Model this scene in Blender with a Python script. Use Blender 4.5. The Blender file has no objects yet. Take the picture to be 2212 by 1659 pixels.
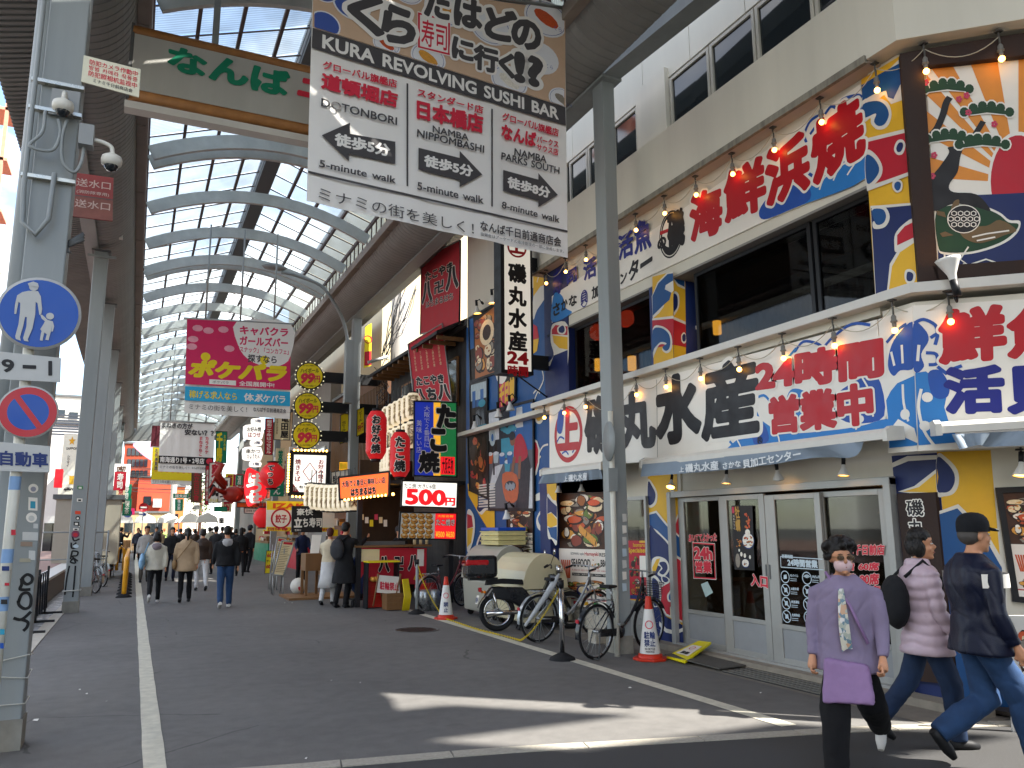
import bpy,math,random
import numpy as np
from mathutils import Vector,Matrix,noise as mnoise
from mathutils.geometry import tessellate_polygon,delaunay_2d_cdt
R=math.radians
random.seed(7)
sc=bpy.context.scene
COL=sc.collection
FPX,PCX,PCY,EYE=1720.0,1106.0,829.5,1.6
def _cam_axes():
 y=Vector((288-PCX,-(1145-PCY),-FPX)).normalized()
 dx=-68.0
 dy=-(FPX*FPX+(288-PCX)*dx)/(1145-PCY)
 z=Vector((dx,-dy,-FPX)).normalized()
 return Matrix((y.cross(z),y,z))
RW=_cam_axes()
EYEP=Vector((0,0,EYE))
cam=bpy.data.cameras.new('camera')
cam.sensor_width=36.0
cam.lens=FPX/2212*36
cam.clip_start=0.05
cam.clip_end=2000
camo=bpy.data.objects.new('camera',cam)
COL.objects.link(camo)
camo.matrix_world=Matrix.Translation(EYEP)@RW.to_4x4()
sc.camera=camo
SUN_EL,SUN_AZ=R(50),R(131)
world=bpy.data.worlds.new('World')
sc.world=world
world.use_nodes=True
_n=world.node_tree
_bg=_n.nodes['Background']
_sky=_n.nodes.new('ShaderNodeTexSky')
_sky.sky_type='NISHITA'
_sky.sun_disc=False
_sky.sun_elevation=SUN_EL
_sky.sun_rotation=SUN_AZ
_sky.air_density=1.0
_sky.dust_density=0.6
_sky.ozone_density=1.5
_tc=_n.nodes.new('ShaderNodeTexCoord')
_mp=_n.nodes.new('ShaderNodeMapping')
_mp.inputs['Scale'].default_value=(1.0,1.0,2.2)
_n.links.new(_tc.outputs['Generated'],_mp.inputs[0])
_nz=_n.nodes.new('ShaderNodeTexNoise')
_nz.inputs['Scale'].default_value=2.6
_nz.inputs['Detail'].default_value=7
_nz.inputs['Roughness'].default_value=0.55
_n.links.new(_mp.outputs[0],_nz.inputs['Vector'])
_cr=_n.nodes.new('ShaderNodeValToRGB')
_cr.color_ramp.elements[0].position=0.45
_cr.color_ramp.elements[1].position=0.63
_n.links.new(_nz.outputs['Fac'],_cr.inputs[0])
_mx=_n.nodes.new('ShaderNodeMixRGB')
_mx.inputs[2].default_value=(7.2,7.0,6.7,1)
_n.links.new(_cr.outputs['Color'],_mx.inputs[0])
_n.links.new(_sky.outputs['Color'],_mx.inputs[1])
_n.links.new(_mx.outputs[0],_bg.inputs['Color'])
_bg.inputs['Strength'].default_value=0.15
sun=bpy.data.lights.new('sun','SUN')
sun.energy=5.0
sun.angle=R(0.53)
sun.color=(1.0,0.95,0.87)
suno=bpy.data.objects.new('sun',sun)
COL.objects.link(suno)
_sd=Vector((math.sin(SUN_AZ)*math.cos(SUN_EL),math.cos(SUN_AZ)*math.cos(SUN_EL),math.sin(SUN_EL)))
suno.rotation_euler=_sd.to_track_quat('Z','Y').to_euler()
suno.location=_sd*40
sc.view_settings.view_transform='Standard'
sc.view_settings.look='None'
sc.view_settings.gamma=1
sc.view_settings.use_curve_mapping=False
sc.view_settings.exposure=1.85
sc.cycles.max_bounces=7
sc.cycles.diffuse_bounces=4
sc.cycles.glossy_bounces=3
sc.cycles.transmission_bounces=5
sc.cycles.transparent_max_bounces=12
sc.cycles.sample_clamp_indirect=6
sc.cycles.caustics_reflective=False
sc.cycles.caustics_refractive=False
def ray(u,v):
 return RW@Vector((u-PCX,-(v-PCY),-FPX))
def at(u,v,X=None,Y=None,Z=None):
 w=ray(u,v)
 if X is not None:t=X/w.x
 elif Y is not None:t=Y/w.y
 else:t=((Z or 0)-EYE)/w.z
 return EYEP+w*t
class Plane:
 """a real plane: origin, normal towards the viewer side"""
 def __init__(s,o,n):
  s.o=Vector(o);s.n=Vector(n).normalized()
  s.x=Vector((0,0,1)).cross(s.n).normalized();s.y=s.n.cross(s.x)
 def P(s,u,v,off=0.0):
  w=ray(u,v)
  o=s.o+s.n*off
  t=(o-EYEP).dot(s.n)/w.dot(s.n)
  return EYEP+w*t
 def L(s,a,b,off=0.0):
  return s.o+s.x*a+s.y*b+s.n*off
def PX(x):return Plane((x,0,0),(-1,0,0))
def PY(y):return Plane((0,y,0),(0,-1,0))
def lin(c):
 if isinstance(c,str):
  c=c.lstrip('#');c=tuple(int(c[i:i+2],16)/255 for i in(0,2,4))
  return tuple(x/12.92 if x<=.04045 else((x+.055)/1.055)**2.4 for x in c)
 return c
MATS={}
def M(name,c=None,r=.6,m=0.,var=.12,sc_=6.,bump=0.,bs=60.,em=0.,emc=None,alpha=1.,coat=0.,spec=.3,streak=0.):
 if name in MATS:return MATS[name]
 c=lin(c)
 mt=bpy.data.materials.new(name);mt.use_nodes=True
 nt=mt.node_tree;b=nt.nodes['Principled BSDF']
 b.inputs['Base Color'].default_value=(*c,1)
 b.inputs['Roughness'].default_value=r
 b.inputs['Metallic'].default_value=m
 b.inputs['Specular IOR Level'].default_value=spec
 b.inputs['Coat Weight'].default_value=coat
 if em:
  b.inputs['Emission Color'].default_value=(*(lin(emc)if emc else c),1)
  b.inputs['Emission Strength'].default_value=em
 if alpha<1:b.inputs['Alpha'].default_value=alpha
 if var or bump or streak:
  tc=nt.nodes.new('ShaderNodeTexCoord')
  ob=tc.outputs['Object']
 if var or streak:
  nz=nt.nodes.new('ShaderNodeTexNoise');nz.inputs['Scale'].default_value=sc_
  nz.inputs['Detail'].default_value=6;nz.inputs['Roughness'].default_value=.6
  if streak:
   mp=nt.nodes.new('ShaderNodeMapping');mp.inputs['Scale'].default_value=(1,1,.12)
   nt.links.new(ob,mp.inputs[0]);nt.links.new(mp.outputs[0],nz.inputs['Vector'])
   var=max(var,streak)
  else:nt.links.new(ob,nz.inputs['Vector'])
  mr=nt.nodes.new('ShaderNodeMapRange')
  mr.inputs['From Min'].default_value=.3;mr.inputs['From Max'].default_value=.7
  mr.inputs['To Min'].default_value=1-var;mr.inputs['To Max'].default_value=1+var*.5
  nt.links.new(nz.outputs['Fac'],mr.inputs['Value'])
  vm=nt.nodes.new('ShaderNodeVectorMath');vm.operation='SCALE'
  vm.inputs[0].default_value=c
  nt.links.new(mr.outputs[0],vm.inputs['Scale'])
  nt.links.new(vm.outputs[0],b.inputs['Base Color'])
  mr2=nt.nodes.new('ShaderNodeMapRange')
  mr2.inputs['From Min'].default_value=.3;mr2.inputs['From Max'].default_value=.7
  mr2.inputs['To Min'].default_value=max(0.03,r-.08);mr2.inputs['To Max'].default_value=min(1,r+.08)
  nt.links.new(nz.outputs['Fac'],mr2.inputs['Value'])
  nt.links.new(mr2.outputs[0],b.inputs['Roughness'])
 if bump:
  n2=nt.nodes.new('ShaderNodeTexNoise');n2.inputs['Scale'].default_value=bs;n2.inputs['Detail'].default_value=4
  nt.links.new(ob,n2.inputs['Vector'])
  bp=nt.nodes.new('ShaderNodeBump');bp.inputs['Strength'].default_value=bump;bp.inputs['Distance'].default_value=.01
  nt.links.new(n2.outputs['Fac'],bp.inputs['Height']);nt.links.new(bp.outputs[0],b.inputs['Normal'])
 MATS[name]=mt
 return mt
def glass_mat(name,tint=(.9,.95,.95),alpha=.25,r=.03):
 """window glass: mostly clear with a reflective surface"""
 if name in MATS:return MATS[name]
 mt=bpy.data.materials.new(name);mt.use_nodes=True;nt=mt.node_tree
 for n in list(nt.nodes):nt.nodes.remove(n)
 out=nt.nodes.new('ShaderNodeOutputMaterial');mix=nt.nodes.new('ShaderNodeMixShader')
 tr=nt.nodes.new('ShaderNodeBsdfTransparent');tr.inputs[0].default_value=(*tint,1)
 gl=nt.nodes.new('ShaderNodeBsdfGlossy');gl.inputs['Roughness'].default_value=r
 fr=nt.nodes.new('ShaderNodeFresnel');fr.inputs[0].default_value=1.5
 mr=nt.nodes.new('ShaderNodeMath');mr.operation='ADD';mr.inputs[1].default_value=alpha;mr.use_clamp=True
 h_=nt.nodes.new('ShaderNodeMath');h_.operation='MULTIPLY';h_.inputs[1].default_value=.22;nt.links.new(fr.outputs[0],h_.inputs[0]);nt.links.new(h_.outputs[0],mr.inputs[0]);nt.links.new(mr.outputs[0],mix.inputs[0])
 nt.links.new(tr.outputs[0],mix.inputs[1]);nt.links.new(gl.outputs[0],mix.inputs[2]);nt.links.new(mix.outputs[0],out.inputs[0])
 MATS[name]=mt
 return mt
class MB:
 def __init__(s):s.v=[];s.f=[];s.mi=[];s.mats=[];s.sm=[]
 def _m(s,m):
  if m is None:return 0
  if m not in s.mats:s.mats.append(m)
  return s.mats.index(m)
 def add(s,vs,fs,m=None,smooth=False):
  k=len(s.v);i=s._m(m)
  s.v+=[tuple(v)for v in vs]
  for f in fs:
   s.f.append([a+k for a in f]);s.mi.append(i);s.sm.append(smooth)
  return s
 def box(s,a,b,m=None):
  (x0,y0,z0),(x1,y1,z1)=a,b
  if x0>x1:x0,x1=x1,x0
  if y0>y1:y0,y1=y1,y0
  if z0>z1:z0,z1=z1,z0
  vs=[(x,y,z)for z in(z0,z1)for y in(y0,y1)for x in(x0,x1)]
  return s.add(vs,[(0,2,3,1),(4,5,7,6),(0,1,5,4),(2,6,7,3),(0,4,6,2),(1,3,7,5)],m)
 def obox(s,o,ax,ay,az,m=None):
  """box from corner o along three vectors"""
  o=Vector(o);ax=Vector(ax);ay=Vector(ay);az=Vector(az)
  vs=[o+ax*i+ay*j+az*k for k in(0,1)for j in(0,1)for i in(0,1)]
  fs=[(0,2,3,1),(4,5,7,6),(0,1,5,4),(2,6,7,3),(0,4,6,2),(1,3,7,5)]
  if ax.cross(ay).dot(az)<0:fs=[f[::-1]for f in fs]
  return s.add(vs,fs,m)
 def quad(s,a,b,c,d,m=None):return s.add([a,b,c,d],[(0,1,2,3)],m)
 def tube(s,pts,r,n=8,m=None,cap=True,closed=False):
  pts=[Vector(p)for p in pts];N=len(pts)
  if N<2:return s
  rs=r if isinstance(r,(list,tuple))else[r]*N
  vs=[];prev=None
  for i,p in enumerate(pts):
   if closed:d=pts[(i+1)%N]-pts[i-1]
   else:d=pts[min(i+1,N-1)]-pts[max(i-1,0)]
   if d.length<1e-9:d=Vector((0,0,1))
   d.normalize()
   if prev is None:
    a=Vector((0,0,1))if abs(d.z)<.9 else Vector((1,0,0))
    a=(a-d*a.dot(d)).normalized()
   else:
    a=prev-d*prev.dot(d)
    a=a.normalized()if a.length>1e-6 else Vector((1,0,0))
   prev=a;b=d.cross(a)
   for k in range(n):
    t=2*math.pi*k/n
    vs.append(p+(a*math.cos(t)+b*math.sin(t))*rs[i])
  fs=[]
  for i in range(N if closed else N-1):
   j=(i+1)%N
   for k in range(n):
    fs.append((i*n+k,i*n+(k+1)%n,j*n+(k+1)%n,j*n+k))
  s.add(vs,fs,m,True)
  if cap and not closed:
   k0=len(s.v)-len(vs)
   s.f.append([k0+k for k in range(n)][::-1]);s.mi.append(s._m(m));s.sm.append(False)
   s.f.append([k0+(N-1)*n+k for k in range(n)]);s.mi.append(s._m(m));s.sm.append(False)
  return s
 def cyl(s,a,b,r,n=12,m=None,r2=None):return s.tube([a,b],[r,r if r2 is None else r2],n,m)
 def lathe(s,prof,o=(0,0,0),axis=(0,0,1),n=20,m=None,sx=1.,sy=1.):
  """prof: list of (radius, height)"""
  o=Vector(o);d=Vector(axis).normalized()
  a=Vector((1,0,0))if abs(d.x)<.9 else Vector((0,1,0))
  a=(a-d*a.dot(d)).normalized();b=d.cross(a)
  vs=[o+d*h+(a*math.cos(2*math.pi*k/n)*sx+b*math.sin(2*math.pi*k/n)*sy)*r for r,h in prof for k in range(n)]
  fs=[(i*n+k,i*n+(k+1)%n,(i+1)*n+(k+1)%n,(i+1)*n+k)for i in range(len(prof)-1)for k in range(n)]
  return s.add(vs,fs,m,True)
 def ball(s,o,r,n=10,m=None,sx=1,sy=1,sz=1):
  o=Vector(o);vs=[]
  h=max(4,n//2)
  for i in range(h+1):
   t=math.pi*i/h
   for k in range(n):
    p=2*math.pi*k/n
    vs.append(o+Vector((r*sx*math.sin(t)*math.cos(p),r*sy*math.sin(t)*math.sin(p),-r*sz*math.cos(t))))
  fs=[(i*n+k,i*n+(k+1)%n,(i+1)*n+(k+1)%n,(i+1)*n+k)for i in range(h)for k in range(n)]
  return s.add(vs,fs,m,True)
 def prism(s,pts,d,m=None,smooth=False):
  """flat outline (3-D points in order) given thickness vector d"""
  pts=[Vector(p)for p in pts];d=Vector(d);n=len(pts)
  tris=tessellate_polygon([pts])
  nrm=Vector((0,0,0))
  for i in range(n):nrm+=pts[i].cross(pts[(i+1)%n])
  fl=nrm.dot(d)<0
  vs=pts+[p+d for p in pts]
  fs=[]
  for t in tris:
   a,b,c=t
   tn=(pts[b]-pts[a]).cross(pts[c]-pts[a])
   if tn.dot(d)<0:a,c=c,a
   fs.append((a+n,b+n,c+n));fs.append((c,b,a))
  for i in range(n):
   j=(i+1)%n
   q=(i,j,j+n,i+n)
   fs.append(q[::-1]if fl else q)
  return s.add(vs,fs,m,smooth)
 def build(s,name,m=None,parent=None,kind=None,label=None,loc=None,link=True,bevel=0.):
  me=bpy.data.meshes.new(name)
  o0=Vector(loc)if loc is not None else Vector((0,0,0))
  if loc is None and parent is not None and parent.get('_world',0):
   o0=world_loc(parent)
  me.from_pydata([(x-o0.x,y-o0.y,z-o0.z)for x,y,z in s.v],[],s.f)
  if s.mats:
   for q in s.mats:me.materials.append(q)
   me.polygons.foreach_set('material_index',s.mi)
  elif m is not None:me.materials.append(m)
  me.polygons.foreach_set('use_smooth',s.sm)
  me.update()
  ob=bpy.data.objects.new(name,me)
  COL.objects.link(ob)
  if parent is not None:ob.parent=parent
  if loc is not None:ob.location=o0-(world_loc(parent)if parent is not None and parent.get('_world',0)else Vector((0,0,0)))
  if kind:ob['kind']=kind
  if label:ob['label']=label
  if bevel:
   md=ob.modifiers.new('b','BEVEL');md.width=bevel;md.segments=2;md.limit_method='ANGLE'
  return ob
def world_loc(o):
 v=Vector(o.location)
 while o.parent is not None:o=o.parent;v=v+Vector(o.location)
 return v
def thing(name,label,cat,loc=(0,0,0),rz=0,group=None,world=True):
 """an Empty at the thing's base; world=True: its parts are modelled in place"""
 o=bpy.data.objects.new(name,None);o.empty_display_size=.2
 COL.objects.link(o);o.location=loc;o.rotation_euler=(0,0,rz)
 o['label']=label;o['category']=cat
 if group:o['group']=group
 o['kind']='thing'
 if world:o['_world']=1
 THINGS.append(o)
 return o
THINGS=[]
def tag(o,label,cat,group=None):
 if 'kind' not in o:o['kind']='thing'
 o['label']=label;o['category']=cat
 if group:o['group']=group
 return o
def base_loc(o,loc):
 """put a single-mesh thing's origin at its base"""
 d=Vector(loc)-o.location
 o.data.transform(Matrix.Translation(-d));o.location=loc
 return o
def kids(o):return[c for c in bpy.data.objects if c.parent==o]
def dup(root,loc,rz,label,group=None,scale=None):
 r=root.copy();COL.objects.link(r);r.location=loc;r.rotation_euler=(root.rotation_euler.x,root.rotation_euler.y,rz)
 r['label']=label
 if group:r['group']=group
 if scale:r.scale=(scale,)*3
 for ch in kids(root):
  c=ch.copy();COL.objects.link(c);c.parent=r
  for g in kids(ch):
   d=g.copy();COL.objects.link(d);d.parent=c
 return r
_GL={};_ADV={}
def _curve_mesh(s):
 c=bpy.data.curves.new('t','FONT');c.body=s;c.size=1;c.resolution_u=3;c.fill_mode='FRONT'
 o=bpy.data.objects.new('t',c);me=bpy.data.meshes.new_from_object(o)
 co=np.array([v.co[:2]for v in me.vertices],dtype=float).reshape(-1,2)
 fs=[tuple(p.vertices)for p in me.polygons]
 bpy.data.meshes.remove(me);bpy.data.objects.remove(o);bpy.data.curves.remove(c)
 return co,fs
_REF=None
def adv(ch):
 global _REF
 if ord(ch)>0x2e80:return 1.0
 if _REF is None:_REF=_curve_mesh('国')[0][:,0].max()
 if ch not in _ADV:_ADV[ch]=_curve_mesh(ch+'国')[0][:,0].max()-_REF
 return _ADV[ch]
def _glyph(ch):
 if ch not in _GL:
  co,fs=_curve_mesh(ch)
  key={};idx=[]
  pts=[]
  for p in co:
   k=(round(p[0],5),round(p[1],5))
   if k not in key:key[k]=len(pts);pts.append(p)
   idx.append(key[k])
  fs=[tuple(idx[a]for a in f)for f in fs];fs=[f for f in fs if len(set(f))==len(f)]
  _GL[ch]=(np.array(pts).reshape(-1,2),fs)
 return _GL[ch]
_FIELD={};_FAT={}
def _field(ch,n):
 if(ch,n)in _FIELD:return _FIELD[(ch,n)]
 pts,fs=_glyph(ch)
 cnt={}
 for f in fs:
  for i in range(len(f)):
   a,b=f[i],f[(i+1)%len(f)]
   k=(min(a,b),max(a,b));cnt[k]=cnt.get(k,0)+1
 ed=np.array([k for k,c in cnt.items()if c==1])
 A=pts[ed[:,0]];B=pts[ed[:,1]]
 mar=.16
 x0,y0=pts.min(0)-mar;x1,y1=pts.max(0)+mar
 h=1.0/n
 nx=int((x1-x0)/h)+2;ny=int((y1-y0)/h)+2
 gx=x0+np.arange(nx)*h;gy=y0+np.arange(ny)*h
 Px=gx[None,:,None];Py=gy[:,None,None]
 D2=np.full((ny,nx),9e9);ins=np.zeros((ny,nx),bool)
 step=64
 for i in range(0,len(A),step):
  a=A[i:i+step];b=B[i:i+step];d=b-a;L=(d**2).sum(1)+1e-12
  t=((Px-a[:,0])*d[:,0]+(Py-a[:,1])*d[:,1])/L
  t=np.clip(t,0,1)
  q=(Px-a[:,0]-t*d[:,0])**2+(Py-a[:,1]-t*d[:,1])**2
  D2=np.minimum(D2,q.min(2))
  cond=(a[:,1]>Py)!=(b[:,1]>Py)
  dy=np.where(np.abs(d[:,1])<1e-12,1e-12,d[:,1])
  xi=a[:,0]+(Py-a[:,1])/dy*d[:,0]
  ins^=((cond&(Px<xi)).sum(2)%2).astype(bool)
 F=np.sqrt(D2);F[ins]*=-1
 _FIELD[(ch,n)]=(F,x0,y0,h)
 return _FIELD[(ch,n)]
def fat(ch,w,n=56):
 """glyph grown outwards by w em: (verts, tris)"""
 k=(ch,round(w,3),n)
 if k in _FAT:return _FAT[k]
 F0,x0,y0,h=_field(ch,n)
 F=F0-w
 ny,nx=F.shape
 I=F<0
 seg={}
 code=I[:-1,:-1]*1+I[:-1,1:]*2+I[1:,1:]*4+I[1:,:-1]*8
 T={1:[(3,0)],2:[(0,1)],3:[(3,1)],4:[(1,2)],5:[(3,0),(1,2)],6:[(0,2)],7:[(3,2)],8:[(2,3)],9:[(2,0)],10:[(0,1),(2,3)],11:[(2,1)],12:[(1,3)],13:[(1,0)],14:[(0,3)]}
 pos={}
 def ep(i,j,e):
  if e==0:k=(0,i,j)
  elif e==1:k=(1,i,j+1)
  elif e==2:k=(0,i+1,j)
  else:k=(1,i,j)
  if k not in pos:
   t,a,b=k
   f0=F[a,b];f1=F[a,b+1]if t==0 else F[a+1,b]
   s=f0/(f0-f1)
   s=min(.98,max(.02,s))
   pos[k]=(x0+(b+(s if t==0 else 0))*h,y0+(a+(s if t==1 else 0))*h)
  return k
 nxt={}
 ii,jj=np.nonzero((code>0)&(code<15))
 for i,j in zip(ii.tolist(),jj.tolist()):
  for a,b in T[int(code[i,j])]:
   nxt[ep(i,j,a)]=ep(i,j,b)
 loops=[];seen=set()
 for st in list(nxt):
  if st in seen:continue
  lp=[];c=st
  while c not in seen and c in nxt:
   seen.add(c);lp.append(pos[c]);c=nxt[c]
  if len(lp)>5:loops.append(lp)
 V=[];E=[]
 for lp in loops:
  P=lp
  for _ in range(2):
   out=[]
   n_=len(P);skip=False
   for i in range(n_):
    a=P[i-1];b=P[i];c=P[(i+1)%n_]
    area=abs((b[0]-a[0])*(c[1]-a[1])-(b[1]-a[1])*(c[0]-a[0]))
    d=math.hypot(c[0]-a[0],c[1]-a[1])+1e-9
    if area/d<h*.10 and not skip:skip=True;continue
    skip=False;out.append(b)
   if len(out)>=5:P=out
  k0=len(V);V+=[Vector(p)for p in P]
  E+=[(k0+i,k0+(i+1)%len(P))for i in range(len(P))]
 if not V:
  _FAT[k]=([],[]);return _FAT[k]
 vs,_,fs,*_r=delaunay_2d_cdt(V,E,[],0,1e-6)
 tris=[]
 for f in fs:
  cx=sum(vs[a].x for a in f)/3;cy=sum(vs[a].y for a in f)/3
  gi=(cy-y0)/h;gj=(cx-x0)/h
  i=min(max(int(gi),0),ny-2);j=min(max(int(gj),0),nx-2);a=gi-i;b=gj-j
  val=F[i,j]*(1-a)*(1-b)+F[i,j+1]*(1-a)*b+F[i+1,j]*a*(1-b)+F[i+1,j+1]*a*b
  if val<0:tris.append(tuple(f))
 _FAT[k]=([(v.x,v.y)for v in vs],tris)
 return _FAT[k]
def layout(s,w=0.,vert=False,sp=0.,n=56,slant=0.):
 """2-D mesh of a string in em units"""
 V=[];Fc=[];x=0.;y=0.
 for ch in s:
  if ch==' ':
   if vert:y-=.4
   else:x+=.4
   continue
  g=_glyph(ch)if w<=0 else fat(ch,w,n)
  vs,fs=g
  a=adv(ch)
  k=len(V)
  if vert:
   cx=sum(p[0]for p in vs)/len(vs)if a<.9 else .5
   for p in vs:
    px,py=p[0]-(.5 if a>=.9 else cx),p[1]-.38
    if ch in 'ー―-～':px,py=py,-px
    V.append((px,y+py))
   y-=1.0+sp
  else:
   V+=[(x+p[0]+slant*p[1],p[1])for p in vs]
   x+=a+sp
  Fc+=[tuple(b+k for b in f)for f in fs]
 return V,Fc
def _bb(V):
 xs=[p[0]for p in V];ys=[p[1]for p in V]
 return min(xs),max(xs),min(ys),max(ys)
def put_text(mb,mat,s,O,AX,AY,w=0.,vert=False,sp=0.,n=56,slant=0.,keep=False,bb=None):
 """map the lettering so that its bounding box spans O .. O+AX, O+AY (3-D vectors)"""
 V,Fc=layout(s,w,vert,sp,n,slant)
 if not V:return None
 if bb is None:bb=_bb(layout(s,0,vert,sp,n,slant)[0])if w>0 else _bb(V)
 x0,x1,y0,y1=bb
 O=Vector(O);AX=Vector(AX);AY=Vector(AY)
 if keep:
  k=AX.length/(x1-x0);AY=AY.normalized()*k*(y1-y0)
 vs=[O+AX*((p[0]-x0)/(x1-x0))+AY*((p[1]-y0)/(y1-y0))for p in V]
 nrm=AX.cross(AY)
 fs=[]
 for f in Fc:
  a,b,c=vs[f[0]],vs[f[1]],vs[f[2]]
  fs.append(f if(b-a).cross(c-a).dot(nrm)>0 else f[::-1])
 mb.add(vs,fs,mat)
 return bb
def ptext(mb,pl,mat,s,bl,br,tl,w=0.,off=.004,out=None,ow=.03,**k):
 """lettering on plane pl between three measured corners: bottom-left, bottom-right, top-left"""
 for i,(m_,ww)in enumerate(([(out,w+ow)]if out else[])+[(mat,w)]):
  o=off+(.0015*i if out else 0)+lay()
  O=pl.P(*bl,o);A=pl.P(*br,o)-O;B=pl.P(*tl,o)-O
  put_text(mb,m_,s,O,A,B,w=ww,**k)
def smooth_pts(pts,k=4,closed=True):
 out=[];n=len(pts)
 rng=range(n)if closed else range(n-1)
 for i in rng:
  p0,p1,p2,p3=(pts[(i-1)%n],pts[i],pts[(i+1)%n],pts[(i+2)%n])if closed else(pts[max(i-1,0)],pts[i],pts[i+1],pts[min(i+2,n-1)])
  for j in range(k):
   t=j/k
   out.append(tuple(.5*(2*b+(c-a)*t+(2*a-5*b+4*c-d)*t*t+(3*b-a-3*c+d)*t**3)for a,b,c,d in zip(p0,p1,p2,p3)))
 if not closed:out.append(tuple(pts[-1]))
 return out
_LAY=[0]
def lay():
 _LAY[0]=(_LAY[0]+1)%8;return _LAY[0]*1.1e-4
def pshape(mb,pl,mat,pts,off=.004,sm=False,k=4):
 """flat painted shape on a plane, outline measured in photo pixels"""
 if sm:pts=smooth_pts(pts,k)
 o_=off+lay()
 P=[pl.P(u,v,o_)for u,v in pts]
 flat(mb,mat,P,pl.n)
def flat(mb,mat,P,n):
 tr=tessellate_polygon([P])
 fs=[]
 for a,b,c in tr:
  if(P[b]-P[a]).cross(P[c]-P[a]).dot(n)<0:a,c=c,a
  fs.append((a,b,c))
 mb.add(P,fs,mat)
def pline(mb,pl,mat,pts,wd,off=.005,sm=True,k=4,closed=False,taper=False):
 """painted stroke of real width wd along a measured path"""
 if sm:pts=smooth_pts(pts,k,closed)
 P=[pl.P(u,v,off)for u,v in pts]
 dl_=pl.n*lay();P=[p+dl_ for p in P]
 n=len(P);L=[]
 for i in range(n):
  if closed:d=P[(i+1)%n]-P[i-1]
  else:d=P[min(i+1,n-1)]-P[max(i-1,0)]
  d=d.normalized().cross(pl.n)
  w_=wd/2
  if taper:w_*=max(.08,math.sin(math.pi*(.08+.84*i/(n-1))))
  L.append((P[i]+d*w_,P[i]-d*w_))
 vs=[q for ab in L for q in ab]
 fs=[(2*i,2*i+1,2*j+1,2*j)for i in range(n if closed else n-1)for j in((i+1)%n,)]
 fx=[]
 for f in fs:
  a,b,c=vs[f[0]],vs[f[1]],vs[f[2]]
  fx.append(f if(b-a).cross(c-a).dot(pl.n)>0 else f[::-1])
 mb.add(vs,fx,mat)
def disc(mb,mat,c,n_,r,seg=28,ry=None,r0=0):
 n_=Vector(n_).normalized();c=Vector(c)+n_*lay();x=Vector((0,0,1)).cross(n_).normalized();y=n_.cross(x)
 ry=r if ry is None else ry
 ring=[c+x*math.cos(2*math.pi*i/seg)*r+y*math.sin(2*math.pi*i/seg)*ry for i in range(seg)]
 if r0:
  k=r0/r
  rin=[c+(p-c)*k for p in ring]
  mb.add(ring+rin,[(i,(i+1)%seg,seg+(i+1)%seg,seg+i)for i in range(seg)],mat)
 else:mb.add(ring,[tuple(range(seg))],mat)
class QP:
 """unit square on a plane, measured by its four corners (tl, tr, br, bl in photo pixels)"""
 def __init__(s,pl,tl,tr,br,bl,off=0.):
  s.c=[pl.P(*q,off)for q in(tl,tr,br,bl)];s.n=pl.n;s.pl=pl
 def __call__(s,a,b,o=0.):
  tl,tr,br,bl=s.c
  return(tl*(1-a)+tr*a)*(1-b)+(bl*(1-a)+br*a)*b+s.n*o
def qpoly(mb,q,mat,pts,o,sm=False):
 if sm:pts=smooth_pts(pts,3)
 l_=lay();flat(mb,mat,[q(a,b,o+l_)for a,b in pts],q.n)
def qrect(mb,q,mat,a0,b0,a1,b1,o=.002):qpoly(mb,q,mat,[(a0,b1),(a1,b1),(a1,b0),(a0,b0)],o)
def qell(mb,q,mat,a,b,ra,rb,o=.003,n=14,rot=0):
 qpoly(mb,q,mat,[(a+ra*math.cos(t)*math.cos(rot)-rb*math.sin(t)*math.sin(rot),b+ra*math.cos(t)*math.sin(rot)+rb*math.sin(t)*math.cos(rot))for t in[2*math.pi*i/n for i in range(n)]],o)
def qtext(mb,q,mat,s,a0,b0,a1,b1,w=0.,o=.004,out=None,ow=.03,**k):
 """lettering filling the box a0..a1, b0..b1 of the unit square (b downwards)"""
 for i,(m_,ww)in enumerate(([(out,w+ow)]if out else[])+[(mat,w)]):
  oo=o+(.0015*i)+lay();O=q(a0,b1,oo)
  put_text(mb,m_,s,O,q(a1,b1,oo)-O,q(a0,b0,oo)-O,w=ww,**k)
def food(mb,q,a0,b0,a1,b1,seed,n=26,pal=None,o=.003):
 """printed collage of dishes: overlapping plates, pieces and highlights"""
 rnd=random.Random(seed);pal=pal or FOODS
 for i in range(n):
  ra=(a1-a0)*rnd.uniform(.06,.2);rb=(b1-b0)*rnd.uniform(.05,.13)
  a=rnd.uniform(a0+ra,a1-ra);b=rnd.uniform(b0+rb,b1-rb);rot=rnd.uniform(-.5,.5)
  mt=rnd.choice(pal)
  qell(mb,q,FOODD,a+ra*.06,b+rb*.12,ra*.98,rb,o+i*.00012,11,rot*.3)
  pts=[]
  for t in range(11):
   w=1-rnd.uniform(0,.22);an=2*math.pi*t/11
   pts.append((a+ra*.9*w*math.cos(an),b+rb*.9*w*math.sin(an)))
  qpoly(mb,q,mt,pts,o+i*.00012+.00006)
  for k in range(2):
   qell(mb,q,rnd.choice(pal[:4]),a+rnd.uniform(-.4,.4)*ra,b+rnd.uniform(-.4,.4)*rb,ra*rnd.uniform(.15,.4),rb*rnd.uniform(.1,.3),o+i*.00012+.0001,7,rot)
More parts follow.
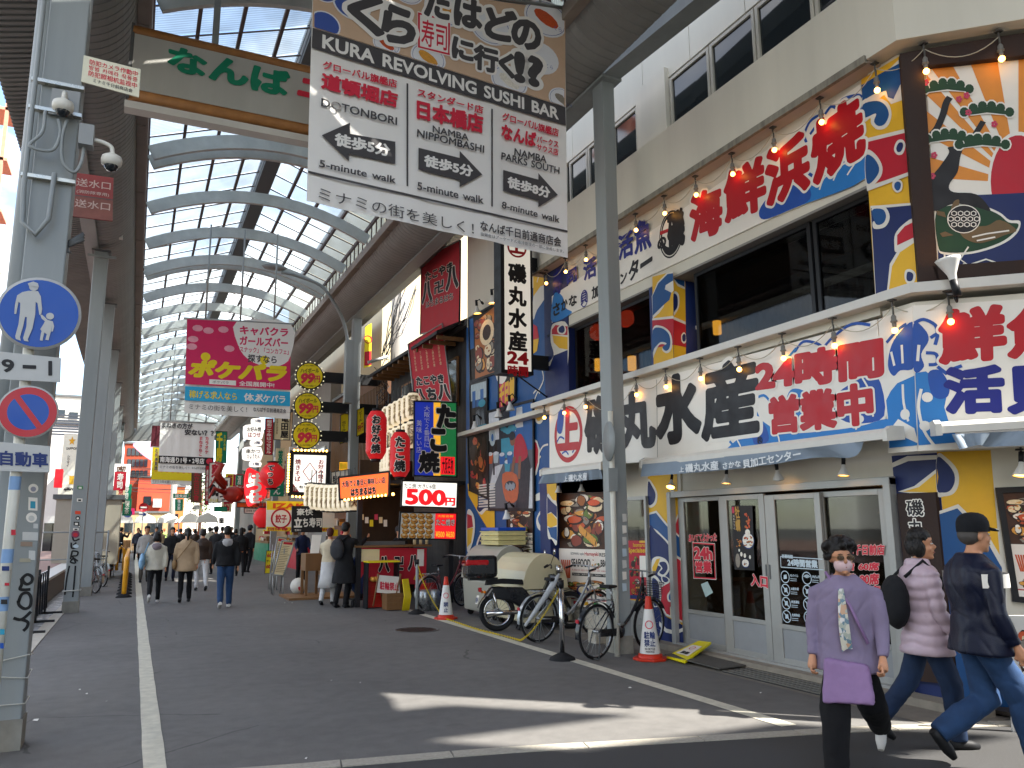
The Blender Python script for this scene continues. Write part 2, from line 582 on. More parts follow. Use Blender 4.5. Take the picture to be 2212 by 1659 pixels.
def framed(name,lab,cat,q,fw,mat,d=.04,group=None):
 """thin framed board behind a QP: board + four frame bars; returns the thing"""
 t=thing(name,lab,cat,q(0,1),group=group);n=q.n
 c=[q(*p)for p in((0,0),(1,0),(1,1),(0,1))]
 m=MB();m.prism(c,-n*d);m.build('board',mat,t)
 if fw:
  ctr=(c[0]+c[2])/2;m=MB()
  for i in range(4):
   a,b=c[i],c[(i+1)%4];e=(b-a).normalized();inn=n.cross(e);inn=inn if inn.dot(ctr-a)>0 else-inn
   k0,k1=(fw,2*fw)if i%2==0 else(0,0)
   m.obox(a-e*k0-inn*fw-n*.01,(b-a)+e*k1,inn*fw,n*.03)
  m.build('frame',BLACK,t)
 return t
# ================================================================ materials shared by many things
def asphalt_mat():
 mt=bpy.data.materials.new('asphalt');mt.use_nodes=True;nt=mt.node_tree;b=nt.nodes['Principled BSDF']
 tc=nt.nodes.new('ShaderNodeTexCoord')
 def noise(s,d=5,r=.6):
  n=nt.nodes.new('ShaderNodeTexNoise');n.inputs['Scale'].default_value=s;n.inputs['Detail'].default_value=d
  n.inputs['Roughness'].default_value=r;nt.links.new(tc.outputs['Object'],n.inputs['Vector']);return n
 big=noise(.35,4);fine=noise(140,3,.7);mid=noise(6,6)
 cr=nt.nodes.new('ShaderNodeValToRGB')
 cr.color_ramp.elements[0].position=.32;cr.color_ramp.elements[0].color=(.100,.096,.090,1)
 cr.color_ramp.elements[1].position=.68;cr.color_ramp.elements[1].color=(.142,.136,.127,1)
 nt.links.new(big.outputs[0],cr.inputs[0])
 mr=nt.nodes.new('ShaderNodeMapRange');mr.inputs['From Min'].default_value=.25;mr.inputs['From Max'].default_value=.75
 mr.inputs['To Min'].default_value=.62;mr.inputs['To Max'].default_value=1.4
 nt.links.new(fine.outputs[0],mr.inputs['Value'])
 mr3=nt.nodes.new('ShaderNodeMapRange');mr3.inputs['From Min'].default_value=.3;mr3.inputs['From Max'].default_value=.7
 mr3.inputs['To Min'].default_value=.85;mr3.inputs['To Max'].default_value=1.12
 nt.links.new(mid.outputs[0],mr3.inputs['Value'])
 mu=nt.nodes.new('ShaderNodeMath');mu.operation='MULTIPLY';nt.links.new(mr.outputs[0],mu.inputs[0]);nt.links.new(mr3.outputs[0],mu.inputs[1])
 vm=nt.nodes.new('ShaderNodeVectorMath');vm.operation='SCALE'
 nt.links.new(cr.outputs[0],vm.inputs[0]);nt.links.new(mu.outputs[0],vm.inputs['Scale'])
 vo=nt.nodes.new('ShaderNodeTexVoronoi');vo.inputs['Scale'].default_value=5.5;nt.links.new(tc.outputs['Object'],vo.inputs['Vector'])
 lt=nt.nodes.new('ShaderNodeMath');lt.operation='LESS_THAN';lt.inputs[1].default_value=.045;nt.links.new(vo.outputs['Distance'],lt.inputs[0])
 ml=nt.nodes.new('ShaderNodeMath');ml.operation='MULTIPLY';ml.inputs[1].default_value=.35;nt.links.new(lt.outputs[0],ml.inputs[0])
 mx=nt.nodes.new('ShaderNodeMixRGB');mx.inputs[2].default_value=(.17,.16,.15,1)
 nt.links.new(ml.outputs[0],mx.inputs[0]);nt.links.new(vm.outputs[0],mx.inputs[1])
 ve=nt.nodes.new('ShaderNodeTexVoronoi');ve.feature='DISTANCE_TO_EDGE';ve.inputs['Scale'].default_value=.55;nd=noise(2.2,5);wv=nt.nodes.new('ShaderNodeMixRGB');wv.inputs[0].default_value=.12
 nt.links.new(tc.outputs['Object'],wv.inputs[1]);nt.links.new(nd.outputs['Color'],wv.inputs[2]);nt.links.new(wv.outputs[0],ve.inputs['Vector'])
 ck=nt.nodes.new('ShaderNodeMath');ck.operation='LESS_THAN';ck.inputs[1].default_value=.0035;nt.links.new(ve.outputs['Distance'],ck.inputs[0])
 msk=noise(.23,2);gt=nt.nodes.new('ShaderNodeMath');gt.operation='GREATER_THAN';gt.inputs[1].default_value=.53;nt.links.new(msk.outputs[0],gt.inputs[0]);cm=nt.nodes.new('ShaderNodeMath');cm.operation='MULTIPLY';nt.links.new(ck.outputs[0],cm.inputs[0]);nt.links.new(gt.outputs[0],cm.inputs[1]);c2=nt.nodes.new('ShaderNodeMath');c2.operation='MULTIPLY';c2.inputs[1].default_value=.6;nt.links.new(cm.outputs[0],c2.inputs[0])
 st=noise(1.1,7,.65);sr=nt.nodes.new('ShaderNodeMapRange');sr.inputs['From Min'].default_value=.60;sr.inputs['From Max'].default_value=.72;sr.inputs['To Max'].default_value=.38;nt.links.new(st.outputs[0],sr.inputs['Value'])
 m4=nt.nodes.new('ShaderNodeMixRGB');m4.inputs[2].default_value=(.042,.040,.037,1);nt.links.new(sr.outputs[0],m4.inputs[0]);nt.links.new(mx.outputs[0],m4.inputs[1]);m5=nt.nodes.new('ShaderNodeMixRGB');m5.inputs[2].default_value=(.03,.03,.028,1);nt.links.new(c2.outputs[0],m5.inputs[0]);nt.links.new(m4.outputs[0],m5.inputs[1])
 nt.links.new(m5.outputs[0],b.inputs['Base Color']);b.inputs['Roughness'].default_value=.82
 bp=nt.nodes.new('ShaderNodeBump');bp.inputs['Strength'].default_value=.5;bp.inputs['Distance'].default_value=.006
 nt.links.new(fine.outputs[0],bp.inputs['Height']);nt.links.new(bp.outputs[0],b.inputs['Normal'])
 return mt
ASPH=asphalt_mat()
STEEL=M('painted_steel_grey','#8e9392',r=.5,var=.1,sc_=2.5,streak=.16)
STEELD=M('dark_steel','#5a5c5c',r=.5,var=.15,sc_=3)
COVE=M('corrugated_soffit_grey','#8b8b88',r=.6,var=.12,sc_=1.2,streak=.2)
GUT=M('gutter_brown_grey','#93897f',r=.55,var=.15,sc_=2,streak=.2)
BLACK=M('black_metal','#16171a',r=.5,var=.1)
WHITEP=M('white_paint','#cfccc4',r=.55,var=.06,sc_=3,streak=.06)
CREAMW=M('cream_wall_paint','#d3cebf',r=.7,var=.07,sc_=1.2,streak=.10)
ALU=M('aluminium_frame','#9c9c98',r=.42,m=.25,var=.08)
RED=M('sign_red','#c0182a',r=.45,var=.05);NAVY=M('navy_paint','#1c2f66',r=.5,var=.08)
BLUE=M('wave_blue','#1f5a9e',r=.5,var=.08);YEL=M('mural_yellow','#dfae2c',r=.5,var=.07)
INK=M('black_ink','#1a181a',r=.5,var=.05);SIGNW=M('sign_white','#e6e1d6',r=.5,var=.04,sc_=3)
RUB=M('black_rubber','#18181a',r=.75,var=.1);CHROME=M('chrome','#c8c8c8',r=.15,m=1,var=.05)
# ================================================================ ground
g=MB();g.quad((-250,-120,0),(250,-120,0),(250,420,0),(-250,420,0))
g.build('ground_asphalt',ASPH,kind='structure')
PAINT=M('road_paint_white','#c9c4b2',r=.7,var=.22,sc_=9,bump=.3,bs=90)
def strip(name,pts,w,mat=PAINT,z=.004):
 m=MB();L=[]
 for i,p in enumerate(pts):
  a=Vector(pts[max(i-1,0)]);b=Vector(pts[min(i+1,len(pts)-1)]);d=(b-a).normalized();n=Vector((-d.y,d.x))
  jit=random.uniform(-.004,.004)
  L.append((p[0]+n.x*(w/2+jit),p[1]+n.y*w/2,z));L.append((p[0]-n.x*(w/2+jit),p[1]-n.y*w/2,z))
 for i in range(len(pts)-1):m.quad(L[2*i+1],L[2*i],L[2*i+2],L[2*i+3])
 return m.build(name,mat,kind='structure')
strip('road_line',[(.245,y)for y in[5.95+.5*i for i in range(110)]],.15)
strip('road_line',[(4.86+.012*y,y)for y in[5.25+.5*i for i in range(30)]],.15)
kerb=MB();kp=smooth_pts([(-2.2,6.55),(.2,6.05),(1.1,5.86),(1.51,5.80),(2.61,5.60),(4.26,5.18),(5.05,4.98),(5.9,4.72),(7.0,4.3),(8.5,3.5)],6,False)
G1=M('kerb_granite','#a39d90',r=.85,var=.22,sc_=45,bump=.5,bs=120)
acc=0;seg=[kp[0]];stones=[]
for i in range(1,len(kp)):
 acc+=math.dist(kp[i],kp[i-1]);seg.append(kp[i])
 if acc>.78:stones.append(seg);seg=[kp[i]];acc=0
kroot=MB().box((0,0,-.05),(.01,.01,-.04)).build('kerb_course',G1,kind='structure')
for s_ in stones:
 m=MB();a=Vector(s_[0]);b=Vector(s_[-1]);d=(b-a).normalized();L=[]
 P_=[Vector(p)for p in s_];P_[0]=P_[0]+d*.006;P_[-1]=P_[-1]-d*.006
 for p in P_:
  n=Vector((-d.y,d.x));L.append(((p.x+n.x*.075,p.y+n.y*.075),(p.x-n.x*.075,p.y-n.y*.075)))
 zt=.010+random.uniform(-.003,.003)
 for i in range(len(L)-1):
  (a0,a1),(b0,b1)=L[i],L[i+1]
  m.add([(*a1,zt),(*a0,zt),(*b0,zt),(*b1,zt),(*a1,-.03),(*a0,-.03),(*b0,-.03),(*b1,-.03)],[(0,3,2,1),(0,4,7,3),(1,2,6,5),(0,1,5,4),(2,3,7,6)])
 m.build('kerb_stone',G1,parent=kroot)
mm=MB();kp2=[(x+.02,y-.085)for x,y in kp]
for i in range(len(kp2)-1):
 mm.quad((kp2[i][0],-60,.003),(kp2[i+1][0],-60,.003),(*kp2[i+1],.003),(*kp2[i],.003))
A2=M('asphalt_crossing_street',(.056,.055,.054),r=.8,var=.22,sc_=60,bump=.35,bs=160)
mm.build('road_crossing',A2,kind='structure')
LS=M('edge_slab_stone','#b5aea0',r=.7,var=.15,sc_=12)
sroot=MB().box((-2.0,11,-.2),(-1.9,11.1,-.1)).build('pavement_edge',LS,kind='structure')
y=8.0
while y<34:
 MB().box((-1.30,y+.006,-.02),(-1.12,y+.594,.012)).build('slab',LS,parent=sroot);y+=.6
wet=MB();wet.quad((-1.62,8,.006),(-1.305,8,.006),(-1.305,60,.006),(-1.62,60,.006))
wet.build('gutter_channel',M('pale_wet_concrete','#c3c6c8',r=.22,var=.2,sc_=5),kind='structure')
PZ=MB();PZ.box((-30,15.2,0),(-1.66,60,.50));PZ.build('plaza_base',M('plaza_wall_brown','#6b625a',r=.8,var=.2,sc_=4,streak=.2),kind='structure')
pz=MB();pz.box((-30,15.2,.502),(-1.62,60,.56))
pz.build('plaza_coping',M('coping_stone','#c4c0b8',r=.6,var=.1),kind='structure')
PT=M('pink_paving_tile','#b98f83',r=.75,var=.16,sc_=9);ptroot=MB().box((-30,15.6,.53),(-2.02,60,.562)).build('plaza_paving',M('tile_joint','#8c7168',r=.9),kind='structure')
tmesh=None
for i in range(13):
 for j in range(18):
  x0=-2.05-i*.42-.41;y0=15.7+j*.42
  if tmesh is None:
   o=MB().box((0,0,0),(.408,.408,.016)).build('paving_tile',PT,parent=ptroot,loc=None);tmesh=o.data
  else:
   o=bpy.data.objects.new('paving_tile',tmesh);COL.objects.link(o);o.parent=ptroot
  o.location=(x0,y0,.556+random.uniform(0,.0015))
mh=thing('manhole_cover','dark round iron manhole cover set flush in the asphalt beside the white line','manhole cover',G_:=(4.2,12.6,0))
MH=M('manhole_iron','#3a302c',r=.6,m=.5,var=.3,sc_=14,bump=.8,bs=60)
MB().lathe([(0,.006),(.30,.006),(.315,.003)],G_,n=36).build('plate',MH,mh)
MB().lathe([(.325,.003),(.33,.009),(.36,.009),(.365,.002)],G_,n=36).build('frame_ring',STEELD,mh)
m=MB()
for k in range(-4,5):
 for j in range(-4,5):
  if k*k+j*j<20:m.box((4.2+k*.06-.018,12.6+j*.06-.018,.006),(4.2+k*.06+.018,12.6+j*.06+.018,.011))
m.build('tread',MH,mh,kind='stuff')
ap=MB();ap.quad((5.95,4.6,.0045),(6.75,4.6,.0045),(6.75,11.5,.0045),(5.95,11.5,.0045))
ap.build('pavement_apron',M('apron_concrete','#7d776e',r=.85,var=.25,sc_=5,bump=.3),kind='structure')
mm=MB();mm.box((6.42,4.7,0),(6.68,9.45,.075));mm.build('door_step',M('step_stone','#8f877a',r=.8,var=.2,sc_=7),kind='structure')
scr=MB()
for(u,v,s_)in[(661,1640,.02),(1012,1652,.0),(1361,1487,.02),(1119,1303,.0),(1165,1500,.0),(716,1471,.02),(778,1476,.015),(615,1303,.02),(631,1303,.02),(1643,1498,.02),(172,1491,.015),(187,1500,.02),(77,1557,.05),(230,1516,.015)]:
 if not s_:continue
 p=at(u,v);a=random.uniform(0,3);c,s2=math.cos(a)*s_,math.sin(a)*s_
 scr.add([(p.x-c,p.y-s2,.006),(p.x+s2*.5,p.y-c*.5,.014),(p.x+c,p.y+s2,.007),(p.x-s2*.5,p.y+c*.5,.006)],[(0,1,2,3)])
so_=scr.build('litter',M('paper_white','#d8d6d0',r=.8),kind='stuff');tag(so_,'tiny white paper scraps and gum spots scattered on the asphalt','litter')
# ================================================================ the arcade
def column(name_lab,x0,y0,w,d,zt,base=True):
 t=thing('arcade_column',name_lab,'column',(x0+w/2,y0+d/2,0),group='steel columns carrying the arcade roof')
 m=MB();m.box((x0,y0,0),(x0+w,y0+d,zt));m.build('shaft',STEEL,t,bevel=.012)
 m=MB();m.box((x0-.012,y0-.012,0),(x0+w+.012,y0+d+.012,.22));m.build('base_sleeve',M('column_concrete_base','#8f8b80',r=.8,var=.25,sc_=6),t)
 m=MB();m.box((x0-.05,y0-.04,zt-.03),(x0+w+.05,y0+d+.04,zt));m.build('cap_plate',STEELD,t)
 return t
C1=column('near left steel column covered in stickers with black spray tag, behind the blue round sign',-.96,7.25,.30,.26,9.6)
C2=column('left steel column with a big black spray tag R beside the parked bicycles',-1.16,18.42,.27,.26,7.5)
LCOLS=[C2]
for y_,lab in[(22.9,'third left steel column, red fire cabinet just in front of it'),(28.9,'fourth left column with stickers, seen behind the tagged columns'),(35.5,'left column beside the person leaning with crossed arms'),(42.2,'far left column beyond the leaning person'),(49.1,'farthest left column by the no entry signs')]:
 LCOLS.append(column(lab,-1.12,y_,.27,.26,7.5))
CR=column('tall grey steel column in front of the seafood restaurant doors',5.70,9.0,.2,.28,8.15)
column('right steel column between the round yellow signs and the red lanterns',5.68,23.5,.26,.26,8.15)
column('slim far right column below the cove, behind the street lamp',5.7,38.2,.26,.26,8.15)
column('farthest right column next to the vertical shop signs',5.7,52.8,.26,.26,8.15)
YE=60.0;Y0=2.0
roof=thing('arcade_vault','long vaulted arcade roof of translucent corrugated sheets on curved steel ribs','arcade roof',(2.25,Y0,8.2))
XL,XR,ZG=-.18,4.68,8.50
XC=(XL+XR)/2
def rib_mesh(y,wid=.09,hgt=.27):
 m=MB();n=22;rise=.62
 top=[];bot=[]
 for i in range(n+1):
  t=i/n;x=XL+(XR-XL)*t;z=ZG+rise*(1-(2*t-1)**2)
  dz=-4*rise*(2*t-1)/(XR-XL);nn=Vector((-dz,1)).normalized()
  top.append((x+nn.x*hgt*.5,z+nn.y*hgt*.5));bot.append((x-nn.x*hgt*.5,z-nn.y*hgt*.5))
 vs=[(x,yy,z)for yy in(y,y+wid)for(x,z)in bot+top]
 N=n+1;fs=[]
 for i in range(n):
  fs.append((i,i+1,N+i+1,N+i));o=2*N
  fs.append((o+i+1,o+i,o+N+i,o+N+i+1))
  fs.append((i+1,i,o+i,o+i+1));fs.append((N+i,N+i+1,o+N+i+1,o+N+i))
 m.add(vs,fs,None,True)
 return m
RIBM=M('rib_galvanised','#bdc0bd',r=.5,m=.1,var=.18,sc_=3)
ribY=[]
y=15.3-7.6*1
while y<YE:
 ribY+=[y,y+.42,y+2.85,y+5.3];y+=7.6
ribY=[5.2,2.7]+ribY
first=None
for ry in sorted(ribY):
 if first is None:
  m=rib_mesh(0);first=m.build('rib',RIBM,roof);first.modifiers.new('e','EDGE_SPLIT').split_angle=R(40)
  first.location=(-2.25,ry-Y0,-8.2)
  first.data.transform(Matrix.Translation((2.25,Y0,8.2)))
 else:
  o=first.copy();COL.objects.link(o);o.parent=roof;o.location=(-2.25,ry-Y0,-8.2)
ZE,ZR=8.95,9.85
def panel_mat():
 mt=bpy.data.materials.new('translucent_roof_sheet');mt.use_nodes=True;nt=mt.node_tree
 for n in list(nt.nodes):nt.nodes.remove(n)
 out=nt.nodes.new('ShaderNodeOutputMaterial');tl=nt.nodes.new('ShaderNodeBsdfTranslucent');tp=nt.nodes.new('ShaderNodeBsdfTransparent')
 gl=nt.nodes.new('ShaderNodeBsdfDiffuse');gl.inputs[0].default_value=(.5,.52,.52,1)
 tc=nt.nodes.new('ShaderNodeTexCoord');wv=nt.nodes.new('ShaderNodeTexWave');wv.bands_direction='Y';wv.inputs['Scale'].default_value=5.2
 wv.inputs['Distortion'].default_value=.0;nt.links.new(tc.outputs['Object'],wv.inputs['Vector'])
 nz=nt.nodes.new('ShaderNodeTexNoise');nz.inputs['Scale'].default_value=.9;nz.inputs['Detail'].default_value=7;nt.links.new(tc.outputs['Object'],nz.inputs['Vector'])
 cr=nt.nodes.new('ShaderNodeValToRGB');cr.color_ramp.elements[0].position=.35;cr.color_ramp.elements[0].color=(.46,.50,.49,1)
 cr.color_ramp.elements[1].position=.6;cr.color_ramp.elements[1].color=(.68,.76,.78,1)
 nt.links.new(nz.outputs[0],cr.inputs[0])
 mr=nt.nodes.new('ShaderNodeMapRange');mr.inputs['To Min'].default_value=.62;mr.inputs['To Max'].default_value=1.0
 nt.links.new(wv.outputs['Fac'],mr.inputs['Value'])
 vm=nt.nodes.new('ShaderNodeVectorMath');vm.operation='SCALE';nt.links.new(cr.outputs[0],vm.inputs[0]);nt.links.new(mr.outputs[0],vm.inputs['Scale'])
 nt.links.new(vm.outputs[0],tl.inputs[0]);nt.links.new(vm.outputs[0],tp.inputs[0])
 m1=nt.nodes.new('ShaderNodeMixShader');m1.inputs[0].default_value=.6;nt.links.new(tl.outputs[0],m1.inputs[1]);nt.links.new(tp.outputs[0],m1.inputs[2])
 m2=nt.nodes.new('ShaderNodeMixShader');m2.inputs[0].default_value=.1;nt.links.new(m1.outputs[0],m2.inputs[1]);nt.links.new(gl.outputs[0],m2.inputs[2])
 nt.links.new(m2.outputs[0],out.inputs[0])
 return mt
SHEET=panel_mat()
MULL=M('purlin_rust_brown','#5b4a45',r=.6,var=.2,sc_=4)
half=(XR-XL)/2
bays=[0,.25,.5,.75,1.0]
paneY=[];y=Y0
while y<YE:paneY.append(y);y+=.85
npan=0;pm={}
rest=MB();FR_=MB()
for side in(-1,1):
 for b in range(4):
  xa=XC+side*half*(1-bays[b])*1.03;xb=XC+side*half*(1-bays[b+1])*1.03
  za=ZE+(ZR-ZE)*bays[b];zb=ZE+(ZR-ZE)*bays[b+1]
  if b==3:xb=XC+side*.17;zb=ZR-.05
  g_=.02*side
  for yy in paneY:
   co=[(xa-g_,yy+.015,za),(xb+g_,yy+.015,zb),(xb+g_,yy+.835,zb),(xa-g_,yy+.835,za)]
   if side<0:co=co[::-1]
   if yy<10:FR_.quad(*co);continue
   if 8<yy<33 and npan<300:
    if(side,b)not in pm:
     mm=MB().quad(*[(c[0],c[1]-yy,c[2])for c in co]);o=mm.build('roof_pane',SHEET,roof)
     o.data.transform(Matrix.Translation((2.25,Y0,8.2)));pm[(side,b)]=o
    else:o=pm[(side,b)].copy();COL.objects.link(o)
    o.parent=roof;o.location=(-2.25,yy-Y0,-8.2);npan+=1
   else:rest.quad(*co)
rest.build('roof_panes',SHEET,roof,kind='stuff');FR_.build('added_shade_roof',COVE,roof)  # near bays made solid out of view to keep sun off the banners
m=MB()
for side in(-1,1):
 for b in range(4):
  x=XC+side*half*(1-bays[b])*1.03;z=ZE+(ZR-ZE)*bays[b]
  m=MB();m.box((x-.028,Y0,z-.09),(x+.028,YE,z-.005));m.build('purlin',MULL,roof)
m=MB()
for yy in paneY:
 for side in(-1,1):
  m.obox((XC+side*half*1.03,yy-.008,ZE-.04),(-side*half*1.03,0,ZR-ZE),(0,.016,0),(0,0,.025))
m.build('cross_bars',MULL,roof,kind='stuff')
m=MB();m.box((XC-.16,Y0,ZR-.25),(XC+.16,YE,ZR-.16));m.box((XC-.17,Y0,ZR-.16),(XC-.13,YE,ZR));m.box((XC+.13,Y0,ZR-.16),(XC+.17,YE,ZR));m.build('ridge_beam',STEELD,roof)
m=MB();m.box((XC-.2,Y0,ZR),(XC+.2,YE,ZR+.03));m.build('ridge_cap',STEELD,roof)
m=MB()
for x in(XL-.1,XR+.1):
 m.quad((x,Y0,ZG-.02),(x,YE,ZG-.02),(x,YE,ZE),(x,Y0,ZE))
m.build('side_glazing',SHEET,roof)
m=MB();yy=Y0
while yy<YE:
 for x in(XL-.09,XR+.09):m.box((x-.012,yy,ZG),(x+.012,yy+.04,ZE))
 yy+=.425
for x in(XL-.085,XR+.085):
 m.box((x-.02,Y0,ZE-.05),(x+.02,YE,ZE))
m.build('side_mullions',MULL,roof,kind='stuff')
for s_,x in((-1,XL),(1,XR)):
 m=MB()
 for i in range(0,int((YE-Y0)/3.0)):
  ya=Y0+i*3.0
  a_,b_=(x-.24,x-.10)if s_<0 else(x+.10,x+.24)
  m.box((a_,ya,ZG-.16),(b_,ya+2.99,ZG-.02));m.box((a_-.01,ya+2.93,ZG-.17),(b_+.01,ya+2.96,ZG-.01))
 m.box((x-.10 if s_<0 else x+.06,Y0,ZG-.20),(x-.06 if s_<0 else x+.10,YE,ZG+.0),BLACK)
 m.mats=[GUT,BLACK]if BLACK in m.mats else m.mats
 o=m.build('gutter',None,roof)
def cove(xa,za,xb,zb,nm,y0=Y0,y1=YE,pitch=.16):
 m=MB();prof=[]
 n=10
 for i in range(n+1):
  t=i/n*math.pi/2
  prof.append((xa+(xb-xa)*(1-math.cos(t)),za+(zb-za)*math.sin(t)))
 ys=[];y=y0
 while y<y1:
  ys+=[(y,0),(y+pitch*.8,0),(y+pitch*.86,.009),(y+pitch*.96,.009)];y+=pitch
  if y>34:pitch=.3
 vs=[]
 for(yy,d)in ys:
  for i,(x,z)in enumerate(prof):
   j=max(i-1,0);k=min(i+1,n);dx=prof[k][0]-prof[j][0];dz=prof[k][1]-prof[j][1];l=math.hypot(dx,dz)
   sgn=1 if xb>xa else-1
   vs.append((x+dz/l*d*sgn*-1,yy,z+dx/l*d*sgn))
 N=n+1
 fs=[(a*N+i,a*N+i+1,(a+1)*N+i+1,(a+1)*N+i)for a in range(len(ys)-1)for i in range(n)]
 m.add(vs,fs);o=m.build(nm,COVE,roof);return o
cove(4.92,8.40,5.66,8.02,'corrugated_cove',y0=3.0)
cove(-.42,8.40,-1.12,7.62,'corrugated_cove',y0=3.0)
m=MB();m.box((5.66,8.9,8.0),(5.95,YE,8.30));m.box((5.64,8.9,7.96),(5.97,YE,8.0));m.build('edge_girder',STEEL,roof)
m=MB();m.box((-1.36,3.0,7.55),(-1.10,YE,7.80));m.build('edge_girder',STEEL,roof)
m=MB();m.obox((5.66,9.0,8.0),(.29,0,0),(.55,-6.5,0),(0,0,.28));m.build('edge_girder',STEEL,roof)
m=MB()
yy=9.0;k=0
while yy>2.6:
 x_=5.66+(9.0-yy)*.55/6.5
 m.obox((4.9,yy,8.32),(x_-4.9,0,-.27),(0,-.205,0),(0,0,.02));yy-=.215
def canopy(x0,z0,x1,z1,y0,y1,nm,pitch=.12):
 m=MB();ys=[];y=y0
 while y<y1:
  ys+=[(y,0),(y+pitch*.5,0),(y+pitch*.5,.025),(y+pitch,.025)];y+=pitch
  if y>30:pitch=.35
 vs=[(x,yy,z+d)for yy,d in ys for x,z in((x0,z0),(x1,z1))]
 m.add(vs,[(2*i,2*i+1,2*i+3,2*i+2)for i in range(len(ys)-1)])
 return m.build(nm,COVE,roof)
canopy(-1.36,7.6,-2.0,7.42,5.6,YE,'canopy_left')
canopy(5.95,8.24,6.72,8.5,14.0,YE,'canopy_right')
m=MB();xs=[(-1.3,7.55),(-.42,8.35),(XL,8.5),(XC,ZR+.3),(XR,8.5),(5.0,8.35),(5.9,8.0)]
m.prism([(x,YE,z)for x,z in[(-1.3,7.5)]+[(5.9,7.9),(5.9,8.6),(XC,10.3),(-1.3,8.3)]],(0,.1,0));m.build('end_board',COVE,roof)
MB().prism([(x,y,9.25)for x,y in((4.9,1.5),(7.9,1.2),(8.2,2.6),(8.2,4.6),(4.9,6))],(0,0,.25)).build('added_shade_plate',COVE,roof)  # unseen plate added overhead to cut off the sunlit patch
# ================================================================ seafood restaurant building on the right
WF=PX(6.65);LF=PX(6.32);UF=PX(6.50);LED=PX(6.2);WU=PX(6.62);PP=PX(6.30);WL=PX(6.60)
CHd=Vector((.74,-.67,0)).normalized();CHn=Vector((-.67,-.74,0)).normalized()
def CH(x,y):return Plane((x,y,0),CHn)
def qbox(mb,pl,pts,d,m=None,off=0.):
 mb.prism([pl.P(u,v,off)for u,v in pts],-pl.n*d,m);return mb
DARKW=M('dark_window_glass','#1a2126',r=.06,var=.0,spec=.6)
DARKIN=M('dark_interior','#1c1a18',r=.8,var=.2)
bd=thing('seafood_restaurant_building','three storey cream building with seafood restaurant, wave murals and rows of light bulbs','building',(6.65,5,0))
def wbox(a,b,nm='wall',m=CREAMW,**k):return MB().box(a,b).build(nm,m,bd,**k)
wbox((7.4,5.4,3.75),(14,16.5,30));wbox((6.68,12.62,0),(7.4,16.5,3.9));wbox((6.62,12.62,6.1),(7.4,16.5,7.1))  # this and the other tall walls run up unseen to block the sun
wbox((6.68,9.56,2.03),(7.0,12.4,3.7));wbox((6.68,5.30,2.03),(7.0,9.56,3.7));wbox((6.655,8.84,0),(7.0,9.56,2.5),'pillar')
wbox((6.655,12.28,0),(7.0,12.6,3.7),'pillar')
wbox((6.68,9.66,0),(6.9,10.42,.5),'low_wall',ALU)
wbox((6.68,10.72,0),(7.0,12.42,2.6));wbox((6.35,5.2,3.58),(7.4,16.5,3.66),'soffit')
def corner_block(x,y,z0,z1,nm,L=3.2,dep=1.2,m=CREAMW):
 c=Vector((x,y,0));e=c+CHd*L;b=e-CHn*dep;a=Vector((x+dep,y+.35,0))
 mb=MB();mb.prism([(p.x,p.y,z0)for p in(c,e,b,a,Vector((x,y+.35,0)))],(0,0,z1-z0));return mb.build(nm,m,bd)
corner_block(6.655,4.98,0,3.7,'corner_wall');corner_block(6.32,4.80,2.42,3.60,'corner_fascia')
corner_block(6.2,4.74,3.66,3.75,'corner_ledge',L=3.6,m=WHITEP);corner_block(6.5,4.86,3.76,6.16,'corner_upper_wall')
corner_block(6.3,4.70,6.17,30.0,'corner_parapet_raised',L=3.6)
wbox((6.2,5.08,3.66),(6.9,12.45,3.75),'ledge',WHITEP,bevel=.008)
wbox((6.3,5.05,6.17),(6.6,12.58,7.02),'parapet');wbox((6.3,5.05,6.15),(7.4,12.58,6.168),'soffit',M('soffit_dusty_pink','#b9ab9f',r=.7,var=.1,sc_=2))
wbox((6.27,5.05,6.13),(6.32,12.6,6.21),'drip_edge',M('weathered_edge','#8f8a7d',r=.8,var=.45,sc_=9,streak=.4))
wbox((6.62,12.6,7.1),(7.4,16.5,30));wbox((6.66,4.9,12.5),(7.4,12.6,30))
ys=[4.9,5.9,7.02,8.15,9.3,10.4,11.5,12.6]
for a,b in zip(ys[:-1],ys[1:]):
 wbox((6.62,a+.006,8.05),(7.0,b-.006,9.3),'wall_panel');wbox((6.62,a+.006,9.31),(7.0,b-.006,12.5),'wall_panel')
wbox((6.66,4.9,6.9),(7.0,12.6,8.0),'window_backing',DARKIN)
FRW=M('window_frame_beige','#b3afa2',r=.5,var=.08)
def uwin(ya,yb,z0=7.0,z1=8.0):
 f=MB();x=6.60
 for yy in(ya,yb-.05):f.box((x,yy,z0),(x+.06,yy+.05,z1))
 f.box((x,ya+.05,z1-.05),(x+.06,yb-.05,z1));f.box((x,ya+.05,z0),(x+.06,yb-.05,z0+.05))
 f=f.build('window',FRW,bd,bevel=.004)
 MB().box((x+.03,ya+.05,z0+.05),(x+.035,yb-.05,z1-.05)).build('pane',DARKW,f).location=(0,0,0)
 ch=kids(f)
 return f
for a,b in[(5.05,5.9),(5.92,6.84),(6.86,7.72),(7.74,8.62),(9.45,10.15),(10.35,10.95),(10.97,11.6),(11.75,12.4)]:uwin(a,b)
wbox((6.55,8.66,7.0),(6.75,9.4,8.2),'wall_panel')
for c in list(bpy.data.objects):
 if c.name.startswith('pane')and c.parent and c.parent.name.startswith('window'):
  c.data.transform(Matrix.Translation((-6.65,-5,0)))
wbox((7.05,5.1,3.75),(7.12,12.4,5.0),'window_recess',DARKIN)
WOODI=M('warm_wood_board','#6b4426',r=.5,var=.3,sc_=3,streak=.3)
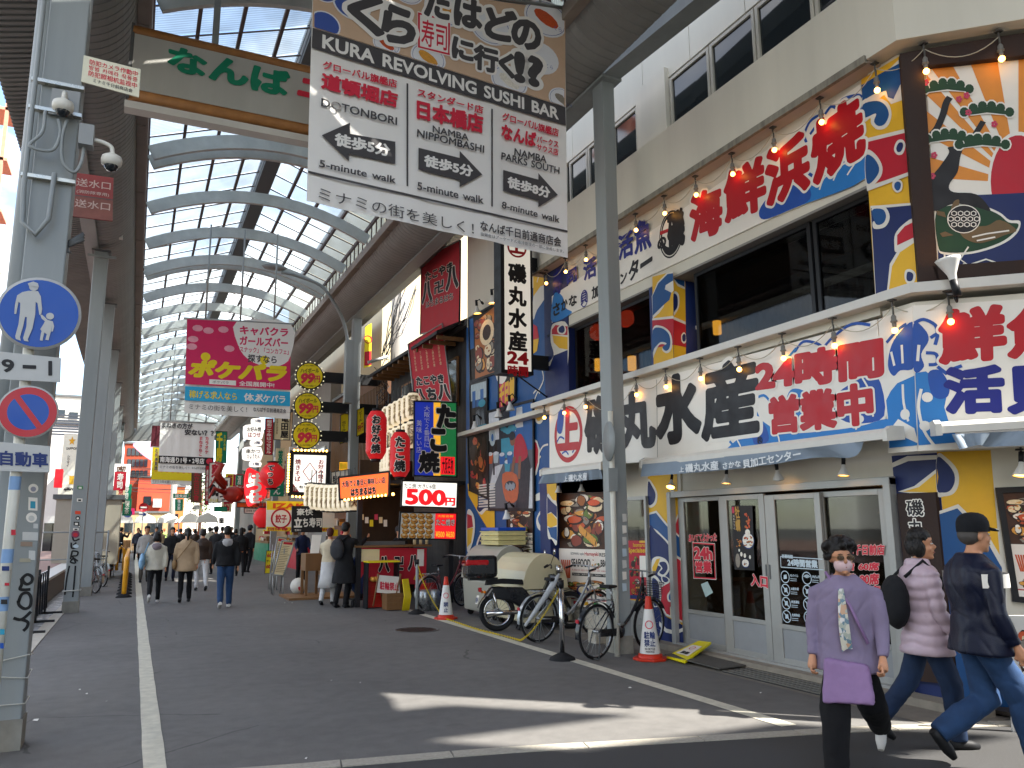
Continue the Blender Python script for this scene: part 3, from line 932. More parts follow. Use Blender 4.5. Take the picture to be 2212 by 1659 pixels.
for a,b in[(5.38,6.2),(6.24,8.30),(9.2,10.3),(10.34,11.56)]:
 f=MB();x=6.62
 f.box((x,a,3.76),(x+.05,a+.05,4.95));f.box((x,b-.05,3.76),(x+.05,b,4.95));f.box((x,a+.05,4.9),(x+.05,b-.05,4.95));f.box((x,a+.05,3.76),(x+.05,b-.05,3.81))
 f=f.build('window',BLACK,bd)
 p=MB().box((x+.02,a+.05,3.81),(x+.025,b-.05,4.9)).build('pane',glass_mat('second_floor_glass',(.30,.31,.31),.0),f)
 p.data.transform(Matrix.Translation((-6.65,-5,0)))
m=MB();m.box((6.9,5.2,4.55),(6.93,7.8,4.86));m.build('wood_board',WOODI,bd)
m=MB();m.box((6.86,5.2,4.28),(6.98,11.5,4.33));m.build('light_cove',M('cove_light','#b8b4aa',r=.5,em=.04,emc='#d8d2c4'),bd)
m=MB()
y=5.2
while y<11.6:m.box((6.99,y,3.78),(7.03,y+.05,4.28));y+=.1
m.build('blind_slats',M('brown_blind','#262019',r=.8),bd,kind='stuff')
wbox((6.5,5.05,4.96),(6.95,12.35,4.99),'soffit',M('soffit_grey','#85827c',r=.7,var=.1))
wbox((6.52,5.05,4.99),(6.95,12.35,6.15),'upper_wall')
def mural(nm,mb):return mb.build(nm,None,bd)
m=MB()
a=UF
def pil2(pts_front,pts_side,mbx):pass
pl_=MB();pl_.box((6.46,8.62,3.76),(6.9,9.12,4.958));pl_.build('pilaster',NAVY,bd)
PF=PX(6.458);PS=PY(8.618)
m=MB()
def lpoly(mb,mat,pl3,pts,off):
 """pl3(a, b, off) -> point; pts in local metres"""
 P=[pl3(a,b,off)for a,b in pts]
 n=(P[1]-P[0]).cross(P[2]-P[0])
 flat(mb,mat,P,pl3.n)
WHL=M('mural_white_line','#d9d5ca',r=.5,var=.04);MRED=M('mural_red','#b52030',r=.5,var=.06);MBL=M('mural_blue','#1d4f86',r=.5,var=.08);MNV=M('mural_navy','#1c2a5c',r=.5,var=.08)
m=MB()
def tri(mb,pl,L,o0=.001):
 for mat,pts,sm in L:
  pshape(mb,pl,mat,pts,o0,sm);o0+=.0012
tri(m,PF,[(YEL,[(1409,598),(1454,586),(1455,776),(1412,790)],False),(WHL,[(1408,640),(1420,610),(1440,590),(1454,586),(1455,628),(1436,645),(1434,662),(1424,676),(1410,688)],False),(MBL,[(1409,640),(1422,612),(1442,592),(1454,590),(1454,606),(1438,616),(1436,625),(1450,632),(1446,648),(1432,660),(1422,670),(1410,682)],False),(WHL,[(1409,688),(1455,682),(1455,688),(1409,694)],False),(MRED,[(1409,692),(1455,688),(1455,745),(1411,752)],False),(WHL,[(1410,710),(1428,704),(1446,716),(1452,735),(1450,755),(1440,763),(1430,755),(1437,745),(1424,745),(1414,765),(1411,770)],True),(MBL,[(1410,714),(1427,708),(1443,719),(1448,735),(1446,752),(1438,758),(1431,750),(1440,742),(1427,739),(1414,752),(1410,760)],True)])
m.build('mural',None,bd)
m=MB()
tri(m,PS,[(YEL,[(1454,586),(1480,592),(1482,769),(1456,776)],False),(WHL,[(1454,586),(1478,590),(1480,625),(1464,618),(1456,606)],False),(MBL,[(1455,588),(1478,592),(1479,620),(1465,613),(1457,603)],False),(WHL,[(1455,632),(1466,636),(1467,660),(1460,676),(1455,678)],True),(MNV,[(1455,636),(1463,640),(1464,660),(1459,670),(1455,672)],True),(MRED,[(1455,690),(1481,700),(1482,750),(1456,745)],False),(WHL,[(1455,684),(1481,695),(1481,701),(1455,690)],False),(WHL,[(1472,724),(1477,718),(1481,722),(1482,738),(1477,742),(1472,736)],True),(MNV,[(1474,725),(1478,721),(1481,725),(1481,735),(1477,738),(1474,734)],True)])
m.build('mural',None,bd)
MB().box((6.6,12.5,0),(6.66,16.5,6.1)).build('wall',MBL,bd);MB().box((6.5,11.58,3.76),(7.0,12.45,6.14)).build('pilaster',MNV,bd)
MB().box((6.45,12.25,0),(6.7,12.62,2.58)).build('pilaster',MNV,bd)
m=MB()
tri(m,PX(6.598),[(WHL,[(1152,640),(1165,615),(1180,600),(1178,640),(1160,670),(1152,690)],True),(YEL,[(1152,560),(1190,580),(1190,612),(1168,618),(1152,640)],False),(MRED,[(1152,700),(1160,705),(1164,730),(1152,734)],False),(YEL,[(1152,734),(1164,731),(1160,758),(1152,764)],False),(WHL,[(1153,884),(1166,870),(1174,880),(1177,898),(1168,915),(1158,912),(1155,898)],True),(YEL,[(1156,886),(1166,875),(1172,884),(1174,897),(1166,909),(1159,906)],True),(WHL,[(1151,946),(1160,952),(1166,970),(1165,1000),(1159,1025),(1151,1034)],False),(MRED,[(1151,950),(1159,957),(1163,972),(1162,998),(1156,1020),(1151,1026)],False),(WHL,[(1156,1070),(1168,1064),(1182,1074),(1186,1085),(1170,1080),(1156,1082)],True),(WHL,[(1159,1120),(1170,1100),(1186,1098),(1187,1160),(1172,1150),(1161,1140)],True),(MBL,[(1162,1122),(1172,1106),(1187,1103),(1187,1152),(1173,1144)],True),(YEL,[(1168,1116),(1180,1100),(1188,1094),(1188,1128),(1174,1128)],True),(YEL,[(1010,1045),(1032,1042),(1032,1100),(1060,1104),(1068,1100),(1070,1180),(1050,1200),(1058,1150),(1034,1110),(1012,1070)],False),(WHL,[(1009,1105),(1022,1110),(1026,1140),(1020,1175),(1009,1190)],True),(MRED,[(1009,1110),(1019,1114),(1022,1138),(1009,1142)],False),(YEL,[(1009,1142),(1022,1140),(1018,1172),(1009,1182)],False),(WHL,[(1038,1090),(1052,1082),(1062,1098),(1050,1102),(1040,1112),(1030,1100)],True),(MNV,[(1036,1088),(1050,1086),(1058,1096),(1046,1098),(1036,1106),(1030,1098)],True),(WHL,[(1028,1180),(1040,1150),(1048,1160),(1038,1190),(1034,1230),(1026,1240)],True),(MNV,[(1031,1182),(1040,1156),(1044,1162),(1035,1190),(1031,1226),(1028,1230)],True),(MRED,[(1030,1235),(1044,1225),(1050,1240),(1030,1262)],False)])
for pts in[[(1159,545),(1166,580),(1160,610)],[(1180,770),(1170,790),(1174,820),(1160,850),(1152,870)],[(1152,850),(1160,842),(1166,850)],[(1168,985),(1160,1000),(1158,1015)],[(1184,960),(1172,965),(1162,985)],[(1180,1195),(1168,1205),(1164,1225)],[(1050,1150),(1042,1170),(1046,1195)]]:pline(m,PX(6.598),WHL,pts,.035,.004)
m.build('mural',None,bd)
m=MB()
tri(m,PX(6.498),[(WHL,[(1190,712),(1198,698),(1226,702),(1226,790),(1205,800),(1196,790),(1180,790),(1196,768),(1190,740)],True),(MRED,[(1192,712),(1200,702),(1226,705),(1226,724),(1192,722)],False),(YEL,[(1193,724),(1226,728),(1226,755),(1208,752),(1196,740)],False),(MNV,[(1196,768),(1226,756),(1226,843),(1192,850),(1188,790)],False),(WHL,[(1204,708),(1216,700),(1223,712),(1218,722),(1206,720)],True),(MNV,[(1207,709),(1216,703),(1220,712),(1216,719),(1208,717)],True)])
for pts in[[(1222,768),(1205,772),(1196,800)],[(1212,800),(1204,815),(1206,840)]]:pline(m,PX(6.498),WHL,pts,.04,.004)
m.build('mural',None,bd)
m=MB()
tri(m,PX(6.448),[(YEL,[(1181,1046),(1202,1044),(1202,1088),(1190,1080),(1182,1066)],False),(WHL,[(1182,1068),(1194,1080),(1203,1090),(1203,1175),(1192,1165),(1184,1162),(1182,1130)],True),(MNV,[(1182,1072),(1192,1084),(1203,1094),(1203,1118),(1190,1106),(1182,1110)],False),(YEL,[(1182,1110),(1192,1108),(1203,1122),(1203,1134),(1190,1140),(1182,1136)],False),(MBL,[(1183,1140),(1203,1138),(1203,1168),(1190,1160)],False)])
m.build('mural',None,bd)
m=MB()
tri(m,PX(6.650),[(YEL,[(1399,1030),(1462,1012),(1466,1152),(1471,1244),(1476,1398),(1421,1391),(1409,1244),(1403,1152)],False),(WHL,[(1399,1036),(1412,1048),(1420,1068),(1416,1090),(1400,1093)],True),(MNV,[(1400,1041),(1409,1051),(1416,1068),(1412,1086),(1400,1088)],True),(WHL,[(1451,1042),(1458,1052),(1453,1063),(1445,1056)],True),(MNV,[(1451,1045),(1456,1052),(1452,1060),(1447,1054)],True),(MRED,[(1452,1146),(1465,1116),(1467,1160)],False),(WHL,[(1449,1148),(1464,1110),(1465,1117),(1454,1148)],False),(WHL,[(1402,1108),(1418,1103),(1440,1130),(1467,1156),(1468,1250),(1406,1240)],False),(MBL,[(1402,1112),(1417,1108),(1438,1134),(1467,1161),(1471,1260),(1409,1262)],False),(WHL,[(1403,1136),(1420,1146),(1446,1172),(1457,1196),(1471,1206),(1474,1345),(1438,1330),(1424,1308),(1408,1300)],False),(MNV,[(1403,1141),(1418,1150),(1443,1176),(1453,1205),(1452,1240),(1436,1262),(1420,1250),(1410,1262)],True),(MRED,[(1456,1202),(1470,1211),(1474,1341),(1440,1326),(1428,1305),(1426,1270),(1440,1262),(1453,1238)],False),(WHL,[(1408,1210),(1422,1202),(1440,1210),(1446,1230),(1434,1246),(1420,1240),(1428,1226),(1416,1222),(1409,1240)],True),(YEL,[(1409,1226),(1418,1208),(1426,1206),(1416,1236),(1410,1244)],False),(MNV,[(1424,1216),(1437,1214),(1442,1228),(1433,1241),(1424,1236),(1431,1228)],True),(WHL,[(1409,1244),(1424,1252),(1428,1280),(1426,1306),(1414,1314),(1410,1290)],True),(MNV,[(1409,1250),(1421,1257),(1424,1280),(1422,1303),(1414,1309),(1410,1290)],True),(WHL,[(1429,1244),(1440,1246),(1448,1254),(1440,1262),(1430,1256)],True),(MNV,[(1431,1246),(1440,1248),(1444,1254),(1438,1258),(1432,1254)],True),(WHL,[(1441,1286),(1447,1276),(1451,1266),(1459,1266),(1463,1276),(1456,1290),(1450,1300),(1443,1298)],True),(MBL,[(1453,1270),(1458,1269),(1460,1276),(1455,1284),(1451,1278)],True),(MBL,[(1445,1286),(1450,1280),(1453,1288),(1449,1297),(1445,1294)],True),(MNV,[(1411,1312),(1426,1310),(1438,1332),(1474,1350),(1477,1399),(1421,1392)],False),(WHL,[(1424,1342),(1440,1358),(1460,1363),(1475,1356),(1475,1364),(1458,1371),(1438,1366),(1424,1352)],False)])
m.build('mural',None,bd)
MB().box((6.58,8.98,.40),(6.66,9.10,.54)).build('socket_cover',M('cream_plastic','#c9bfa6',r=.5),bd,bevel=.01)
m=MB();WA=PX(6.652);WB=CH(6.655,4.98)
tri(m,WA,[(MNV,[(1926,985),(2024,978),(2076,1535),(1972,1514),(1949,1244)],False),(WHL,[(1927,1000),(1960,985),(2024,983),(2024,992),(1962,996),(1928,1010)],False),(WHL,[(1940,1062),(1975,1050),(2024,1012),(2024,1062),(1990,1068)],False),(YEL,[(1950,1062),(1985,1052),(2024,1020),(2024,1064)],False)],.0)
m.build('mural',None,bd)
m=MB()
tri(m,WB,[(YEL,[(2024,976),(2140,972),(2190,1550),(2078,1536)],False),(WHL,[(2024,983),(2046,990),(2068,1015),(2071,1045),(2060,1066),(2040,1072),(2024,1066)],True),(MNV,[(2024,990),(2042,997),(2060,1020),(2062,1042),(2052,1060),(2036,1064),(2024,1056)],True),(YEL,[(2024,1012),(2027,1030),(2024,1050)],False),(WHL,[(2026,1105),(2070,1089),(2130,1148),(2172,1220),(2186,1545),(2078,1536)],False),(MBL,[(2026,1112),(2068,1098),(2124,1156),(2164,1226),(2180,1544),(2078,1536)],False)],.0)
m.build('mural',None,bd)
m=MB()
tri(m,PX(6.498),[(YEL,[(1860,172),(1948,118),(1986,620),(1892,655)],False),(WHL,[(1861,200),(1905,165),(1948,122),(1952,215),(1925,225),(1910,205),(1862,240)],False),(MBL,[(1861,184),(1900,160),(1946,135),(1946,180),(1930,214),(1918,210),(1914,196),(1890,202),(1863,218)],False),(WHL,[(1863,218),(1895,212),(1918,222),(1926,248),(1916,274),(1896,280),(1882,268),(1880,255),(1866,262)],True),(MBL,[(1864,226),(1894,218),(1913,228),(1920,248),(1911,268),(1897,272),(1888,262),(1892,245),(1866,254)],True),(WHL,[(1867,300),(1957,278),(1959,286),(1868,310)],False),(MRED,[(1868,308),(1958,286),(1966,372),(1872,402)],False),(WHL,[(1870,328),(1890,332),(1906,360),(1900,386),(1872,404)],True),(MBL,[(1870,338),(1886,340),(1899,362),(1893,382),(1873,396)],True),(WHL,[(1931,322),(1938,304),(1950,302),(1956,314),(1950,332),(1938,334)],True),(MNV,[(1936,320),(1941,309),(1949,308),(1951,316),(1946,327),(1939,328)],True),(WHL,[(1872,404),(1967,370),(1967,378),(1873,413)],False),(WHL,[(1928,394),(1940,388),(1949,394),(1948,410),(1938,416),(1929,408)],True),(MBL,[(1933,396),(1940,392),(1946,397),(1944,408),(1938,412),(1932,405)],True),(WHL,[(1880,445),(1920,442),(1970,438),(1986,620),(1892,655)],False),(MNV,[(1881,450),(1920,448),(1971,443),(1985,618),(1893,654)],False),(WHL,[(1882,452),(1910,446),(1922,468),(1912,490),(1888,494),(1886,478),(1902,482)],True),(MBL,[(1884,454),(1906,452),(1914,466),(1908,482),(1892,484)],True),(WHL,[(1974,474),(1952,484),(1934,505),(1932,530),(1938,545),(1977,520)],True),(MRED,[(1974,479),(1954,489),(1938,508),(1938,530),(1976,512)],False),(WHL,[(1977,514),(1940,540),(1922,570),(1918,610),(1914,645),(1986,620)],False),(YEL,[(1978,522),(1944,545),(1927,575),(1922,612),(1918,642),(1985,618)],False),(WHL,[(1954,600),(1956,584),(1968,582),(1978,592),(1974,610),(1960,612)],True),(MNV,[(1958,600),(1960,588),(1968,588),(1973,594),(1970,606),(1961,607)],True)],.0)
m.build('mural',None,bd)
def quadbar(mb,pl,a,b,wv,d=.05,mat=None):pass
def doorpanel(u0,u1,tl,tr,bl,br,base0,base1,off,handle=None):
 """one sliding door: measured glass corners, frame, kick panel"""
 P=PX(6.65-off)
 g0,g1,g2,g3=P.P(*bl),P.P(*br),P.P(*tr),P.P(*tl)
 y0,y1=P.P(u1,1250).y,P.P(u0,1250).y
 zt=(g2.z+g3.z)/2+.06;zb=(g0.z+g1.z)/2
 gy0,gy1=g1.y,g0.y;gz1=zt-.06
 f=MB();x0,x1=6.65-off,6.65-off+.035
 f.box((x0,y0,.08),(x1,gy0,zt));f.box((x0,gy1,.08),(x1,y1,zt));f.box((x0,gy0,gz1),(x1,gy1,zt));f.box((x0,gy0,zb-.05),(x1,gy1,zb));f.box((x0,gy0,.08),(x1,gy1,.16))
 dr=f.build('door',ALU,bd,bevel=.004)
 for nm,mb,mt in(('pane',MB().box((x0+.015,gy0,zb),(x0+.02,gy1,gz1)),glass_mat('door_glass',(.55,.57,.55),.0)),('kick_panel',MB().box((x0+.012,gy0,.16),(x0+.022,gy1,zb-.05)),M('kick_panel_grey','#8d9092',r=.5,var=.08)),('handle',MB().box((x0-.006,(y0 if handle else y1-.05)+.015,1.0),(x0+.0,(y0 if handle else y1-.05)+.035,1.16)),STEELD)):
  o=mb.build(nm,mt,dr);o.data.transform(Matrix.Translation((-6.65,-5,0)))
 return(y0,y1,gy0,gy1,zb,gz1)
D1=doorpanel(1467,1560,(1478,1084),(1546,1082),(1486,1315),(1565,1327),0,0,.0)
D2=doorpanel(1561,1660,(1578,1080),(1651,1078),(1582,1329),(1653,1342),0,0,.045,True)
D3=doorpanel(1661,1783,(1674,1080),(1776,1075),(1689,1347),(1778,1362),0,0,.045)
D4=doorpanel(1784,1936,(1788,1074),(1908,1068),(1800,1372),(1925,1395),0,0,.0,True)
m=MB();m.box((6.56,D4[0]-.09,.06),(6.72,D4[0]-.01,2.05));m.box((6.56,D1[1]+.01,.06),(6.72,D1[1]+.09,2.05));m.box((6.57,D4[0]-.09,1.98),(6.72,D1[1]+.09,2.06));m.box((6.56,D4[0],.06),(6.72,D1[1],.10));m.build('door_frame',ALU,bd,bevel=.004)
m=MB();y0_,y1_=9.60,10.40
m.box((6.6,y0_,.5),(6.66,y0_+.05,2.03));m.box((6.6,y1_-.05,.5),(6.66,y1_,2.03));m.box((6.6,y0_+.05,1.98),(6.66,y1_-.05,2.03));m.box((6.6,y0_+.05,.5),(6.66,y1_-.05,.55))
f=m.build('window',ALU,bd);o=MB().box((6.63,y0_+.05,.55),(6.635,y1_-.05,1.98)).build('pane',glass_mat('door_glass'),f);o.data.transform(Matrix.Translation((-6.65,-5,0)))
m=MB();m.box((11.0,4.5,0),(11.1,12.3,2.9));m.box((6.8,12.2,0),(11,12.3,2.9));m.box((6.75,4.4,2.6),(11,12.3,2.7));m.box((7.6,4.3,0),(11,4.4,2.9));m.build('room_wall',M('room_wall','#4a4440',r=.8),bd)
m=MB();m.box((6.72,4.5,.02),(11,12.2,.05));m.build('room_floor',M('room_floor','#3a332d',r=.5),bd)
WOOD=M('counter_wood','#7d5a38',r=.5,var=.2,streak=.2)
m=MB();m.box((7.6,8.2,.05),(8.1,9.6,.85));m.build('reception_counter',WOOD,bd)
m=MB()
for(x,y)in[(9,6),(9,7.6),(8.2,5.2),(9.2,10.5)]:m.box((x,y,.68),(x+.8,y+.7,.72));m.box((x+.3,y+.3,.05),(x+.4,y+.4,.68))
m.build('dining_tables',WOOD,bd)
BULBI=M('warm_bulb','#ffc266',em=9,emc='#ffb55a',var=0)
LS_=MB()
for i,(x,y,z)in enumerate([(8.2,6.9,1.72),(8.3,6.1,1.72),(9.4,5.9,1.75),(8.0,5.6,2.1),(9.8,7.0,2.3),(8.6,7.9,2.35),(9.5,9.2,2.0),(8.2,10.3,2.2)]):
 lp=thing('pendant_lamp',f'small warm pendant lamp glowing inside the restaurant, {["left of the pair","right of the pair","low behind the pair","high near the glass","far ceiling one","ceiling one over the counter","deep by the far wall","behind the small window"][i]}','lamp',(x,y,z),group='lamps inside the restaurant')
 MB().ball((x,y,z),.05,8).build('bulb',BULBI,lp);MB().cyl((x,y,z+.04),(x,y,2.6),.006,5).build('cord',BLACK,lp);MB().lathe([(.03,z+.07),(.09,z+.02),(.085,z+.02)],(x,y,0),n=10).build('lamp_shade',M('amber_glass_shade','#a87a3a',r=.3),lp)
for i,(u,v,r_,nm,mt,lab)in enumerate([(1290,718,.13,'lantern',M('pink_red_lantern','#a5302c',r=.6,em=.5,emc='#ff5030'),'round red lantern hanging in the upper window beside the painted pilaster'),(1351,687,.14,'lantern',M('pink_red_lantern'),'round red lantern in the upper window just left of the tall column'),(1292,788,.10,'wall_lamp',M('yellow_paper_lamp','#d9a548',r=.6,em=2.2,emc='#ffb03a'),'yellow paper lamp low in the left upper window'),(1365,785,.11,'wall_lamp',M('yellow_paper_lamp'),'yellow paper lamp right behind the tall column'),(1549,708,.09,'wall_lamp',M('yellow_paper_lamp'),'yellow paper lamp alone in the wide upper window')]):
 p=at(u,v,X=6.85);t=thing(nm,lab,'lantern',p)
 if nm=='lantern':MB().lathe([(r_*.4,-r_),(r_*.9,-r_*.6),(r_,0),(r_*.9,r_*.6),(r_*.4,r_)],p,n=14).build('shade',mt,t);MB().cyl(p+Vector((0,0,r_)),p+Vector((0,0,r_+.25)),.01,5).build('cord',BLACK,t)
 else:MB().cyl(p-Vector((0,0,r_)),p+Vector((0,0,r_)),r_*.62,8).build('shade',mt,t);MB().box((p.x-.06,p.y-.06,p.z+r_),(p.x+.06,p.y+.06,p.z+r_+.02)).build('cap',WOOD,t)
# ================================================================ its signs
def sign_board(nm,lab,cat,pl,pts,d,mat,off=0.):
 t=thing(nm,lab,cat,pl.P(*pts[0],off)-Vector((0,0,0)))
 mb=MB();qbox(mb,pl,pts,d,None,off);mb.build('board',mat,t)
 return t
SREDL=M('red_letters','#b0141f',r=.45,var=.05);SBLK=M('black_letters','#191719',r=.5,var=.05);SBLU=M('indigo_letters','#1c2378',r=.5,var=.05)
OCEAN=M('ocean_blue','#2a78bd',r=.5,var=.1,sc_=1.5);OCEAND=M('deep_ocean_blue','#234fa0',r=.5,var=.1);OUTL=M('outline_white','#e4e0d6',r=.5,var=.02)
P1=PX(6.30)
s1=sign_board('lower_fascia_sign','long cream lower sign with huge black characters and red 24 hour text above the awnings','sign',P1,[(1187,878),(1400,822),(1659,755),(1894,690),(1918,926),(1659,972),(1400,997),(1187,1013)],.10,SIGNW)
m=MB()
disc(m,SREDL,P1.P(1227,938,.002),P1.n,.47,40,.46,.385)
pshape(m,P1,OCEAND,[(1206,892),(1214,885),(1218,900),(1213,935),(1203,930)],.003,True)
pline(m,P1,OCEAND,[(1203,955),(1210,944),(1219,948)],.03,.003);pline(m,P1,OCEAND,[(1214,980),(1222,975),(1228,982)],.03,.003);pline(m,P1,OCEAND,[(1236,978),(1240,972)],.03,.003)
ptext(m,P1,SREDL,'上',(1206,970),(1248,966),(1207,896),w=.06,off=.004,n=90)
ptext(m,P1,SBLK,'磯',(1266,978),(1330,970),(1264,866),w=.05,off=.004,n=90)
ptext(m,P1,SBLK,'丸',(1340,970),(1414,962),(1336,858),w=.055,off=.004,n=90)
ptext(m,P1,SBLK,'水',(1422,956),(1511,944),(1418,826),w=.06,off=.004,n=90)
ptext(m,P1,SBLK,'産',(1520,948),(1635,932),(1518,800),w=.045,off=.004,out=OUTL,ow=.05,n=90)
for mat,pts,o in[(OUTL,[(1592,905),(1620,850),(1660,838),(1700,850),(1760,800),(1830,770),(1893,752),(1912,905),(1700,945),(1620,958)],.001),(OCEAN,[(1628,882),(1648,910),(1700,935),(1790,930),(1860,920),(1914,905),(1918,924),(1659,968),(1570,976),(1600,940)],.002),(OCEAND,[(1800,860),(1850,822),(1895,812),(1910,898),(1850,915),(1810,900)],.0022),(OCEAN,[(1700,862),(1712,840),(1740,850),(1735,905),(1712,900)],.0024),(OCEAND,[(1630,910),(1652,918),(1660,952),(1628,958)],.0024)]:
 pshape(m,P1,mat,pts,o,True)
for pts in[[(1716,762),(1735,738),(1765,742),(1778,752)],[(1700,775),(1720,752)],[(1778,752),(1800,728),(1840,700),(1880,702)],[(1630,862),(1650,854),(1664,868)],[(1576,953),(1586,962),(1594,950)]]:pline(m,P1,OCEAND if pts[0][0]>1700 else OCEAN,pts,.03,.003)
for pts in[[(1862,815),(1880,850),(1886,900)],[(1660,915),(1680,940),(1684,962)],[(1590,945),(1600,965)],[(1842,905),(1850,928)]]:pline(m,P1,OUTL,pts,.02,.0045)
for u,v in[(1864,868),(1700,905),(1860,905)]:disc(m,OUTL,P1.P(u,v,.0045),P1.n,.035,12)
ptext(m,P1,SREDL,'24時間',(1636,845),(1904,810),(1635,779),w=.06,off=.006,out=OUTL,ow=.045,n=90)
ptext(m,P1,SREDL,'営業中',(1666,935),(1884,912),(1663,862),w=.06,off=.006,out=OUTL,ow=.045,n=90)
disc(m,SBLK,P1.P(1641,951,.008),P1.n,.042,20,None,.034);ptext(m,P1,SBLK,'R',(1638,956),(1645,955),(1638,946),w=.02,off=.008)
m.build('lettering',None,s1)
m=MB()
for u in(1418,):m.prism([P1.P(u,820,.001),P1.P(u+1,820,.001),P1.P(u+3,993,.001),P1.P(u+2,993,.001)],Vector((-.001,0,0)))
m.build('panel_joint',M('joint_grey','#8b877e'),s1)
P2=PX(6.495)
s2=sign_board('upper_fascia_sign','upper cream sign with big red brush characters and small dark blue ones, bulbs above','sign',P2,[(1192,640),(1420,490),(1659,322),(1858,182),(1872,385),(1659,474),(1420,588),(1192,697)],.05,SIGNW)
m=MB()
for mat,pts,o in[(OCEAN,[(1752,400),(1775,358),(1800,350),(1860,320),(1868,386),(1740,440),(1700,452),(1690,440)],.001),(OCEAND,[(1640,455),(1665,420),(1700,405),(1740,395),(1750,430),(1700,456),(1650,474)],.0015),(OCEAND,[(1848,232),(1862,225),(1868,320),(1850,310)],.001),(OCEAN,[(1193,652),(1200,632),(1215,640),(1222,665),(1235,676),(1193,696)],.001)]:pshape(m,P2,mat,pts,o,True)
for pts in[[(1742,308),(1738,290),(1750,262),(1772,248),(1780,250)],[(1780,250),(1795,230),(1808,232),(1820,215),(1850,206),(1862,210)],[(1750,290),(1765,268)],[(1755,380),(1745,375),(1735,385)]]:pline(m,P2,OCEAND,pts,.035,.003)
for pts in[[(1800,390),(1815,360),(1840,345)],[(1770,410),(1780,385),(1800,370)],[(1830,378),(1845,355)]]:pline(m,P2,OUTL,pts,.02,.003)
for ch,bl,br,tl in[('海',(1494,520),(1558,497),(1492,428)),('鮮',(1570,478),(1652,445),(1566,378)),('浜',(1660,445),(1746,402),(1655,332)),('焼',(1762,395),(1866,330),(1752,275))]:
 ptext(m,P2,SREDL,ch,bl,br,tl,w=.055,off=.005,out=OUTL,ow=.04,n=90)
disc(m,SBLK,P2.P(1449,506,.002),P2.n,.27,32,.34,.25);disc(m,SBLK,P2.P(1449,506,.003),P2.n,.235,32,.30);disc(m,SIGNW,P2.P(1449,500,.0035),P2.n,.20,32,.22)
pshape(m,P2,SREDL,[(1426,508),(1474,490),(1474,483),(1426,500)],.004);ptext(m,P2,SBLK,'磯',(1444,540),(1478,524),(1442,468),w=.06,off=.005,n=72);ptext(m,P2,SBLK,'の',(1421,540),(1438,532),(1421,518),w=.06,off=.005)
for s_,bl,br,tl in[('寿',(1196,640),(1214,628),(1194,590)),('司',(1224,618),(1246,605),(1222,590)),('活',(1262,606),(1288,594),(1260,566)),('貝',(1296,592),(1320,580),(1294,552)),('活',(1337,562),(1368,548),(1335,512)),('魚',(1372,548),(1406,532),(1370,484))]:
 ptext(m,P2,SBLU,s_,bl,br,tl,w=.04,off=.004,n=64)
for s_,bl,br,tl in[('さ',(1196,684),(1210,676),(1194,660)),('か',(1213,672),(1226,665),(1212,650)),('な',(1230,664),(1246,656),(1229,642)),('加',(1279,646),(1296,638),(1278,622)),('工',(1304,634),(1318,627),(1303,612)),('セ',(1322,630),(1338,620),(1320,602)),('ン',(1341,614),(1354,605),(1340,594)),('タ',(1360,608),(1380,592),(1358,572)),('ー',(1384,578),(1408,562),(1384,572))]:
 ptext(m,P2,SBLK,s_,bl,br,tl,w=.04,off=.004)
disc(m,SBLU,P2.P(1262,645,.004),P2.n,.115,24,.15,.098);ptext(m,P2,SBLU,'貝',(1255,660),(1269,652),(1254,636),w=.03,off=.004)
m.build('lettering',None,s2)
P3=CH(6.30,4.79)
s3=sign_board('corner_fascia_sign','corner sign with blue crashing waves, red and blue characters, right of the long sign','sign',P3,[(1971,660),(2330,640),(2370,958),(1985,974)],.06,SIGNW)
mb=MB();qbox(mb,PX(6.30),[(1897,690),(1971,662),(1985,974),(1919,979)],.06,None);mb.build('side_board',SIGNW,s3)
m=MB()
for pl,L in((PX(6.30),[(OCEAND,[(1918,790),(1926,745),(1950,710),(1975,700),(1976,790),(1945,800),(1930,812)],1),(OCEAN,[(1918,900),(1914,865),(1924,845),(1938,828),(1978,810),(1983,962),(1921,968)],0),(OUTL,[(1921,930),(1940,905),(1975,925),(1984,958)],0)]),(P3,[(OCEAND,[(1973,700),(1998,712),(2006,735),(1990,765),(1996,792),(1974,800)],1),(OCEAN,[(1977,806),(2000,802),(2030,826),(2046,850),(2040,880),(2052,920),(2076,955),(1984,962)],0),(OCEAND,[(2005,806),(2030,800),(2050,830),(2048,855),(2030,862),(2012,850)],1)])):
 for mat,pts,sm in L:pshape(m,pl,mat,pts,.002,bool(sm))
P31=PX(6.30)
for pl,pts in((P31,[(1925,760),(1932,790)]),(P31,[(1948,745),(1950,785)]),(P31,[(1950,830),(1952,870),(1962,910)]),(P3,[(1990,840),(1984,880),(1996,930),(2020,965)]),(P3,[(1985,745),(1982,780)])):pline(m,pl,OUTL,pts,.025,.004)
for pts in[[(1915,740),(1940,712),(1958,700)]]:pline(m,P31,OCEAND,pts,.03,.004)
for pts in[[(1975,698),(1995,690),(2020,702),(2025,720)],[(2010,730),(2025,722),(2020,745)],[(2000,762),(2022,765),(2024,785),(2006,788)],[(2025,792),(2046,808)],[(2050,800),(2078,790)]]:pline(m,P3,OCEAND,pts,.03,.004)
for u,v in[(2003,858),(1998,920)]:disc(m,OUTL,P3.P(u,v,.005),P3.n,.045,14)
disc(m,OUTL,P31.P(1955,895,.005),P31.n,.05,14)
ptext(m,P3,SREDL,'鮮',(2036,782),(2168,770),(2034,676),w=.06,off=.005,out=OUTL,ow=.04,n=90);ptext(m,P3,SREDL,'魚',(2184,770),(2310,758),(2180,672),w=.06,off=.005,out=OUTL,ow=.04,n=90)
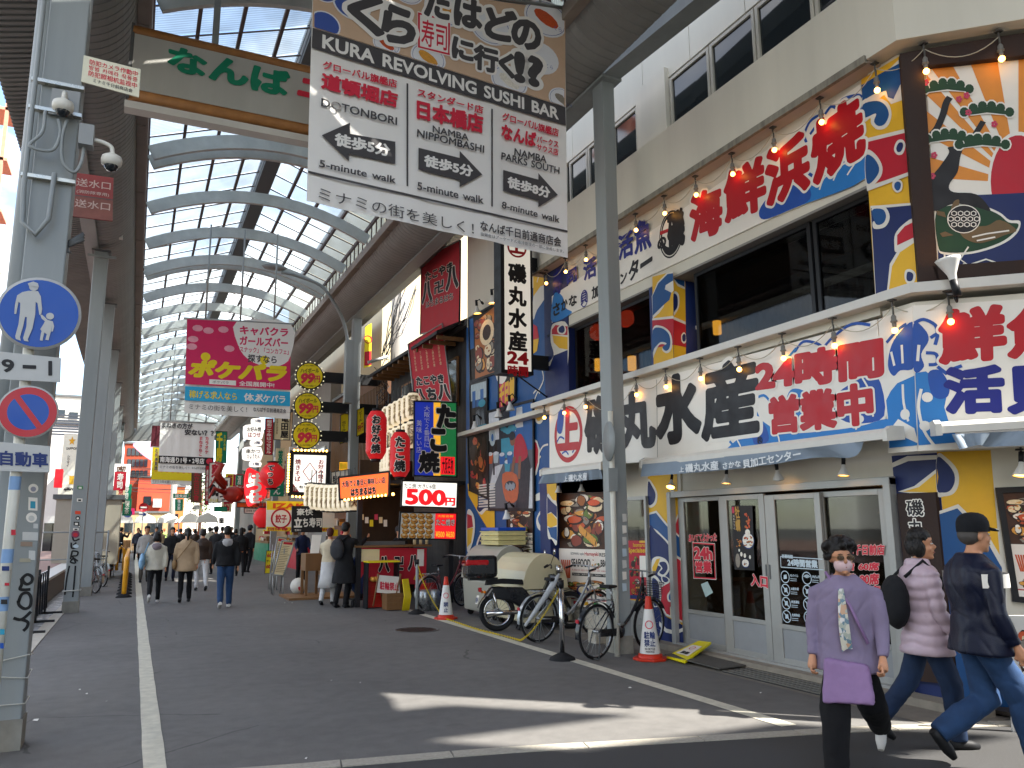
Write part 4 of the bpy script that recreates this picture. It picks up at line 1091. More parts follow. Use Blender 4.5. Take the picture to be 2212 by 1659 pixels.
ptext(m,P3,SBLU,'活',(2048,890),(2166,886),(2044,798),w=.06,off=.005,n=90);ptext(m,P3,SBLU,'貝',(2184,890),(2300,884),(2178,798),w=.06,off=.005,n=90)
m.build('lettering',None,s3)
P4=CH(6.50,4.86)
DT=M('dark_timber','#33241e',r=.7,var=.3,sc_=4,streak=.3,bump=.3,bs=30)
s4=thing('mural_picture','large framed picture of pine tree, red sun, orange rays and a green turtle','mural',P4.P(1990,618))
mb=MB();qbox(mb,P4,[(1998,120),(2420,70),(2440,600),(2028,618)],.03,None,.02);mb.build('board',SIGNW,s4)
for pts in([(1944,116),(1993,106),(2028,612),(1986,618)],[(1993,106),(2420,36),(2424,96),(1995,142)],[(2014,575),(2440,545),(2440,596),(2028,612)]):
 mb=MB();qbox(mb,P4,pts,.12,None,.10);mb.build('frame_beam',DT,s4)
ORG=M('ray_orange','#d98a35',r=.5,var=.08);DG=M('pine_green','#26452f',r=.6,var=.2);PK=M('blossom_pink','#c23a5a',r=.5);BRN=M('turtle_brown','#6e5a3e',r=.6)
sunc=(2212-8,420);m=MB()
def rayq(a0,a1,rr=330):
 cx,cy=2200,395
 pts=[(cx,cy),(cx+rr*math.cos(R(a0)),cy+rr*math.sin(R(a0))),(cx+rr*math.cos(R(a1)),cy+rr*math.sin(R(a1)))]
 out=[(min(max(u,2002),2400),min(max(v,128),600))for u,v in pts];return out
for a0,a1 in[(182,190),(198,208),(215,225),(232,243),(251,262),(270,282)]:pshape(m,P4,ORG,rayq(a0,a1),.022)
pshape(m,P4,OUTL,[(2200+66*math.cos(R(t)),392+108*math.sin(R(t)))for t in range(0,360,12)],.0235)
pshape(m,P4,MRED,[(2200+60*math.cos(R(t)),392+100*math.sin(R(t)))for t in range(0,360,12)],.025)
pshape(m,P4,MNV,[(2022,425),(2180,418),(2330,410),(2400,600),(2028,600)],.0262)
pshape(m,P4,OUTL,[(2020,456),(2060,438),(2110,440),(2158,458),(2180,475),(2204,478),(2196,505),(2160,530),(2100,548),(2040,550),(2024,530)],.0275,True)
pshape(m,P4,DG,[(2022,460),(2060,443),(2110,445),(2155,462),(2178,480),(2200,484),(2190,503),(2158,525),(2100,543),(2042,545),(2026,530)],.029,True)
pshape(m,P4,INK,[(2002,400),(2030,360),(2050,330),(2048,318),(2078,318),(2074,340),(2068,372),(2050,400),(2060,415),(2110,420),(2140,455),(2110,448),(2060,440),(2015,455)],.030,True)
pline(m,P4,INK,[(2002,300),(2022,280),(2036,250),(2044,222),(2052,210)],.06,.030);pline(m,P4,INK,[(2100,300),(2116,275),(2124,262)],.05,.030)
def pine(cx,cy,w,sl=0.08):
 for gr,mt,o in((3.2,OUTL,.031),(0,DG,.0325)):
  pts=[]
  n=6
  for i in range(n):
   t=i/(n-1);x=cx-w/2+w*t;top=cy-22*math.sin(math.pi*(.12+.76*t));rr=w/n*.62+gr
   pts.append((x,top,rr))
  for x,y_,rr in pts:
   pshape(m,P4,mt,[(x+rr*math.cos(R(q)),y_+rr*1.05*math.sin(R(q)))for q in range(0,360,36)],o)
   o+=.00015
  pshape(m,P4,mt,[(cx-w/2-gr,cy+gr*.5),(cx-w*.3,cy-18),(cx+w*.3,cy-20),(cx+w/2+gr,cy-2+gr*.5),(cx,cy-7+gr)],o)
for a_ in[(2046,200,96),(2132,250,98),(2050,308,92),(2122,320,100)]:pine(*a_)
for u,v in[(2000,178),(2072,214),(2088,206),(2092,243),(2148,268),(2018,335),(2014,380)]:
 for q in range(5):disc(m,PK,P4.P(u+4*math.cos(q*1.256),v+4.6*math.sin(q*1.256),.034),P4.n,.014,8)
pshape(m,P4,BRN,[(2130,488),(2160,475),(2196,497),(2170,508),(2140,520),(2110,525),(2080,512),(2075,490)],.0335,True)
pshape(m,P4,BRN,[(2053,460),(2060,436),(2072,432),(2068,455)],.0335,True)
for pts in([(2040,458),(2022,455),(2024,464),(2044,470)],[(2042,500),(2030,504),(2036,512),(2060,508)]):pshape(m,P4,BRN,pts,.0335)
pshape(m,P4,OUTL,[(2082+36*math.cos(R(t)),473+31*math.sin(R(t)))for t in range(0,360,15)],.035)
pshape(m,P4,INK,[(2082+34*math.cos(R(t)),473+29*math.sin(R(t)))for t in range(0,360,15)],.036)
for k in range(-2,3):
 for j in range(-2,3):
  cx=2082+k*14+(7 if j%2 else 0);cy=473+j*12
  if abs(cx-2082)<30 and abs(cy-473)<24:pline(m,P4,OUTL,[(cx+6*math.cos(R(t)),cy+5*math.sin(R(t)))for t in range(30,390,60)],.008,.037,False,1,True)
for pts in[[(2092,533),(2074,560),(2090,572),(2080,570)],[(2088,574),(2130,560),(2154,568)],[(2040,545),(2042,575)],[(2100,512),(2130,505),(2180,498)],[(2110,520),(2150,512)]]:pline(m,P4,OUTL,pts,.014,.037,False)
m.build('painting',None,s4)
FOODD=M('dish_shadow_brown','#33221b',r=.5,var=.1)
FOODS=[M('food_'+n,c,r=.45,var=.22,sc_=40)for n,c in(('grilled','#a6622c'),('cream','#e3d2ad'),('prawn','#c9552d'),('golden','#d89a41'),('shell','#8c8478'),('leaf','#5f7a34'),('meat','#8a3b2a'),('white','#e9e4d8'))]
AWN=M('awning_fabric','#7f8c99',r=.7,var=.12,sc_=2,bump=.2,bs=12);AWNC=M('awning_cassette','#cbc8bf',r=.4,var=.05)
def awning(lab,X,top,bot,cas,txt,group='awnings over the restaurant front',pl=None):
 """top/bot: measured upper and lower edge of the fabric, left to right"""
 pl=pl or PX(X)
 t=thing('awning',lab,'awning',pl.P(*bot[0]),group=group)
 a,b=pl.P(*cas[0]),pl.P(*cas[1]);n=pl.n;e=(b-a).normalized();up=Vector((0,0,1))
 m=MB();pr=[(0,0),(.0,.06),(-.04,.10),(-.18,.10),(-.18,.02),(-.05,.0)]
 m.prism([a+n*x+up*z for x,z in pr],b-a);m.build('cassette',AWNC,t)
 for c_ in(a-e*.03,b-e*.02):MB().prism([c_+n*x+up*z for x,z in((.01,-.02),(.01,.08),(-.06,.12),(-.22,.12),(-.22,-.0))],e*.05).build('end_cap',AWNC,t)
 T=smooth_pts(top,6,False);B=smooth_pts(bot,6,False);k=min(len(T),len(B));m=MB();vs=[]
 N=24
 for i in range(N+1):
  f=i/N;tt=T[int(f*(len(T)-1))];bb=B[int(f*(len(B)-1))]
  w=.025*math.sin(f*17)+.02*math.sin(f*5+1)
  pt,pb=pl.P(*tt),pl.P(*bb)
  vs+=[pt,pt*.5+pb*.5+n*w*.6,pb+n*w]
 m.add(vs,[(3*i+j,3*i+j+1,3*i+j+4,3*i+j+3)for i in range(N)for j in(0,1)],None,True);o=m.build('valance',AWN,t)
 if txt:
  m=MB();ink=M('awning_print','#d9dcdd',r=.6)
  for s_,bl,br,tl in txt:ptext(m,pl,ink,s_,bl,br,tl,w=.03,off=.035)
  m.build('lettering',None,t)
awning('long grey blue awning with pale printed characters above the doors',6.02,[(1388,1003),(1659,977),(1866,952)],[(1386,1030),(1500,1021),(1659,1005),(1760,988),(1844,988),(1858,962)],[(1385,1008),(1912,948)],[('磯丸水産',(1481,1021),(1552,1014),(1480,1003)),('さかな',(1562,1013),(1600,1008),(1561,1000)),('貝加工センター',(1606,1012),(1730,990),(1604,994)),('上',(1467,1020),(1477,1019),(1467,1009))])
awning('short grey blue awning above the seafood poster',6.02,[(1172,1026),(1230,1020),(1297,1013)],[(1167,1045),(1230,1041),(1298,1034)],[(1168,1026),(1297,1012)],[('磯丸水産',(1228,1041),(1268,1036),(1228,1026)),('上',(1218,1040),(1226,1039),(1218,1030))])
PCH=CH(6.0,4.62)
awning('corner awning with rolled silver edge, right of the long awning',6.0,[(2056,938),(2140,934),(2330,925)],[(2072,972),(2110,962),(2150,964),(2330,958)],[(2030,936),(2330,918)],None,pl=PCH)
LAMPW=M('lamp_white_shade','#d8d6d0',r=.35,var=.05);GLOW=M('warm_lamp_glow','#ffcf70',em=5,emc='#ffb64d',var=0)
def spot(p,lab,d=(0,0,-1),s=1.,mount=(0,0,.12),grp='white bell lamps along the restaurant front',lit=True):
 t=thing('spot_lamp',lab,'lamp',p,group=grp);p=Vector(p);d=Vector(d).normalized()
 m=MB();m.lathe([(.018*s,-.0),(.022*s,.03*s),(.055*s,.10*s),(.062*s,.115*s),(.056*s,.11*s)],p-d*.02,d,14);m.build('shade',LAMPW,t)
 m=MB();m.lathe([(0,0),(.05*s,0)],p+d*.085*s,d,12);m.build('bulb',GLOW if lit else LAMPW,t)
 m=MB();m.cyl(p-d*.02,p-d*.10*s,.02*s,8);m.tube([p-d*.08*s,p-d*.08*s+Vector(mount)*.6,p+Vector(mount)],.008*s,6);m.cyl(p+Vector(mount),p+Vector(mount)*1.12,.03*s,8);m.build('bracket',BLACK,t)
for u,v,lab,d in[(1450,1040,'leftmost lit bell lamp over the sliding doors, tilted',(-.35,-.25,-.8)),(1569,1028,'second bell lamp over the sliding doors',(-.1,0,-1)),(1679,1018,'third bell lamp over the doors, turned to the wall',(.3,.2,-.9)),(1822,1008,'rightmost bell lamp over the doors, bright',(-.1,0,-1)),(1206,1052,'left small bell lamp above the seafood poster',(0,0,-1)),(1256,1049,'right small bell lamp above the seafood poster',(0,0,-1))]:
 spot(at(u,v,X=6.42),lab,d)
for u,v,lab in[(1030,663,'left clip lamp above the shell photo board'),(1063,640,'right clip lamp above the shell photo board'),(1025,912,'lamp between the blue tub photo and the crab photo'),(1076,885,'left dark clip lamp over the fishmonger photo'),(1101,870,'right dark clip lamp over the fishmonger photo'),(1094,1104,'small round clip lamp under the fishmonger photo')]:
 spot(at(u,v,X=6.4),lab,(.1,0,-1),1.5,(.12,.0,.10),'clip lamps over the photo boards',v<700)
p=CH(6.1,4.7).P(2058,600);spot(p,'upturned floodlight on the ledge lighting the turtle picture',(-.1,.1,1),1.7,(.05,.05,-.12))
spot(CH(6.35,4.8).P(2206,1003),'bell lamp below the corner awning at the right',(-.2,0,-1),1.1)
BULB=M('festoon_bulb','#ffcf80',r=.2,em=5,emc='#ffb04a',var=0);CAB=M('cream_cable','#b5ad98',r=.6)
LABR={0:'upper row',1:'lower row'}
bulb0=None
rows=[([(2164,127,1),(2001,154,1),(1895,195,0),(1775,264,0),(1673,324,0),(1583,376,0),(1504,421,0),(1436,461,0),(1374,497,0),(1266,561,0),(1222,587,0),(1180,612,0)],6.40,6.15,CH(6.36,4.78),['over the turtle picture, right one','over the turtle picture at the timber post','over the yellow corner pilaster','over the right half of the last red character','over the gap before the last red character','over the second red character','over the first red character','by the round black emblem','left of the round emblem','second from the left end behind the banner pole','by the small blue sushi characters','at the left end']),([(2054,695,1),(1933,714,0),(1803,747,0),(1693,774,0),(1597,798,0),(1514,818,0),(1439,836,0),(1375,853,0),(1265,879,0),(1219,892,0),(1176,902,0)],6.245,3.66,CH(6.24,4.76),['over the red character on the corner sign','over the blue wave on the corner sign','over the red time character','over the red number four','over the last big black character','between the last two big black characters','over the big water character','just right of the tall column','left of the tall column','over the red ring emblem','at the left end above the awning'])]
for ri,(L,X,Zs,pc,labs)in enumerate(rows):
 hooks=[]
 for(u,v,c),lb in zip(L,labs):
  p=pc.P(u,v)if c else at(u,v,X=X)
  hooks.append(Vector((p.x,p.y,Zs)))
  t=thing('light_bulb',f'glowing festoon bulb of the {LABR[ri]}, {lb}','light bulb',p,group='festoon bulbs along the restaurant',world=False)
  k=.029
  if bulb0 is None:
   m=MB();m.ball((0,0,0),k,12);A=m.build('glass',BULB,t)
   m=MB();m.lathe([(.014,.022),(.02,.05),(.02,.075),(.032,.08),(.032,.09),(.024,.1),(.024,.13),(.012,.15)],(0,0,0),n=10);B=m.build('socket',M('grey_socket','#77756f',r=.6),t);bulb0=(A,B)
  else:
   for c_ in bulb0:o=c_.copy();COL.objects.link(o);o.parent=t
  m=MB();h=Zs-p.z
  m.tube([(0,0,.14),(.008,.004,.14+(h-.14)*.4),(-.006,0,.14+(h-.14)*.7),(0,0,h-.02)],.009,6);m.box((-.03,-.03,h-.012),(.03,.03,h-.001));o=m.build('hanger',M('hanger_grey','#55534e',r=.6),t)
 m=MB()
 for a,b in zip(hooks[:-1],hooks[1:]):
  ln=(a-b).length;pts=[]
  for i in range(11):
   f=i/10;q=a.lerp(b,f);q.z-=.06+ln*.22*4*f*(1-f);pts.append(q)
  m.tube(pts,.005,5)
 cb=m.build('festoon_cable',CAB);tag(cb,f'cream cable swagging between the bulbs of the {LABR[ri]}','cable')
def seafood_poster(q,t):
 m=MB()
 qrect(m,q,M('poster_brown','#4a3226',var=.3,sc_=10),0,0,1,.5,.001);food(m,q,0,0,1,.5,5,60)
 for k in range(7):
  a=.48+k*.045;qell(m,q,FOODS[3],a,.33+k*.018,.05,.035,.011+k*.0001,9,.6);qell(m,q,FOODD,a+.02,.335+k*.018,.008,.034,.0112+k*.0001,6,.5)
 pp=M('poster_paper','#e2d9cd',r=.5,var=.05)
 qrect(m,q,pp,0,.5,1,.93,.0125)
 qtext(m,q,SREDL,'Hamayaki',.55,.525,.82,.565,w=.02,o=.014);qtext(m,q,INK,'ISOMARU style',.26,.53,.53,.56,o=.014);qtext(m,q,INK,'REST',.84,.53,.99,.56,w=.02,o=.014)
 qtext(m,q,INK,'SEAFOOD',.27,.59,.66,.655,w=.03,o=.014);qtext(m,q,INK,'BBQ',.86,.59,.99,.655,w=.03,o=.014)
 qtext(m,q,SREDL,'A place to enjoy cooking your own seafood',.28,.675,.98,.695,o=.014)
 qrect(m,q,INK,.28,.71,1,.735,.0132);qtext(m,q,SIGNW,'Hamayaki / Seafood dishes / Sashimi / Sushi',.3,.714,.97,.731,o=.015)
 for k in range(5):qpoly(m,q,FOODS[2],[(.04+k*.045,.6),(.07+k*.045,.6),(.12+k*.03,.76),(.09+k*.03,.76)],.0135+k*.0002)
 food(m,q,.66,.58,.86,.67,8,8,o=.0135);food(m,q,0,.76,1,.93,9,22,o=.0135)
 qell(m,q,NAVY,.5,.86,.13,.045,.018);qell(m,q,FOODS[1],.5,.855,.09,.03,.0185)
 qrect(m,q,SREDL,0,.925,1,.94,.0125);qrect(m,q,SIGNW,0,.94,1,1,.0125)
 for k in range(4):qrect(m,q,[NAVY,SREDL,YEL,M('pay_green','#3c8a4a')][k],.1+k*.2,.955,.2+k*.2,.985,.014)
 m.build('print',None,t)
q=QP(PX(6.62),(1207,1066),(1312,1062),(1318,1316),(1211,1306))
seafood_poster(q,framed('seafood_poster','tall grilled seafood poster reading SEAFOOD under the short awning, left of the column','poster',q,0,WHITEP,.02))
q=QP(PX(6.585),(1096,1100),(1151,1098),(1153,1206),(1099,1200))
seafood_poster(q,framed('seafood_poster','small dark framed seafood poster low beside the stacked crates','poster',q,.03,WHITEP,.02))
q=QP(CH(6.62,4.95),(2165,1065),(2290,1060),(2330,1300),(2200,1288))
seafood_poster(q,framed('seafood_poster','seafood poster in a dark frame at the right edge behind the man in the cap','poster',q,.05,WHITEP,.02))
q=QP(CH(6.0,4.62),(2178,1330),(2330,1330),(2340,1640),(2190,1640))
t=framed('menu_board','standing white menu board with rice bowl photos behind the walking man','menu board',q,0,WHITEP);m=MB();food(m,q,.05,.05,1,.95,31,30);m.build('print',None,t)
q=QP(PX(6.62),(1356,1168),(1397,1168),(1400,1300),(1358,1298))
t=framed('set_menu_poster','red and yellow set menu poster in the small window left of the painted pillar','poster',q,0,MRED,.01);m=MB()
qtext(m,q,YEL,'Isomaru',.3,.04,.9,.1,w=.02);qtext(m,q,YEL,'Specialset',.05,.12,.97,.22,w=.03);qrect(m,q,YEL,.62,.0,1,.035);food(m,q,0,.25,.6,.6,12,14);qrect(m,q,SIGNW,.62,.25,1,.6);food(m,q,0,.62,1,.9,13,20);qrect(m,q,NAVY,0,.9,1,.96);qrect(m,q,YEL,0,.97,1,1);m.build('print',None,t)
DG1=PX(6.655)
t=thing('door_notices','red and white lettering on the sliding doors announcing 24 hour opening','notice',DG1.P(1520,1280));DG1=PX(6.644);DG2=PX(6.60);m=MB();RP=M('notice_red','#c8283c',r=.45,var=.03)
ptext(m,DG1,RP,'あいててよかった',(1488,1170),(1548,1168),(1488,1155),w=.05,out=OUTL,ow=.03)
pline(m,DG1,RP,[(1497,1173),(1542,1176),(1545,1250),(1500,1247)],.022,.006,False,1,True);pline(m,DG1,OUTL,[(1495,1171),(1544,1174),(1547,1252),(1498,1249)],.008,.004,False,1,True)
ptext(m,DG1,RP,'24h',(1501,1206),(1538,1208),(1500,1183),w=.06,out=OUTL,ow=.03);ptext(m,DG1,RP,'営業',(1503,1236),(1537,1238),(1502,1212),w=.05,out=OUTL,ow=.03)
ptext(m,DG2,RP,'入口',(1623,1264),(1658,1270),(1622,1240),w=.05,out=OUTL,ow=.03)
for s_,v0,v1,u0,u1 in[('なんば千日前店',1178,1198,1799,1910),('電話',1202,1210,1808,1826),('1階 60席',1216,1232,1818,1898),('2階 80席',1240,1262,1820,1898),('3階 70席',1266,1282,1822,1900)]:ptext(m,DG1,RP,s_,(u0,v1),(u1,v1),(u0,v0),w=.05,out=OUTL,ow=.03)
ICE=M('ice_blue_print','#b9c9d2',r=.5,var=.03)
for(a,b)in[((1686,1202),(1777,1208)),((1687,1225),(1779,1231)),((1686,1202),(1687,1225))]:pline(m,DG2,ICE,[a,b],.01,.004,False)
ptext(m,DG2,ICE,'営業時間',(1689,1205),(1712,1207),(1689,1197),w=.03);ptext(m,DG2,ICE,'24時間営業',(1702,1222),(1766,1227),(1701,1207),w=.05)
m.build('lettering',None,t);m=MB()
for k,(c1,c2)in enumerate([('モバイル','Wi-Fi'),('20歳未満','喫煙室あり'),('飲酒運転','迷惑飲食'),('危険物品','録音中')]):
 for j,(uc,s_)in enumerate(((1696,c1),(1743,c2))):
  vc=1246+k*28.5+j*3;uc+=k*1.2
  pc_=DG2.P(uc,vc,.004);disc(m,ICE,pc_,DG2.n,.068,20,None,.058)
  if k:pline(m,DG2,ICE,[(uc-6,vc-8),(uc+6,vc+8)],.012,.005,False)
  if k==0 and j:[pline(m,DG2,ICE,[(uc-r_,vc-r_*.5),(uc,vc-r_),(uc+r_,vc-r_*.4)],.009,.005)for r_ in(2,4.5,7)]
  else:pshape(m,DG2,ICE,[(uc-3,vc-4),(uc+3,vc-5),(uc+4,vc+4),(uc-3,vc+5)],.0045)
  ptext(m,DG2,ICE,s_,(uc+11,vc),(uc+28,vc+1),(uc+11,vc-6),w=.03)
  for q_ in range(2):pline(m,DG2,ICE,[(uc+11,vc+4+4*q_),(uc+25,vc+5+4*q_)],.006,.004,False)
m.build('pictograms',None,t)
q=QP(PX(6.60),(1580,1092),(1625,1092),(1630,1232),(1587,1230))
t=framed('oyster_poster','black poster of fried oysters with gold characters on the second sliding door','poster',q,0,INK,.004);m=MB()
qtext(m,q,M('gold_letters','#b58d3a',r=.4),'牡蠣',.17,.02,.4,.4,w=.03,vert=True);qtext(m,q,SIGNW,'カキフライ',.06,.15,.14,.38,vert=True);qrect(m,q,PK,.02,.02,.13,.12)
FR=[FOODS[0],FOODS[2],FOODS[3]]
food(m,q,.55,.1,.95,.4,21,12,FR+[FOODS[2]]);qell(m,q,NAVY,.75,.55,.3,.13);qell(m,q,FOODS[7],.75,.545,.27,.115,.0035);food(m,q,.5,.46,1,.63,22,9,FR+[FOODS[0]],o=.004);food(m,q,.1,.52,.45,.72,23,7,FR+[FOODS[0]]);qell(m,q,FOODS[7],.75,.42,.12,.05,.006)
for a,b,r_ in[(.4,.76,.06),(.57,.78,.06),(.82,.8,.05),(.3,.7,.04)]:qell(m,q,FOODS[7],a,b,r_,r_*.6,.006)
qell(m,q,NAVY,.58,.9,.19,.07,.004);qell(m,q,FOODS[7],.58,.895,.17,.06,.005);food(m,q,.45,.85,.72,.93,24,6,FR+[FOODS[3]],o=.006);qell(m,q,FOODS[4],.2,.86,.12,.11,.004);m.build('print',None,t)
q=QP(PX(6.60),(1514,1262),(1528,1256),(1540,1280),(1524,1290));t=framed('paper_slip','pale blue paper slip taped crooked on the first sliding door','notice',q,0,M('pale_slip','#a9c0bd',r=.6),.002)
q=QP(PX(6.60),(1752,1370),(1776,1374),(1777,1412),(1753,1408));t=framed('payment_sticker','small white and green payment sticker on the grey door panel beside the woman','sticker',q,0,SIGNW,.002);m=MB();qrect(m,q,M('pay_green','#3c8a4a'),0,0,1,.2);qell(m,q,M('pay_green','#3c8a4a'),.3,.38,.2,.1);qrect(m,q,YEL,.65,.3,.95,.48);qrect(m,q,PK,.2,.62,.8,.7);m.build('print',None,t)
q=QP(PX(6.60),(1937,1066),(2020,1063),(2062,1480),(1975,1470));t=framed('timber_name_board','dark timber board with white edged brush characters behind the woman in pink','sign',q,0,DT,.05);m=MB()
for ch,b in(('磯',.04),('丸',.145),('水',.24),('産',.34)):qtext(m,q,INK,ch,.24,b,.66,b+.085,w=.02,out=OUTL,ow=.06,n=72)
disc(m,OUTL,q(.42,.48,.005),q.n,.085,24,None,.06);m.build('lettering',None,t)
Yv=12.2;a=at(1088,700,Y=Yv);b=at(1146,700,Y=Yv)
t=thing('vertical_sign','tall narrow projecting lightbox sign with black characters and red 24 hours at its foot','sign',(a.x,Yv,4.2));zb=at(1150,803,Y=Yv).z;zt=7.15
MB().box((a.x-.05,Yv+.003,zb-.06),(b.x+.05,Yv+.30,zt)).build('case',BLACK,t);MB().box((a.x+.02,Yv-.012,zb),(b.x,Yv+.02,zt-.03)).build('face',M('lightbox_white','#dedad0',r=.4,em=.12,emc='#fff6e6',var=.03),t)
m=MB();m.box((b.x+.05,Yv+.1,6.15),(6.65,Yv+.2,6.4));m.box((b.x+.05,Yv+.1,4.35),(6.65,Yv+.2,4.6));m.tube([(b.x-.2,Yv+.15,zb-.05),(6.6,Yv+.2,zb-.45)],.015,6);m.build('bracket',BLACK,t)
PV=PY(Yv-.012);m=MB()
for ch,bl,br,tl in[('磯',(1103,614),(1132,617),(1101,555)),('丸',(1105,682),(1134,686),(1104,625)),('水',(1106,749-8),(1135,744),(1105,692)),('産',(1106,800-35),(1137,768),(1105,745-5))]:pass
cxm=(a.x+b.x)/2;wv=(b.x-a.x)*.52;z=6.32
for ch,zc,mt,ww in[('磯',6.02,SBLK,1),('丸',5.60,SBLK,1),('水',5.20,SBLK,1),('産',4.79,SBLK,1),('24',4.49,SREDL,1.05),('時間',4.26,SREDL,1.15)]:
 h=.33 if len(ch)==1 else(.2 if ch=='24' else .17);w_=.33*ww if len(ch)==1 else .38
 O=Vector((cxm-w_/2,Yv-.017,zc-h/2));put_text(m,mt,ch,O,(w_,0,0),(0,0,h),w=.045,n=72)
disc(m,SREDL,(cxm,Yv-.016,6.5),(0,-1,0),.19,28,None,.155);put_text(m,SREDL,'上',(cxm-.12,Yv-.017,6.4),(.24,0,0),(0,0,.2),w=.07)
m.build('lettering',None,t)
def board(tl,tr,br,bl,lab,X=6.57):q=QP(PX(X),tl,tr,br,bl);return q,framed('photo_board',lab,'photo board',q,.05,M('board_dark','#2b2420',var=.1),.03,'photo boards on the blue wall')
SEA=[M('photo_'+n,c,r=.5,var=.2,sc_=12)for n,c in(('teal','#3d8fa6'),('blue','#2a5f9c'),('dark','#23262e'),('pale','#aab9bd'),('orange','#c0603a'),('skin','#8a5a42'),('red','#b02838'),('silver','#8d959c'),('grey','#5b5f66'),('white','#c9cdd0'))]
q,t=board((1014,690),(1078,655),(1080,800),(1018,822),'photo board of opened shells, topmost of the boards');m=MB();qrect(m,q,SEA[1],0,0,.14,.5);qpoly(m,q,FOODS[0],[(.15,1),(1,1),(.95,0),(.2,.1)],.0015);food(m,q,.12,.05,1,1,41,34,[FOODS[0],FOODS[6],FOODS[1],FOODS[4],FOODS[3]])
qell(m,q,FOODS[1],.6,.35,.24,.2,.008);qell(m,q,FOODD,.6,.35,.14,.12,.0085);m.build('print',None,t)
q,t=board((1017,832),(1052,822),(1052,965-40),(1018,932+2),'narrow photo board of silver fish in a blue tub');m=MB();qrect(m,q,SEA[3],0,0,1,.35);[qrect(m,q,SEA[1],.1+.25*k,.15,.3+.25*k,.5,.002+k*.0003)for k in range(3)];qpoly(m,q,SEA[2],[(.1,.9),(.95,.9),(.9,.5),(.35,.5)],.004)
for k in range(26):a_=random.uniform(.2,.85);qpoly(m,q,SEA[7],[(a_,.9),(a_+.04,.9),(a_*.6+.27,.55)],.0045+k*.00005)
qell(m,q,SEA[0],.7,.45,.22,.08,.005);qrect(m,q,SEA[0],.02,.9,1,1,.005);m.build('print',None,t)
q,t=board((1012,945),(1053,935),(1053,1108-35),(1016,1048+8),'photo board of orange crabs and prawns left of the fishmonger');m=MB();food(m,q,0,.0,1,1,44,46,[SEA[4],FOODS[2],FOODS[0],SEA[6],FOODS[3]]);m.build('print',None,t)
q,t=board((1056,892),(1151,868),(1153,1098),(1058,1098),'large photo board of a fishmonger in red lifting an orange basket');m=MB()
qrect(m,q,SEA[9],0,0,.25,.3);qrect(m,q,SEA[2],.2,0,.55,.5);qrect(m,q,SEA[1],.5,0,1,.45,.0022);qpoly(m,q,SEA[9],[(.62,.25),(.8,.25),(.78,.02),(.66,.02)],.003);qpoly(m,q,SEA[1],[(.62,.45),(.85,.45),(.8,.22),(.64,.22)],.0035)
qrect(m,q,SEA[0],.3,.3,.62,.5,.0038);[qell(m,q,SEA[0],.35+.06*k,.2+.02*(k%3),.07,.025,.004+k*.0001)for k in range(5)];qpoly(m,q,SEA[8],[(0,1),(1,1),(1,.45),(0,.45)],.0028);qpoly(m,q,SEA[9],[(0,.8),(.1,.8),(.35,.55),(.1,.58)],.0046);qpoly(m,q,SEA[9],[(.85,1),(.98,1),(.98,.62),(.88,.66)],.0046)
qell(m,q,SEA[3],.09,.27,.075,.09,.005);qell(m,q,SEA[1],.09,.27,.03,.04,.0055);qrect(m,q,SEA[2],.1,.36,.14,.66,.005)
for a_,b_,c_ in[(.03,.48,4),(.17,.48,3),(.32,.5,1),(.5,.5,1),(.44,.58,0)]:qpoly(m,q,SEA[c_],[(a_-.07,b_-.05),(a_+.08,b_-.05),(a_+.05,b_+.06),(a_-.05,b_+.06)],.006);qell(m,q,SEA[9],a_,b_-.04,.06,.02,.0065)
qpoly(m,q,SEA[2],[(.62,1),(.9,1),(.95,.6),(.88,.45),(.68,.5),(.7,.75)],.0072);qpoly(m,q,SEA[6],[(.62,.56),(.88,.52),(.86,.4),(.76,.29),(.66,.3),(.6,.4)],.008,True);qell(m,q,SEA[5],.57,.33,.06,.06,.0085);qell(m,q,SEA[2],.56,.29,.07,.045,.0088)
qpoly(m,q,SEA[5],[(.58,.5),(.64,.5),(.58,.66),(.53,.66)],.009);qpoly(m,q,SEA[5],[(.7,.5),(.76,.5),(.73,.72),(.68,.72)],.009);qpoly(m,q,SEA[4],[(.33,.66),(.66,.68),(.66,.92),(.4,.92)],.0098,True);qell(m,q,SEA[2],.51,.78,.13,.05,.0104);[qell(m,q,SEA[7],.42+.025*k,.78+.01*(k%3),.02,.035,.0108+k*.0001,8,.4)for k in range(8)]
m.build('print',None,t)
q,t=board((1079,770),(1113,800),(1112,862),(1079,890),'red and yellow cartoon hand poster behind the vertical sign');m=MB();qrect(m,q,PK,0,.45,1,1);qtext(m,q,YEL,'千日前',-.0,.55,.98,.9,w=.06);qell(m,q,SIGNW,.1,.25,.4,.25,.003);m.build('print',None,t)
m=MB();[m.box((6.56,at(1035,1042,X=6.57).y-.85,2.02+.055*k),(6.595,at(1035,1042,X=6.57).y,2.05+.055*k))for k in range(9)];tag(m.build('vent_grille',WHITEP),'white slatted vent grille in the mural below the crab photo','vent')
m=MB();m.box((6.02,5.6,.006),(6.40,7.4,.016));gr=m.build('drain_pit_shade',INK,kind='structure');gs=M('grate_steel','#75726b',r=.5,m=.5,var=.2)  # flat black slab under the bars paints the shade inside the drain
for k in range(5):MB().box((6.02+k*.085,5.6,.016),(6.065+k*.085,7.4,.024)).build('grate_bar',gs,gr)
pl_=MB().obox((6.0,7.42,.03),(.42,.05,.0),(-.05,.95,.03),(0,0,.012)).build('rubber_mat',M('mat_grey','#56544f',r=.8,var=.2));tag(pl_,'dark sheet of board lying crooked over the drain by the doors','mat')
